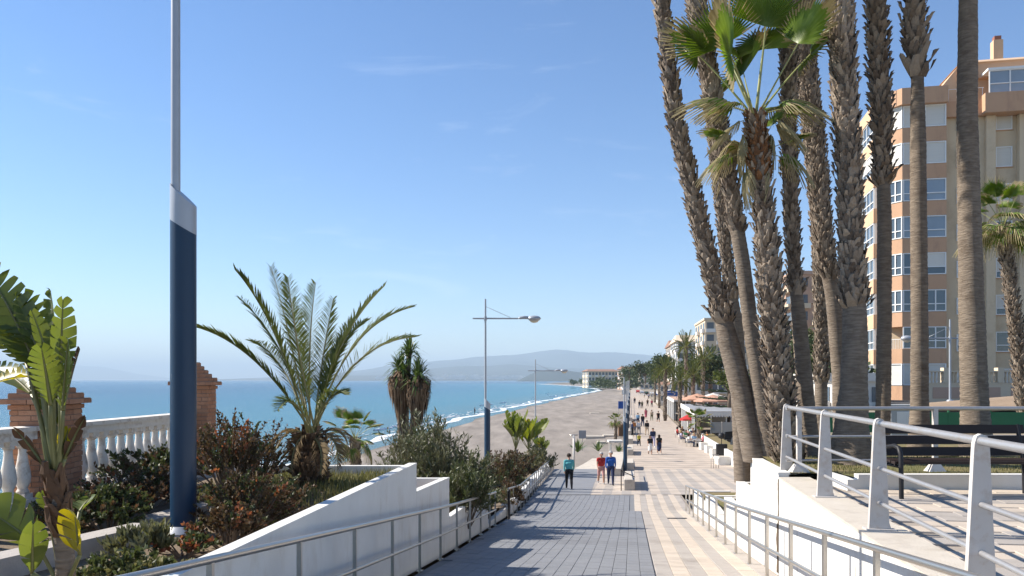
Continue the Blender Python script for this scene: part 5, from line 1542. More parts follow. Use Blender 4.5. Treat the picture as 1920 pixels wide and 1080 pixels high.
shrub('dark leafy clump under the brown shrub', gb(480, 10.2), 0.7, 0.7, 0.50, 40, 3600, 0.05, 0.016, ['shrub','shrub_dry'], 0.6, 21)
shrub('low creeping plants at the lower left corner', gb(245, 7.0), 0.55, 0.5, 0.26, 36, 2400, 0.06, 0.018, ['shrub','grass'], 0.3, 22)
# oleanders and shrubs down the bank
shrub('big grey green oleander behind the white planter', gb(825, 20.5, -0.4), 1.35, 1.3, 2.15, 90, 9000, 0.16, 0.016, ['oleander','shrub'], 0.6, 8, spike=0.35)
shrub('tall oleander shoots under the yucca', gb(775, 21.5, -0.3), 1.1, 1.0, 2.1, 60, 5000, 0.16, 0.016, ['oleander'], 0.8, 9, spike=0.45)
shrub('dark oleander beside the second wall step', gb(868, 19.0, -0.3), 0.75, 0.8, 1.35, 56, 4600, 0.14, 0.016, ['shrub','oleander'], 0.5, 10)
shrub('brown green shrub left of the second street lamp', gb(880, 29.0, -0.2), 1.2, 1.5, 1.75, 60, 5200, 0.15, 0.024, ['shrub','shrub_dry'], 0.6, 11)
shrub('reddish shrub at the foot of the second street lamp', gb(938, 34.0, -0.2), 1.2, 1.4, 1.75, 56, 4800, 0.14, 0.026, ['shrub_dry','shrub'], 0.8, 12)
shrub('dry shrub between lamp and far railing', gb(968, 40.0, -0.2), 1.3, 1.5, 1.6, 50, 4000, 0.16, 0.03, ['shrub_dry','oleander'], 0.8, 13)
shrub('low green hedge plants inside the low planter wall', gb(905, 23.5, 0.0), 0.6, 1.5, 0.5, 40, 2400, 0.14, 0.02, ['shrub','oleander'], 0.4, 14)
shrub('pale shrub at the far end of the left railing', gb(1005, 51.0, -0.2), 1.5, 2.0, 1.5, 50, 3400, 0.18, 0.035, ['oleander','grass'], 0.6, 15)
shrub('trailing plants along the far planter edge', gb(950, 28.0, 0.1), 0.6, 1.6, 0.55, 36, 2000, 0.15, 0.025, ['shrub_dry','oleander'], 0.6, 16)
shrub('shadowed shrub low behind the stepped wall', gb(850, 24.0, -0.4), 1.0, 1.6, 1.25, 50, 3600, 0.14, 0.02, ['shrub'], 0.6, 17)
# agaves and tufts on the sand
def tuft(label, px, py, d, h, n, m, seed, lw=0.05):
    random.seed(seed); b = P(px, py, d); t = thing('agave', label, 'plant', b)
    for i in range(n):
        az = i*2.4; el = R(ru(25, 85)); o = Vector((math.cos(az)*math.cos(el), math.sin(az)*math.cos(el), math.sin(el)))
        s = Vector((-math.sin(az), math.cos(az), 0))*lw; L = h*ru(0.75, 1.1)
        mb = MB(); mb.add([b-s*0.6, b+s*0.6, b+o*L*0.45+s, b+o*L*0.45-s, b+o*L-Vector((0,0,L*0.12))], [(0,1,2,3),(3,2,4)]); mb.build('leaf', M[m], t)
tuft('larger spiky agave on the sand near the ramp foot', 1083, 848, 72, 1.6, 22, 'yucca', 1, 0.10)
tuft('smaller spiky agave on the sand right of the larger one', 1122, 846, 73, 1.2, 18, 'yucca', 2, 0.09)
tuft('small agave tuft by the white beach steps', 1160, 848, 70, 0.9, 16, 'yucca', 3, 0.08)

# grass in the date palm planter and on the turf bed
def grass(name, label, pts, hmin, hmax, wd, m='grass'):
    mb = MB()
    for p in pts:
        az = ru(0, 6.28); h = ru(hmin, hmax); o = Vector((math.cos(az), math.sin(az), 0)); s = Vector((-o.y, o.x, 0))*wd
        mb.add([p - s, p + s, p + o*h*ru(0.1, 0.6) + Vector((0,0,h))], [(0,1,2)])
    o = mb.build(name, M[m]); tag(o, label, kind='stuff')
pts = []
for i in range(12000):
    Y = ru(7.0, 13.4); x = Lx(Y) - 0.42 - ru(0, 1)**1.2*3.0
    if Y < 9.6 or x < -4.4 or (x < -3.4 and Y < 10.8): continue
    pts.append(Vector((x, Y, bank_z(x, Y))))
grass('ground_cover', 'low green ground cover under the date palm', pts, 0.04, 0.17, 0.012)
pts = [Vector((lane(2.5, y) + ru(0, 8), y, CZ-1.44)) for y in [ru(11.1, 14.8) for _ in range(12000)]]
pts = [p for p in pts if not (p.y < 12.2 and p.x < 5.05)]
grass('grass', 'short dry grass on the turf bed by the palms', pts, 0.02, 0.07, 0.007)
# ------------------------------------------------------------------ people
def cmat(name, c, rough=0.85):
    if name not in M: M[name] = mat(name, c, tuple(x*0.8 for x in c), rough, 9, 0.15, 60, rw=0.2)
    return M[name]
PAL = {'teal': (0.10,0.36,0.38), 'red': (0.45,0.035,0.03), 'blue': (0.02,0.09,0.34), 'navy': (0.02,0.03,0.08), 'black': (0.012,0.012,0.014), 'white': (0.72,0.70,0.67), 'grey': (0.22,0.22,0.23),
       'beige': (0.50,0.40,0.29), 'pink': (0.50,0.27,0.25), 'yellow': (0.50,0.45,0.07), 'denim': (0.05,0.08,0.15), 'olive': (0.12,0.12,0.06), 'lilac': (0.40,0.38,0.52), 'brown': (0.12,0.07,0.04), 'orange': (0.50,0.19,0.05),
       'green': (0.06,0.22,0.10), 'cream': (0.62,0.56,0.45), 'sky': (0.25,0.42,0.58), 'rose': (0.45,0.10,0.14), 'hair': (0.03,0.02,0.014), 'blond': (0.36,0.25,0.12), 'silver': (0.45,0.43,0.41), 'skin': (0.46,0.27,0.19), 'mint': (0.33,0.56,0.55)}
for k, v in PAL.items(): cmat('cloth_' + k if k not in ('skin',) else 'skin', v, 0.6 if k == 'skin' else 0.9)
def blob(mb, path, rad, n=10):
    """capsule-ended tapered tube used before remeshing"""
    p = [Vector(q) for q in path]; r = list(rad)
    d0 = (p[0]-p[1]).normalized(); d1 = (p[-1]-p[-2]).normalized()
    pp = [p[0]+d0*r[0]*0.95, p[0]+d0*r[0]*0.6] + p + [p[-1]+d1*r[-1]*0.6, p[-1]+d1*r[-1]*0.95]
    rr = [r[0]*0.25, r[0]*0.78] + r + [r[-1]*0.78, r[-1]*0.25]
    mb.tube(pp, rr, n)
REG = {'skin': 0, 'top': 1, 'bottom': 2, 'shoe': 3}
def body_mesh(kind, seed=0):
    """one continuous body facing -Y; kinds: walk_long, walk_short, skirt, stand, sit"""
    segs = []        # (path, radii, region)
    st = 0.0
    sit = kind == 'sit'
    hz = 0.46 if sit else 0.93
    sw = {'walk_long': 0.20, 'walk_short': 0.17, 'skirt': 0.14, 'stand': 0.02, 'sit': 0}[kind]
    shorts = kind == 'walk_short'
    for s, sg in ((1, 1), (-1, -1)):
        hip = Vector((0.09*s, 0, hz))
        if sit:
            knee = Vector((0.11*s, -0.44, 0.47)); ank = Vector((0.11*s, -0.42, 0.09)); 
        else:
            f = -sw*sg
            knee = Vector((0.095*s, f*0.75 - 0.03, 0.50)); ank = Vector((0.095*s, f*1.25 + (0.05 if f > 0 else 0), 0.09 + (0.04 if f > 0.05 else 0)))
        segs.append(([hip, hip.lerp(knee, 0.5), knee], [0.102, 0.092, 0.072], 'bottom'))
        calf = knee.lerp(ank, 0.35)
        segs.append(([knee, calf, ank], [0.066, 0.064, 0.048], 'skin' if (shorts or kind == 'skirt') else 'bottom'))
        toe = ank + Vector((0.01*s, -0.16, -0.045 if ank.z < 0.11 else -0.07)); heel = ank + Vector((0, 0.04, -0.05))
        segs.append(([heel, ank + Vector((0, -0.05, -0.045)), toe], [0.038, 0.042, 0.030], 'shoe'))
    lean = -0.03 if not sit else 0.03
    ch = hz + 0.33; sh = hz + 0.50; nk = hz + 0.575
    segs.append(([(-0.03,0,hz+0.0), (0.03,0,hz+0.0)], [0.125, 0.125], 'bottom'))
    segs.append(([(-0.05,lean*0.3,hz+0.13), (0.05,lean*0.3,hz+0.13)], [0.115, 0.115], 'top'))
    segs.append(([(-0.075,lean*0.7,ch), (0.075,lean*0.7,ch)], [0.125, 0.125], 'top'))
    segs.append(([(-0.06,lean*0.5,hz+0.22), (0.06,lean*0.5,hz+0.22)], [0.118, 0.118], 'top'))
    segs.append(([(-0.145,lean,sh-0.02), (0.145,lean,sh-0.02)], [0.070, 0.070], 'top'))
    segs.append(([(0,lean,sh), (0,lean-0.015,nk+0.04)], [0.062, 0.052], 'skin'))
    hd = Vector((0, lean-0.03, nk+0.15))
    segs.append(([hd + Vector((0,0.01,0.03)), hd + Vector((0,-0.01,-0.03))], [0.092, 0.078], 'skin'))
    segs.append(([hd + Vector((0,-0.045,-0.05)), hd + Vector((0,-0.05,-0.075))], [0.045, 0.036], 'skin'))     # jaw
    segs.append(([hd + Vector((0,-0.085,0.0)), hd + Vector((0,-0.104,-0.025))], [0.014, 0.018], 'skin'))      # nose
    for s in (1, -1): segs.append(([hd + Vector((0.088*s,0.01,0.0)), hd + Vector((0.09*s,0.012,-0.03))], [0.02, 0.016], 'skin'))   # ears
    if kind == 'skirt':
        segs.append(([(0,0,hz+0.05), (0,-0.01,hz-0.28), (0,-0.01,hz-0.52)], [0.15, 0.165, 0.185], 'bottom'))
    hands = []
    long_sl = kind in ('walk_long', 'stand')
    for s in (1, -1):
        a = Vector((0.185*s, lean, sh-0.03))
        if sit: el = a + Vector((0.06*s, -0.10, -0.24)); wr = el + Vector((-0.05*s, -0.22, 0.02))
        else:
            f = sw*s*0.8
            el = a + Vector((0.035*s, f*0.6, -0.27)); wr = el + Vector((-0.005*s, f*0.8 - 0.06, -0.235))
        segs.append(([a, a.lerp(el, 0.5)], [0.058, 0.05], 'top'))
        segs.append(([a.lerp(el, 0.5), el], [0.05, 0.042], 'top' if long_sl else 'skin'))
        segs.append(([el, el.lerp(wr, 0.4), wr], [0.042, 0.040, 0.027], 'top' if long_sl else 'skin'))
        d = (wr-el).normalized(); palm = wr + d*0.065
        segs.append(([wr, palm], [0.028, 0.034], 'skin')); hands.append((palm, d, s))
    mb = MB()
    for p, r, g in segs: blob(mb, p, r, 10)
    o = mb.build('tmp', M['skin'])
    md = o.modifiers.new('r', 'REMESH'); md.mode = 'VOXEL'; md.voxel_size = 0.019
    sm = o.modifiers.new('s', 'SMOOTH'); sm.factor = 0.5; sm.iterations = 3
    dg = bpy.context.evaluated_depsgraph_get()
    me = bpy.data.meshes.new_from_object(o.evaluated_get(dg))
    bpy.data.objects.remove(o)
    # regions by nearest limb
    C = np.empty(len(me.polygons)*3, dtype=np.float32); me.polygons.foreach_get('center', C); C = C.reshape(-1, 3)
    best = np.full(len(C), 1e9); reg = np.zeros(len(C), dtype=np.int32)
    for p, r, g in segs:
        p = [np.array(q) for q in [tuple(Vector(x)) for x in p]]
        for a, b, ra, rb in zip(p, p[1:], r, r[1:]):
            ab = b-a; t = np.clip(((C-a) @ ab)/max(1e-9, ab @ ab), 0, 1)
            dd = np.linalg.norm(C - (a + t[:,None]*ab), axis=1) - (ra + (rb-ra)*t)
            k = dd < best; best[k] = dd[k]; reg[k] = REG[g]
    me.materials.clear()
    for q in ('skin', 'cloth_white', 'cloth_black', 'cloth_black'): me.materials.append(M[q])
    # fingers
    f = MB()
    for palm, d, s in hands:
        side = Vector((0, 1, 0)); inn = Vector((-s, 0, 0))
        for i, (oy, L) in enumerate(((-0.026, 0.062), (-0.009, 0.074), (0.009, 0.070), (0.026, 0.054))):
            b = palm + side*oy + d*0.012; k = b + d*L*0.55 + inn*0.008
            f.tube([b, k, k + d*L*0.40 + inn*0.022], [0.0085, 0.008, 0.006], 5)
        b = palm - side*0.03 - d*0.03
        f.tube([b, b - side*0.022 + d*0.028 + inn*0.012, b - side*0.022 + d*0.058 + inn*0.018], [0.010, 0.009, 0.007], 5)
    bm = bmesh.new(); bm.from_mesh(me)
    for face, r in zip(bm.faces, reg): face.material_index = int(r)
    off = [bm.verts.new(v) for v in f.v]
    for fc in f.f: bm.faces.new([off[i] for i in fc]).material_index = 0
    for face in bm.faces: face.smooth = True
    bm.to_mesh(me); bm.free()
    return me, hd
def hair_mesh(hd, long=0.0, cap=False):
    mb = MB(); n = 14; rows = []
    for i in range(8):
        u = i/7; th = R(lerp(4, 112 if not cap else 78, u))
        row = []
        for j in range(n+1):
            a = 2*math.pi*j/n
            x = 0.104*math.sin(th)*math.cos(a); y = 0.118*math.sin(th)*math.sin(a) + 0.022; z = 0.122*math.cos(th) + 0.012
            if y < -0.02 and z < 0.045: z = 0.045 + (z-0.045)*0.1; y *= 0.93       # fringe above the brow
            elif long and u > 0.7: z -= long*(u-0.7)/0.3; y += 0.01
            row.append(hd + Vector((x, y, z)) + Vector((ru(-1,1), ru(-1,1), ru(-1,1)))*0.003)
        rows.append(row)
    mb.sheet(rows)
    if cap: mb.prism([hd + Vector((x, y, 0.055)) for x, y in ((-0.07,-0.07),(0.07,-0.07),(0.055,-0.17),(-0.055,-0.17))], [hd + Vector((x, y, 0.066)) for x, y in ((-0.07,-0.07),(0.07,-0.07),(0.055,-0.17),(-0.055,-0.17))])
    return steal(mb.build('hair', M['cloth_hair'], smooth=True))
BODY = {k: body_mesh(k) for k in ('walk_long', 'walk_short', 'skirt', 'stand', 'sit')}
HAIR = {(k, l): hair_mesh(BODY[k][1], l) for k in BODY for l in (0.0, 0.14)}
def person(label, x, y, z, face, kind, top, bottom, hair='hair', shoe='black', longhair=False, sc=1.0, group=None):
    """face: heading in degrees, 0 = towards the camera"""
    me, hd = BODY[kind]
    o = meshobj('person', me, None, (x, y, z), (0, 0, R(face)), (sc*1.12, sc*1.14, sc))
    tag(o, label, 'person', group)
    for i, q in enumerate(('skin', 'cloth_'+top, 'cloth_'+bottom, 'cloth_'+shoe)):
        o.material_slots[i].link = 'OBJECT'; o.material_slots[i].material = M[q]
    h = meshobj('hair', HAIR[(kind, 0.14 if longhair else 0.0)], o)
    h.material_slots[0].link = 'OBJECT'; h.material_slots[0].material = M['cloth_'+hair]
    return o
def on_prom(px, py):
    for it in range(1):
        d = 6.6*FP/(py-HZ)
        if d < 64:
            d = 3.19/((py-HZ)/FP - 0.0571)
    return (px-960)/FP*d, d, rampz(d)
PEOPLE = [
 ('person in a teal hooded jacket and black trousers walking away down the ramp', 1067, 917, 180, 'walk_long', 'teal', 'black', 'hair', 'black', False, 1.0),
 ('person in a red T-shirt and pale shorts walking up the ramp', 1127, 907, 5, 'walk_short', 'red', 'pink', 'silver', 'grey', False, 0.97),
 ('person in a bright blue T-shirt and dark trousers walking up the ramp', 1145, 909, -5, 'walk_long', 'blue', 'navy', 'silver', 'black', False, 1.02),
 ('person with long hair in a black top and long navy skirt walking away', 1236, 851, 182, 'skirt', 'black', 'navy', 'hair', 'white', True, 0.97),
 ('person in a black top and white skirt walking toward the camera', 1219, 852, 0, 'skirt', 'black', 'white', 'hair', 'black', True, 0.95),
 ('tall person in a dark printed T-shirt behind the white skirt', 1224, 838, 0, 'walk_long', 'navy', 'lilac', 'hair', 'white', False, 1.05),
 ('child in a yellow top and dark trousers on the sea side', 1198, 836, 10, 'walk_long', 'yellow', 'black', 'hair', 'black', False, 0.70),
 ('person in a dark jacket and beige trousers on the promenade', 1213, 816, 180, 'walk_long', 'black', 'beige', 'hair', 'black', False, 1.0),
 ('person in a white jacket and grey trousers on the promenade', 1198, 815, 180, 'walk_long', 'white', 'grey', 'hair', 'black', False, 0.98),
 ('person all in dark clothes ahead of the dark jacket', 1205, 800, 180, 'walk_long', 'black', 'navy', 'brown', 'black', False, 1.0),
 ('person in a pale shirt and navy trousers further down', 1196, 797, 175, 'walk_long', 'sky', 'navy', 'hair', 'black', False, 1.0),
 ('person in a rose red dress in the middle distance', 1211, 785, 180, 'skirt', 'rose', 'rose', 'hair', 'black', True, 0.97),
 ('person in a black T-shirt and shorts by the white restaurant', 1234, 793, 5, 'walk_short', 'black', 'black', 'hair', 'white', False, 1.02),
 ('person in beige clothes beside the black T-shirt', 1222, 789, 180, 'walk_long', 'beige', 'olive', 'brown', 'brown', False, 1.0),
 ('left of two dark figures far down the promenade', 1199, 766, 180, 'walk_long', 'black', 'denim', 'hair', 'black', False, 1.05),
 ('right of two dark figures far down the promenade, in green', 1204, 766, 180, 'walk_long', 'olive', 'black', 'hair', 'black', False, 1.0),
 ('lone dark figure right of the far pair', 1214, 762, 0, 'walk_long', 'brown', 'black', 'hair', 'black', False, 1.05),
 ('dark figure with a red jacket by the far restaurant front', 1222, 763, 0, 'walk_long', 'rose', 'black', 'hair', 'black', False, 1.05),
 ('person in navy leaning by the second promenade lamp', 1185, 818, 90, 'stand', 'navy', 'black', 'hair', 'black', False, 1.0),
 ('person in a rust jacket beside the second promenade lamp', 1189, 815, 200, 'stand', 'orange', 'grey', 'hair', 'black', False, 0.98),
 ('small figure in dark clothes near the sea rail', 1190, 757, 0, 'stand', 'black', 'navy', 'hair', 'black', False, 1.0),
 ('far figure in white in the crowd near the palms', 1208, 746, 0, 'stand', 'white', 'beige', 'hair', 'white', False, 1.05),
 ('far figure in lilac in the crowd near the palms', 1216, 748, 0, 'stand', 'lilac', 'black', 'hair', 'black', False, 1.05),
 ('far figure in cream in the crowd near the palms', 1222, 745, 0, 'stand', 'cream', 'denim', 'hair', 'black', False, 1.05),
 ('far figure in green in the crowd near the palms', 1212, 741, 0, 'stand', 'green', 'black', 'hair', 'black', False, 1.05),
]
random.seed(21)
for (lb, px, py, fc, kd, tp, bt, hr, shoe, lg, sc) in PEOPLE:
    x, y, z = on_prom(px, py)
    person(lb, x, y, z, fc + math.degrees(math.atan(-0.15))*0, kd, tp, bt, hr, shoe, lg, sc)
q = P(890, 776, 205)
person('lone figure in black standing at the water edge', q.x, 205, -2.3, 120, 'stand', 'black', 'black')

# ------------------------------------------------------------------ cafe terrace: tables, chairs, guests
def chair_parts():
    out = []
    s = MB(); s.box(-0.22,0.22,-0.22,0.22,0.43,0.46); out.append(('seat', steal(s.build('seat', M['post_white']))))
    s = MB(); s.box(-0.22,0.22,0.20,0.23,0.58,0.88); out.append(('backrest', steal(s.build('backrest', M['post_white']))))
    for sx in (-0.2, 0.2):
        for sy in (-0.2, 0.2):
            s = MB(); s.tube([(sx,sy,0), (sx,sy,0.43 if sy < 0 else 0.88)], 0.016, 5); out.append(('leg', steal(s.build('leg', M['steel']))))
    return out
CH = chair_parts()
def chair(label, x, y, z, rz, group):
    t = thing('cafe_chair', label, 'chair', (x, y, z), R(rz), group)
    for n_, me in CH: meshobj(n_, me, t)
def table_parts():
    s = MB(); s.lathe([(0.42,0.71),(0.43,0.725),(0.42,0.74)], n=16); a = steal(s.build('tabletop', M['post_white'], smooth=True, angle=40))
    s = MB(); s.tube([(0,0,0.03),(0,0,0.71)], 0.03, 8); b = steal(s.build('stem', M['steel']))
    s = MB(); s.lathe([(0.25,0),(0.25,0.02),(0.05,0.04)], n=12); c = steal(s.build('base', M['steel']))
    return [('tabletop', a), ('stem', b), ('base', c)]
TB = table_parts()
tabs = [(6.35, 78.5, 'nearest small cafe table'), (7.1, 82.0, 'cafe table by the awning corner'), (5.9, 83.5, 'outermost small cafe table'), (6.9, 87.0, 'cafe table beside the slatted screen'), (5.9, 90.0, 'farthest small cafe table')]
seatcol = ['white', 'rose', 'sky', 'beige', 'orange', 'black', 'lilac', 'cream', 'green', 'pink', 'grey', 'navy', 'red', 'mint', 'brown']
k = 0
for i, (a, Y, lb) in enumerate(tabs):
    x = lane(a, Y)
    t = thing('cafe_table', lb, 'table', (x, Y, 0.0), 0, 'cafe tables')
    for n_, me in TB: meshobj(n_, me, t)
    for j, (dx, dy, rz) in enumerate(((-0.72, 0, 90), (0.72, 0, -90), (0, 0.78, 0), (0, -0.78, 180))):
        chair('white cafe chair on the %s side of the %s' % (('sea', 'inland', 'far', 'near')[j], lb), x+dx, Y+dy, 0.0, rz, 'cafe chairs')
        if (i*4+j) % 4 != 3:
            person('guest in %s seated at the %s' % (seatcol[k], lb), x+dx*0.94, Y+dy*0.94, 0.0, rz, 'sit', seatcol[k], ['denim','black','beige'][k % 3], ['hair','silver','blond','brown'][k % 4], 'black', k % 2 == 0, 1.0, 'cafe guests')
            k += 1
def parasol(label, x, y, z, h, r, m, drop=0.55, n=8, grp=None):
    t = thing('parasol', label, 'parasol', (x, y, z), 0, grp)
    s = MB(); s.tube([(0,0,0),(0,0,h)], 0.03, 8); s.build('pole', M['steel'], t, True, True)
    s = MB(); s.lathe([(0.32,0),(0.32,0.06),(0.06,0.1)], n=12); s.build('base', M['stone'], t, True, True, 40)
    s = MB()
    rim = [(r*math.cos(2*math.pi*i/n), r*math.sin(2*math.pi*i/n), h-drop) for i in range(n)]; low = [(p[0], p[1], p[2]-0.18) for p in rim]
    s.add([(0,0,h)] + rim + low, [(0, 1+i, 1+(i+1) % n) for i in range(n)] + [(1+i, 1+n+i, 1+n+(i+1) % n, 1+(i+1) % n) for i in range(n)])
    s.build('canopy', m, t, local=True)
parasol('red parasol over the cafe tables', lane(6.6, 92.5), 92.5, 0, 2.6, 1.05, M['canvas_red'])
parasol('small white and red parasol behind the red one', lane(7.3, 95.5), 95.5, 0, 2.5, 1.2, M['canvas'])
for i, (a, Y, lb) in enumerate(((11.0, 108, 'peach parasol nearest the fan palms'), (9.6, 116, 'peach parasol left of the nearest peach one'), (12.4, 121, 'pale peach parasol further back'))):
    parasol(lb, lane(a, Y), Y, 0.5, 4.1, 2.6, M['canvas_peach' if i < 2 else 'canvas'], 0.8, grp='large parasols behind the awning')

# ------------------------------------------------------------------ restaurants
def pergola(label, a0, a1, y0, y1, h, roofm, nslat, front_scallop=True):
    t = thing('restaurant_pavilion', label, 'restaurant', (lane(a0, y0), y0, 0))
    def V(a, Y, z): return Vector((lane(a, Y), Y, z))
    r = MB(); r.prism([V(a0,y0,h), V(a1,y0,h), V(a1,y1,h+0.15), V(a0,y1,h+0.15)], [V(a0,y0,h+0.08), V(a1,y0,h+0.08), V(a1,y1,h+0.25), V(a0,y1,h+0.25)]); r.build('roof', roofm, t)
    f = MB(); f.prism([V(a0-0.12,y0-0.1,h-0.25), V(a0-0.01,y0-0.1,h-0.25), V(a0-0.01,y1,h-0.25), V(a0-0.12,y1,h-0.25)], [V(a0-0.12,y0-0.1,h+0.2), V(a0-0.01,y0-0.1,h+0.2), V(a0-0.01,y1,h+0.35), V(a0-0.12,y1,h+0.35)]); f.build('side_fascia', M['far_white'], t)
    f = MB(); f.prism([V(a0,y0-0.1,h-0.1), V(a1,y0-0.1,h-0.1), V(a1,y0-0.01,h-0.1), V(a0,y0-0.01,h-0.1)], [V(a0,y0-0.1,h+0.2), V(a1,y0-0.1,h+0.2), V(a1,y0-0.01,h+0.2), V(a0,y0-0.01,h+0.2)]); f.build('front_fascia', M['far_white'], t)
    if front_scallop:
        s = MB(); n = int((a1-a0)/0.30)
        for i in range(n):
            x0 = lerp(a0, a1, i/n); x1 = lerp(a0, a1, (i+1)/n); yy = y0-0.16
            pts = [V(x0, yy, h+0.1), V(x1, yy, h+0.1), V(x1, yy-0.12, h-0.28), V(lerp(x0,x1,0.75), yy-0.12, h-0.40), V(lerp(x0,x1,0.5), yy-0.12, h-0.44), V(lerp(x0,x1,0.25), yy-0.12, h-0.40), V(x0, yy-0.12, h-0.28)]
            s.add(pts, [tuple(range(7))])
        o = s.build('valance', M['canvas'], t); o['kind'] = 'stuff'
    npost = 5
    for i in range(npost):
        for (aa, Y) in ((a0+0.05, lerp(y0+0.05, y1-0.1, i/(npost-1))), (lerp(a0+0.05, a1-0.05, i/(npost-1)), y0+0.05)):
            if i == 0 and aa == a0+0.05 and Y == y0+0.05: pass
            p = MB(); q = V(aa, Y, 0); p.box(q.x-0.06, q.x+0.06, q.y-0.06, q.y+0.06, -0.05, h-0.002); p.build('post', M['far_white'], t)
    # glazed and slatted long side
    g = MB(); g.prism([V(a0+0.18,y0,0), V(a0+0.2,y0,0), V(a0+0.2,y1,0), V(a0+0.18,y1,0)], [V(a0+0.18,y0,h-0.1), V(a0+0.2,y0,h-0.1), V(a0+0.2,y1,h-0.1), V(a0+0.18,y1,h-0.1)]); g.build('dark_glazing', M['dark_glass'], t)
    for i in range(nslat):
        Y = lerp(y0+0.3, y1-0.3, (i+0.5)/nslat); p = MB(); q = V(a0+0.04, Y, 0)
        p.box(q.x-0.06, q.x+0.06, q.y-0.04, q.y+0.04, 0.0, h-0.26); p.build('slat', M['far_white'], t)
    b = MB(); q0 = V(a0+1.2, y1-0.5, 0); b.prism([V(a0+0.3,y1-0.6,0), V(a1,y1-0.6,0), V(a1,y1-0.3,0), V(a0+0.3,y1-0.3,0)], [V(a0+0.3,y1-0.6,h), V(a1,y1-0.6,h), V(a1,y1-0.3,h), V(a0+0.3,y1-0.3,h)]); b.build('back_wall', M['far_cream'], t)
    return t
pergola('near restaurant pavilion with grey roof and scalloped white valance', 6.9, 13.6, 86, 110, 3.0, M['canvas_grey'], 18)
pergola('far restaurant pavilion with white fascia and pale screens', 6.9, 14.0, 128, 160, 3.2, M['far_pink'], 16, False)
# low white service wall, planters, glass wind screen in front of the near pavilion
t = thing('garden_wall', 'low white wall with a strip of turf before the near restaurant', 'wall', (lane(7.7, 59), 59, rampz(59)))
mb = MB()
def Vp(a, Y, z): return (lane(a, Y), Y, z)
mb.prism([Vp(7.7,59,-0.1), Vp(7.95,59,-0.1), Vp(7.2,84,-0.1), Vp(6.95,84,-0.1)], [Vp(7.7,59,1.0), Vp(7.95,59,1.0), Vp(7.2,84,1.0), Vp(6.95,84,1.0)]); mb.build('wall', M['white'], t)
mb = MB(); mb.prism([Vp(7.97,59.2,0.6), Vp(9.3,59.2,0.6), Vp(8.6,84,0.6), Vp(7.22,84,0.6)], [Vp(7.97,59.2,0.9), Vp(9.3,59.2,0.9), Vp(8.6,84,0.9), Vp(7.22,84,0.9)]); mb.build('turf_strip', M['turf'], t)
t = thing('wind_screen', 'pale blue glass wind screen in front of the near pavilion', 'screen', (lane(9.0, 84.5), 84.5, 0))
for i in range(4):
    mb = MB(); x = lane(8.4, 84.5) + i*1.25; mb.box(x, x+1.15, 84.5, 84.53, 0.95, 2.1); mb.build('pane', M['screen'] if 'screen' in M else M['curtain'], t)
    mb = MB(); mb.box(x+1.16, x+1.22, 84.48, 84.55, 0.0, 2.15); mb.build('post', M['far_white'], t)
beach_fan('bushy green palm growing at the corner of the near pavilion', 1310, 790, 81, 0.5, 0.62, 18, ('up','up','mid','mid'), r=0.16)
for i, (a, Y, lb) in enumerate(((6.95, 75.5, 'white planter box nearest the cafe tables'), (7.15, 72.0, 'white planter box in the middle of the row'), (7.3, 68.5, 'white planter box beside the black board'), (7.25, 61.8, 'white bench block at the foot of the low wall'))):
    t = thing('planter_box', lb, 'planter', (lane(a, Y), Y, 0))
    mb = MB(); s = 0.45 if i < 3 else 0.62
    mb.prism([(-s,-s,-0.03),(s,-s,-0.03),(s,s,-0.03),(-s,s,-0.03)], [(-s*1.05,-s*1.05,0.62),(s*1.05,-s*1.05,0.62),(s*1.05,s*1.05,0.62),(-s*1.05,s*1.05,0.62)]); mb.build('box', M['white'], t, local=True)
    mb = MB(); mb.box(-s*0.9, s*0.9, -s*0.9, s*0.9, 0.622, 0.66); mb.build('lid', M['coping'], t, local=True)
t = thing('menu_board', 'black menu board standing by the white planter boxes', 'sign', (lane(7.35, 65), 65, 0))
mb = MB(); mb.box(-0.42, 0.42, -0.2, 0.2, 0.12, 1.35); mb.build('board', M['black'], t, local=True)
mb = MB(); mb.lathe([(0.02,0),(0.24,0.1),(0.30,0.28),(0.22,0.46),(0.02,0.54)], (0.0,0,1.75), 12); mb.build('lantern', M['black'], t, True, True)
mb = MB(); mb.tube([(0,0,1.35),(0,0,1.78)], 0.03, 6); mb.box(-0.35,0.35,-0.25,0.25,-0.02,0.12); mb.build('stand', M['black'], t, local=True)
t = thing('hoop_railing', 'short steel hoop railing in front of the black board', 'railing', (lane(5.85, 58.5), 58.5, rampz(58.5)))
for i in range(4):
    mb = MB(); mb.tube([(i*0.18,0,-0.05),(i*0.18,0,1.0)], 0.022, 6); mb.build('post', M['steel'], t, True, True)
mb = MB(); mb.tube([(-0.02,0,1.0),(0.56,0,1.0)], 0.025, 6); mb.build('top_rail', M['steel'], t, True, True)
for i, (a, Y, lb) in enumerate(((9.3, 70, 'closed black parasol cover nearest the low wall'), (10.3, 73, 'closed black parasol cover in the middle'), (9.4, 77, 'closed black parasol cover nearest the wind screen'), (10.9, 78, 'closed black parasol cover at the back'))):
    t = thing('covered_furniture', lb, 'furniture cover', (lane(a, Y), Y, 0.85))
    mb = MB(); mb.prism([(-0.55,-0.4,0),(0.55,-0.4,0),(0.55,0.4,0),(-0.55,0.4,0)], [(-0.4,-0.28,0.72),(0.35,-0.28,0.8),(0.38,0.28,0.75),(-0.38,0.3,0.68)]); mb.build('cover', M['black'], t, local=True)
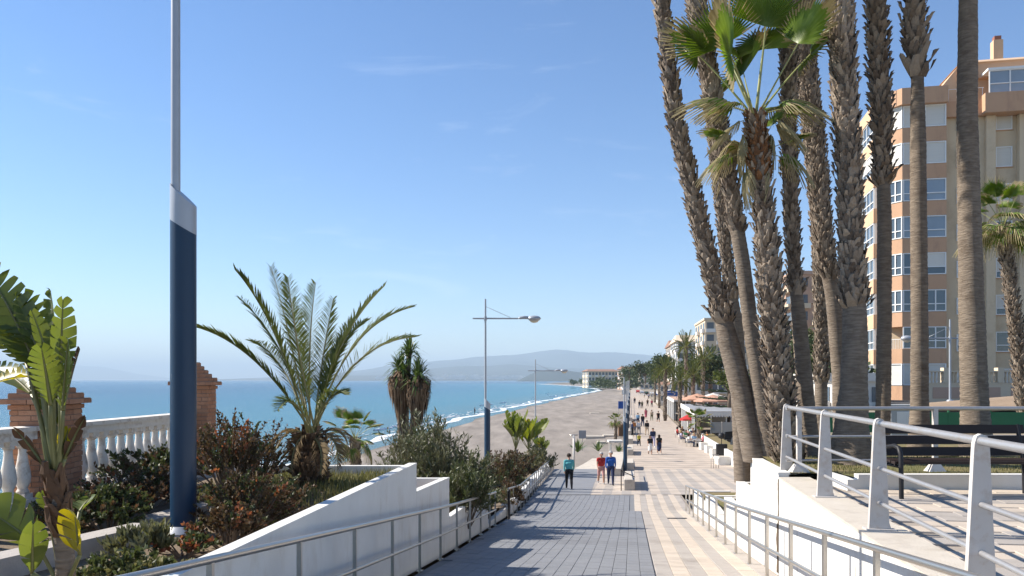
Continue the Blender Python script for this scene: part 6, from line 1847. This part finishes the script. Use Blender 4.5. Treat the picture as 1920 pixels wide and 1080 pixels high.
# blue restaurant sign over the far pavilion
t = thing('restaurant_sign', 'blue arched restaurant sign with a pale emblem above the far pavilion', 'sign', (lane(7.2, 150), 150, 0))
q = P(1257, 738, 140)
mb = MB()
W_, H_ = 2.55, 1.05
prof = [(-1,0),(1,0),(1,0.72),(0.85,0.8),(0.7,0.78),(0.55,0.95),(0.3,0.93),(0,1.08),(-0.3,0.93),(-0.55,0.95),(-0.7,0.78),(-0.85,0.8),(-1,0.72)]
mb.prism([(q.x + x*W_/2, 140, q.z - 0.5 + y*H_) for x, y in prof], [(q.x + x*W_/2, 140.12, q.z - 0.5 + y*H_) for x, y in prof]); mb.build('board', M['sign_blue'], t)
mb = MB(); n = 20
ring = []
for i in range(n):
    a = 2*math.pi*i/n; ring.append((q.x + 0.85*math.cos(a), 139.985, q.z - 0.06 + 0.33*math.sin(a))); 
rin = [(q.x + (p[0]-q.x)*0.86, p[1], q.z-0.06 + (p[2]-q.z+0.06)*0.78) for p in ring]
mb.add(ring + rin, [(i, (i+1) % n, n+(i+1) % n, n+i) for i in range(n)]); mb.build('emblem', M['far_white'], t)
for sx in (-1.1, 1.1):
    mb = MB(); mb.tube([(q.x+sx, 140.06, 3.0), (q.x+sx, 140.06, q.z-0.45)], 0.05, 6); mb.build('post', M['steel'], t)

# ------------------------------------------------------------------ beach side of the promenade
blocks = [(39.0, 45.0, 'long white block bench at the head of the beach ramp'), (56.5, 60.0, 'second white block bench on the sea side'), (69.5, 73.5, 'third white block bench on the sea side'), (82, 86, 'fourth white block bench on the sea side'), (95, 99, 'fifth white block bench on the sea side'),
          (110, 115, 'sixth white block bench on the sea side'), (128, 134, 'seventh and farthest white block bench on the sea side')]
for (y0, y1, lb) in blocks:
    mb = MB(); a0, a1 = -0.36, 0.16
    mb.prism([(lane(a0,y0),y0,rampz(y0)-0.1),(lane(a1,y0),y0,rampz(y0)-0.1),(lane(a1,y1),y1,rampz(y1)-0.1),(lane(a0,y1),y1,rampz(y1)-0.1)],
             [(lane(a0,y0),y0,rampz(y0)+0.53),(lane(a1,y0),y0,rampz(y0)+0.53),(lane(a1,y1),y1,rampz(y1)+0.60),(lane(a0,y1),y1,rampz(y1)+0.60)])
    o = mb.build('block_bench', M['coping']); bm = o.modifiers.new('b', 'BEVEL'); bm.width = 0.03; bm.segments = 2
    tag(o, lb, 'bench', 'white block benches')
t = thing('stair_handrail', 'dark handrail at the first white block bench', 'railing', (lane(-0.5, 39), 39, rampz(39)))
mb = MB(); mb.tube([(lane(-0.5,38.8), 38.8, rampz(38.8)-0.05), (lane(-0.5,38.8), 38.8, rampz(38.8)+1.0), (lane(-0.5,50), 50, rampz(50)+1.0), (lane(-0.5,50), 50, rampz(50))], 0.024, 6); mb.build('rail', M['black'], t)
mb = MB(); mb.tube([(lane(-0.5,38.8), 38.8, rampz(38.8)+0.98), (lane(0.16,40.5), 40.5, rampz(40.5)+0.56)], 0.022, 6); mb.build('sloping_bar', M['black'], t)
mb = MB(); mb.prism([(lane(-1.55,50),50,rampz(50)-0.3),(lane(-0.62,50),50,rampz(50)-0.3),(lane(-0.62,66),66,-0.6),(lane(-1.9,66),66,-0.6)], [(lane(-1.55,50),50,rampz(50)+0.45),(lane(-0.62,50),50,rampz(50)+0.45),(lane(-0.62,66),66,0.62),(lane(-1.9,66),66,0.62)])
tag(mb.build('parapet', M['coping']), 'broad pale parapet sloping beside the beach steps', 'wall')
# sea-side dark fence with small posts along the promenade
t = thing('seaside_fence', 'low blue grey fence along the sea side of the promenade', 'fence', (lane(-0.6, 86), 86, 0))
for i in range(40):
    Y = 87 + i*5.0; mb = MB(); mb.box(lane(-0.62,Y)-0.05, lane(-0.62,Y)+0.05, Y-0.05, Y+0.05, -0.1, 1.0); mb.build('post', M['blue_paint'], t)
for hh in (0.95, 0.5):
    mb = MB(); mb.tube([(lane(-0.62,87), 87, hh), (lane(-0.62,282), 282, hh)], 0.03, 5); mb.build('rail', M['blue_paint'], t)
t = thing('beach_shower', 'slim white shower post on the sand', 'shower', (P(1076, 872, 70).x, 70, -1.15))
mb = MB(); mb.tube([(0,0,-0.1),(0,0,2.85)], 0.10, 10); mb.build('post', M['far_white'], t, True, True)
mb = MB(); mb.tube([(-0.35,0,2.88),(0.35,0,2.88)], 0.05, 8); mb.build('shower_arm', M['steel'], t, True, True)
mb = MB(); mb.lathe([(0.5,-0.04),(0.5,0.04)], n=14); mb.build('base', M['coping'], t, True, True, 40)
t = thing('beach_sign', 'small grey blue notice board on the sand', 'sign', (P(1092, 850, 88).x, 88, -1.5))
mb = MB(); mb.box(-0.4,0.4,-0.03,0.03,1.6,2.5); mb.build('board', M['canvas_grey'], t, local=True)
mb = MB(); mb.tube([(0,0.05,0),(0,0.05,2.4)], 0.04, 6); mb.build('post', M['steel'], t, local=True)
def slab(label, px0, px1, py, d, dep):
    a, b = P(px0, py, d), P(px1, py, d); mb = MB(); mb.box(a.x, b.x, d, d+dep, a.z-0.35, a.z+0.06)
    tag(mb.build('boardwalk', M['coping']), label, 'boardwalk')
slab('white boardwalk slab crossing the sand near the shower', 1098, 1132, 819, 106, 1.6)
slab('white boardwalk slab left of the white stand', 1132, 1158, 817, 108, 1.6)
slab('short white slab lying farther out on the sand', 1107, 1124, 775, 190, 2.2)
slab('pale slab near the agaves', 1120, 1136, 829, 97, 1.2)
t = thing('lifeguard_stand', 'white open frame stand with a flat top beside the beach steps', 'stand', (P(1153, 850, 71).x, 71, -0.9))
for sx in (-0.42, 0.42):
    for sy in (-0.4, 0.4):
        mb = MB(); mb.box(sx-0.05, sx+0.05, sy-0.05, sy+0.05, -0.2, 1.95); mb.build('leg', M['far_white'], t, local=True)
mb = MB(); mb.box(-0.62,0.62,-0.6,0.6,1.95,2.12); mb.build('top', M['far_white'], t, local=True)
mb = MB(); mb.box(-0.4,0.4,-0.4,0.4,0.9,1.0); mb.build('shelf', M['far_white'], t, local=True)
t = thing('wooden_kiosk', 'small brown wooden kiosk on the sand behind the lamps', 'kiosk', (P(1167, 815, 107).x, 107, -0.95))
mb = MB(); mb.box(-0.55,0.55,-0.5,0.5,0,1.3); mb.build('body', M['wood'], t, local=True)
mb = MB(); mb.prism([(-0.75,-0.7,1.3),(0.75,-0.7,1.3),(0.75,0.7,1.3),(-0.75,0.7,1.3)], [(-0.1,-0.7,1.6),(0.1,-0.7,1.6),(0.1,0.7,1.6),(-0.1,0.7,1.6)]); mb.build('roof', M['wood'], t, local=True)
t = thing('information_panel', 'square blue panel on posts at the top of the beach', 'sign', (P(1166, 770, 150).x, 150, -0.95))
mb = MB(); mb.box(-0.68,0.68,-0.05,0.05,2.1,3.5); mb.build('board', M['sign_blue2'] if 'sign_blue2' in M else M['sign_blue'], t, local=True)
for sx in (-0.6, 0.6):
    mb = MB(); mb.tube([(sx,0.08,-0.2),(sx,0.08,3.4)], 0.05, 6); mb.build('post', M['steel'], t, local=True)

# ------------------------------------------------------------------ buildings and trees further off
def far_building(label, px0, px1, ytop, d, depth, zb, floors, cols, wm, roof=None, name='apartment_building', side_cols=4, rot=0.0, band=None):
    X0, X1 = (px0-960)/FP*d, (px1-960)/FP*d; zt = CZ + (HZ-ytop)/FP*d
    Wd = X1-X0
    t = thing(name, label, 'building', (X0, d, zb), rot)
    H = zt-zb; rh = 0.12*H if roof else 0.0
    mb = MB(); mb.box(0, Wd, 0, depth, -1, H-rh); mb.build('wall', wm, t, local=True)
    if roof:
        mb = MB(); o = 0.03*Wd+0.4; mb.prism([(-o,-o,H-rh),(Wd+o,-o,H-rh),(Wd+o,depth+o,H-rh),(-o,depth+o,H-rh)], [(Wd*0.06,depth*0.4,H),(Wd*0.94,depth*0.4,H),(Wd*0.94,depth*0.6,H),(Wd*0.06,depth*0.6,H)]); mb.build('roof', roof, t, local=True)
    else:
        mb = MB(); mb.box(-0.25, Wd+0.25, -0.25, depth+0.25, H, H+0.5); mb.build('parapet', wm, t, local=True)
    fh = (H-rh)/floors
    cw = Wd/cols
    s = MB(); s.box(-cw*0.32, cw*0.32, -0.06, 0.06, 0, fh*0.52); wme = steal(s.build('window', M['dark_glass']))
    s = MB(); s.box(-cw*0.45, cw*0.45, -0.5, 0.0, -fh*0.18, fh*0.12); bme_ = steal(s.build('balcony', band or M['far_white']))
    sw = depth/side_cols
    s = MB(); s.box(-0.06, 0.06, -sw*0.30, sw*0.30, 0, fh*0.52); sme = steal(s.build('window', M['dark_glass']))
    s = MB(); s.box(-0.6, 0.0, -sw*0.44, sw*0.44, -fh*0.18, fh*0.12); sbe = steal(s.build('balcony', band or M['far_white']))
    for f in range(floors):
        for c in range(cols):
            meshobj('window', wme, t, ((c+0.5)*cw, -0.01, f*fh + fh*0.28))
            if (c + f) % 2 == 0 or cols < 4: meshobj('balcony', bme_, t, ((c+0.5)*cw, -0.08, f*fh + fh*0.16))
        for c in range(side_cols):
            meshobj('window', sme, t, (0.01, (c+0.5)*sw, f*fh + fh*0.28))
            if c % 2 == 0: meshobj('balcony', sbe, t, (-0.08, (c+0.5)*sw, f*fh + fh*0.16))
    return t
far_building('pink apartment block seen between the palm trunks', 1488, 1612, 515, 112, 20, 2.5, 8, 4, M['far_pink'], band=M['far_cream'], rot=-0.10)
far_building('cream apartment tower right of the tallest date palm', 1322, 1420, 600, 195, 22, 0.3, 7, 5, M['far_cream'], rot=-0.12)
far_building('white stepped apartment block behind the date palms', 1270, 1326, 625, 245, 26, 0.3, 6, 4, M['far_white'], M['far_cream'], rot=-0.12)
far_building('low cream house at the left end of the palm row', 1257, 1282, 636, 290, 24, 0.3, 6, 3, M['far_cream'], M['redtile'], rot=-0.12)
far_building('long white hotel with a red tiled roof at the far bend', 1103, 1160, 692, 760, 30, -0.5, 3, 9, M['far_cream'], M['redtile'], name='hotel', rot=0.1)
far_building('pinkish block right of the far hotel', 1168, 1206, 687, 640, 25, -0.5, 4, 5, M['far_pink'], M['redtile'], rot=0.05)
far_building('far cream block at the end of the promenade', 1200, 1240, 683, 560, 30, 0, 5, 5, M['far_cream'], rot=-0.1)
far_building('low white house behind the restaurants', 1262, 1345, 712, 175, 14, 0.3, 2, 6, M['far_white'], name='house', rot=-0.15)
far_building('low white house left behind the far pavilion', 1238, 1262, 716, 210, 16, 0.3, 2, 3, M['far_white'], M['redtile'], name='house', rot=-0.15)
far_building('low white street building under the palms', 1560, 1650, 715, 48, 8, TZ-0.3, 1, 4, M['far_white'], name='house', rot=-0.1)
# city on the far shore
def city():
    mb = MB(); random.seed(11)
    for i in range(420):
        px = ru(700, 1060); d = ru(7600, 9000)
        x = (px-960)/FP*d; w = ru(12, 45); h = ru(8, 34)*(1.5 if 820 < px < 900 and rnd() < 0.3 else 1)
        mb.box(x, x+w, d, d+ru(12, 40), SEA, SEA + 10 + (d-7600)*0.012 + h, 0)
    tag(mb.build('far_town', M['far_white']), 'pale town strung along the far shore', kind='stuff')
    mb = MB(); mb.sheet([[((px-960)/FP*d, d, z + SEA) for px in range(560, 1140, 20)] for d, z in ((7350, -0.6), (7450, 4), (7600, 10), (8400, 22), (9400, 60))])
    o = mb.build('far_shore', M['mount'])
    if o.data.polygons[0].normal.z < 0: o.data.flip_normals()
    tag(o, 'low far shore beneath the hills', kind='structure')
city()
def tree(label, x, y, z, h, r, m, nl=1500, ls=0.5, seed=0, trunk=0.3, flat=0.8, cat='tree', name='tree', group=None):
    random.seed(seed); t = thing(name, label, cat, (x, y, z), group=group)
    mb = MB(); mb.tube([(0,0,-0.3),(0.1,0,h*0.35),(0,0,h*0.7)], [trunk, trunk*0.7, trunk*0.3], 8)
    cl = []
    for i in range(11):
        az = ru(0, 6.28); q = ru(0.2, 1)**0.5*r*0.72; cz = h*ru(0.45, 0.9); c = Vector((math.cos(az)*q, math.sin(az)*q, cz)); cl.append((c, r*ru(0.3, 0.5)))
        mb.tube([(0,0,h*0.3), c], [trunk*0.35, 0.03], 5)
    mb.build('trunk', M['twig'], t, True, True)
    lf = MB()
    for i in range(nl):
        c, cr = random.choice(cl); v = Vector((random.gauss(0,1), random.gauss(0,1), random.gauss(0,1)*flat)).normalized()*cr*ru(0.55, 1.08)
        p = c + v; s = Vector((ru(-1,1), ru(-1,1), ru(-1,1))).normalized()*ls*0.4; u = Vector((ru(-1,1), ru(-1,1), ru(-0.6,1))).normalized()*ls
        lf.add([p, p+s+u*0.5, p+u, p-s+u*0.5], [(0,1,2,3)])
    o = lf.build('crown', M[m], t, local=True); o['kind'] = 'stuff'
M['tree_light'] = mat('light_tree_leaf', (0.115,0.125,0.025), (0.065,0.090,0.022), 0.6, 1, 0, trans=0.2, rw=0.75)
for i, (px, py, d, h, r, m, lb) in enumerate(((1368, 752, 96, 4.6, 2.6, 'tree_light', 'round yellow green tree at the foot of the fan palms'), (1330, 728, 150, 6, 4, 'tree_dark', 'dark tree behind the peach parasols'), (1235, 718, 230, 8, 5, 'tree_dark', 'dark tree at the end of the palm row'),
        (1210, 716, 330, 9, 6, 'tree_dark', 'broad dark tree by the far parking area'), (1180, 716, 420, 9, 6, 'tree_dark', 'dark tree left of the far parking area'), (1300, 722, 190, 7, 5, 'tree_dark', 'dark tree between the date palms'), (1545, 752, 60, 5, 3, 'tree_dark', 'dark street tree glimpsed between the palm trunks'),
        (1500, 748, 70, 6.5, 3, 'tree_dark', 'dark street tree behind the straight fan palm'))):
    q = P(px, py, d); tree(lb, q.x, q.y, q.z - 0.5, h, r, m, 1600, 0.45 if d < 120 else 0.8, i+40)
def pine():
    q = P(1366, 762, 101); t = thing('norfolk_pine', 'dark tiered pine behind the leaning fan palm', 'tree', (q.x, q.y, 1.0))
    mb = MB(); mb.tube([(0,0,0),(0,0,9.5)], [0.22, 0.04], 8); mb.build('trunk', M['twig'], t, True, True)
    random.seed(3)
    for k in range(8):
        z = 2.2 + k*0.95; L = 4.6*(1-k/9.5)
        for j in range(6):
            az = j*R(60) + k*0.5; o = Vector((math.cos(az), math.sin(az), 0)); s = Vector((-o.y, o.x, 0)); b = MB()
            b.tube([Vector((0,0,z)), Vector((0,0,z)) + o*L*0.5 + Vector((0,0,-0.05)), Vector((0,0,z)) + o*L + Vector((0,0,0.25))], [0.05,0.035,0.01], 4, 1)
            for i in range(46):
                f = ru(0.12, 1); p = Vector((0,0,z)) + o*L*f + Vector((0,0,-0.05 + 0.3*f*f)); w = L*0.30*(1-f*0.7)*random.choice((-1,1))*ru(0.5,1)
                e = p + s*w + o*abs(w)*0.6 + Vector((0,0,ru(-0.05,0.15))); u = Vector((0,0,0.06))+o*0.05
                b.add([p-u, p+u, e+u*0.6, e-u*0.6], [(0,1,2,3)], 0)
            b.build('branch', [M['tree_pine'], M['twig']], t, local=True)
pine()
def spit_trees():
    mb = MB(); random.seed(8)
    for i in range(170):
        px = ru(1068, 1232); d = ru(520, 1150) if px > 1110 else ru(900, 1300)
        x = (px-960)/FP*d; z0 = 0.2; h = ru(3, 8)*(1.3 if px > 1150 else 0.9); r = h*ru(0.4, 0.7)
        for k in range(60):
            v = Vector((random.gauss(0,1), random.gauss(0,1), random.gauss(0,0.8))).normalized()*r*ru(0.5, 1); p = Vector((x, d, z0 + h*0.6)) + v
            s = Vector((ru(-1,1), ru(-1,1), ru(-1,1))).normalized()*r*0.22; u = Vector((ru(-1,1), ru(-1,1), ru(-0.3,1))).normalized()*r*0.5
            mb.add([p, p+s+u*0.5, p+u, p-s+u*0.5], [(0,1,2,3)])
    tag(mb.build('far_wood', M['tree_dark']), 'dark belt of trees along the far bend of the beach', kind='stuff')
spit_trees()
def far_land():
    """low land under the far trees, behind the spit's sand"""
    mb = MB(); ys = [400, 520, 640, 760, 900, 1050, 1200, 1400, 1600, 1780, 1900]
    mb.sheet([[(lerp(max(inner_x(Y) - 3, shore_x(Y) + 12) if Y < 1780 else 80, lane(60, Y), t), Y, -0.9 + 1.0*min(1, t*6)) for t in (0, 0.1, 0.25, 0.5, 1)] for Y in ys])
    o = mb.build('far_land', M['ground'])
    if o.data.polygons[0].normal.z < 0: o.data.flip_normals()
    tag(o, 'low land behind the far bend of the beach', kind='structure')
far_land()
# parked cars at the far end
def car(label, x, y, z, rz, paint):
    t = thing('parked_car', label, 'car', (x, y, z), rz, 'cars parked at the far end')
    prof = [(-2.1,0.3),(2.1,0.3),(2.15,0.6),(2.05,0.8),(1.2,0.92),(0.6,1.42),(-1.1,1.45),(-1.75,0.98),(-2.1,0.9)]
    mb = MB(); mb.prism([(a,-0.85,b) for a, b in prof], [(a,0.85,b) for a, b in prof]); mb.build('body', paint, t, local=True)
    wn = [(1.05,0.95),(0.58,1.34),(-1.05,1.37),(-1.55,1.0)]
    mb = MB(); mb.prism([(a,-0.87,b) for a, b in wn], [(a,0.87,b) for a, b in wn]); mb.build('windows', M['dark_glass'], t, local=True)
    for sx in (-1.35, 1.35):
        for sy in (-0.8, 0.8):
            mb = MB(); mb.tube([(sx, sy-0.1, 0.32), (sx, sy+0.1, 0.32)], 0.32, 12); mb.build('wheel', M['black'], t, local=True)
cp = [mat('car_paint_%d' % i, c, None, 0.25, 3, spec=0.6) for i, c in enumerate(((0.6,0.6,0.6), (0.03,0.03,0.035), (0.05,0.10,0.30), (0.35,0.36,0.38), (0.45,0.04,0.03)))]
for i, (px, Y, ci, lb) in enumerate(((1222, 330, 0, 'white car parked nearest at the far end'), (1212, 345, 1, 'black car parked at the far end'), (1204, 365, 3, 'grey car parked at the far end'), (1232, 318, 2, 'blue car parked at the far end'), (1196, 390, 4, 'red car parked at the far end'))):
    car(lb, (px-960)/FP*Y, Y, 0.1, 1.4, cp[ci])
t = thing('far_wall', 'low white wall at the far end of the beach', 'wall', (70, 470, -1))
mb = MB(); mb.prism([(lane(-5,420),420,-1),(lane(-4.4,420),420,-1),(lane(-7,640),640,-1),(lane(-7.6,640),640,-1)], [(lane(-5,420),420,1.3),(lane(-4.4,420),420,1.3),(lane(-7,640),640,1.3),(lane(-7.6,640),640,1.3)]); mb.build('wall', M['far_white'], t)
# ------------------------------------------------------------------ haze
def haze():
    mb = MB(); mb.box(-32000, 32000, -1500, 36000, SEA - 2.0, 640)
    m = bpy.data.materials.new('haze'); m.use_nodes = True
    n = m.node_tree.nodes; n.clear()
    out = n.new('ShaderNodeOutputMaterial'); v = n.new('ShaderNodeVolumePrincipled')
    v.inputs['Color'].default_value = (0.66, 0.84, 1.0, 1)
    v.inputs['Density'].default_value = 1.05e-4
    v.inputs['Anisotropy'].default_value = 0.0
    m.node_tree.links.new(v.outputs['Volume'], out.inputs['Volume'])
    o = mb.build('haze', m)
    tag(o, 'pale blue sea haze', kind='stuff')
haze()
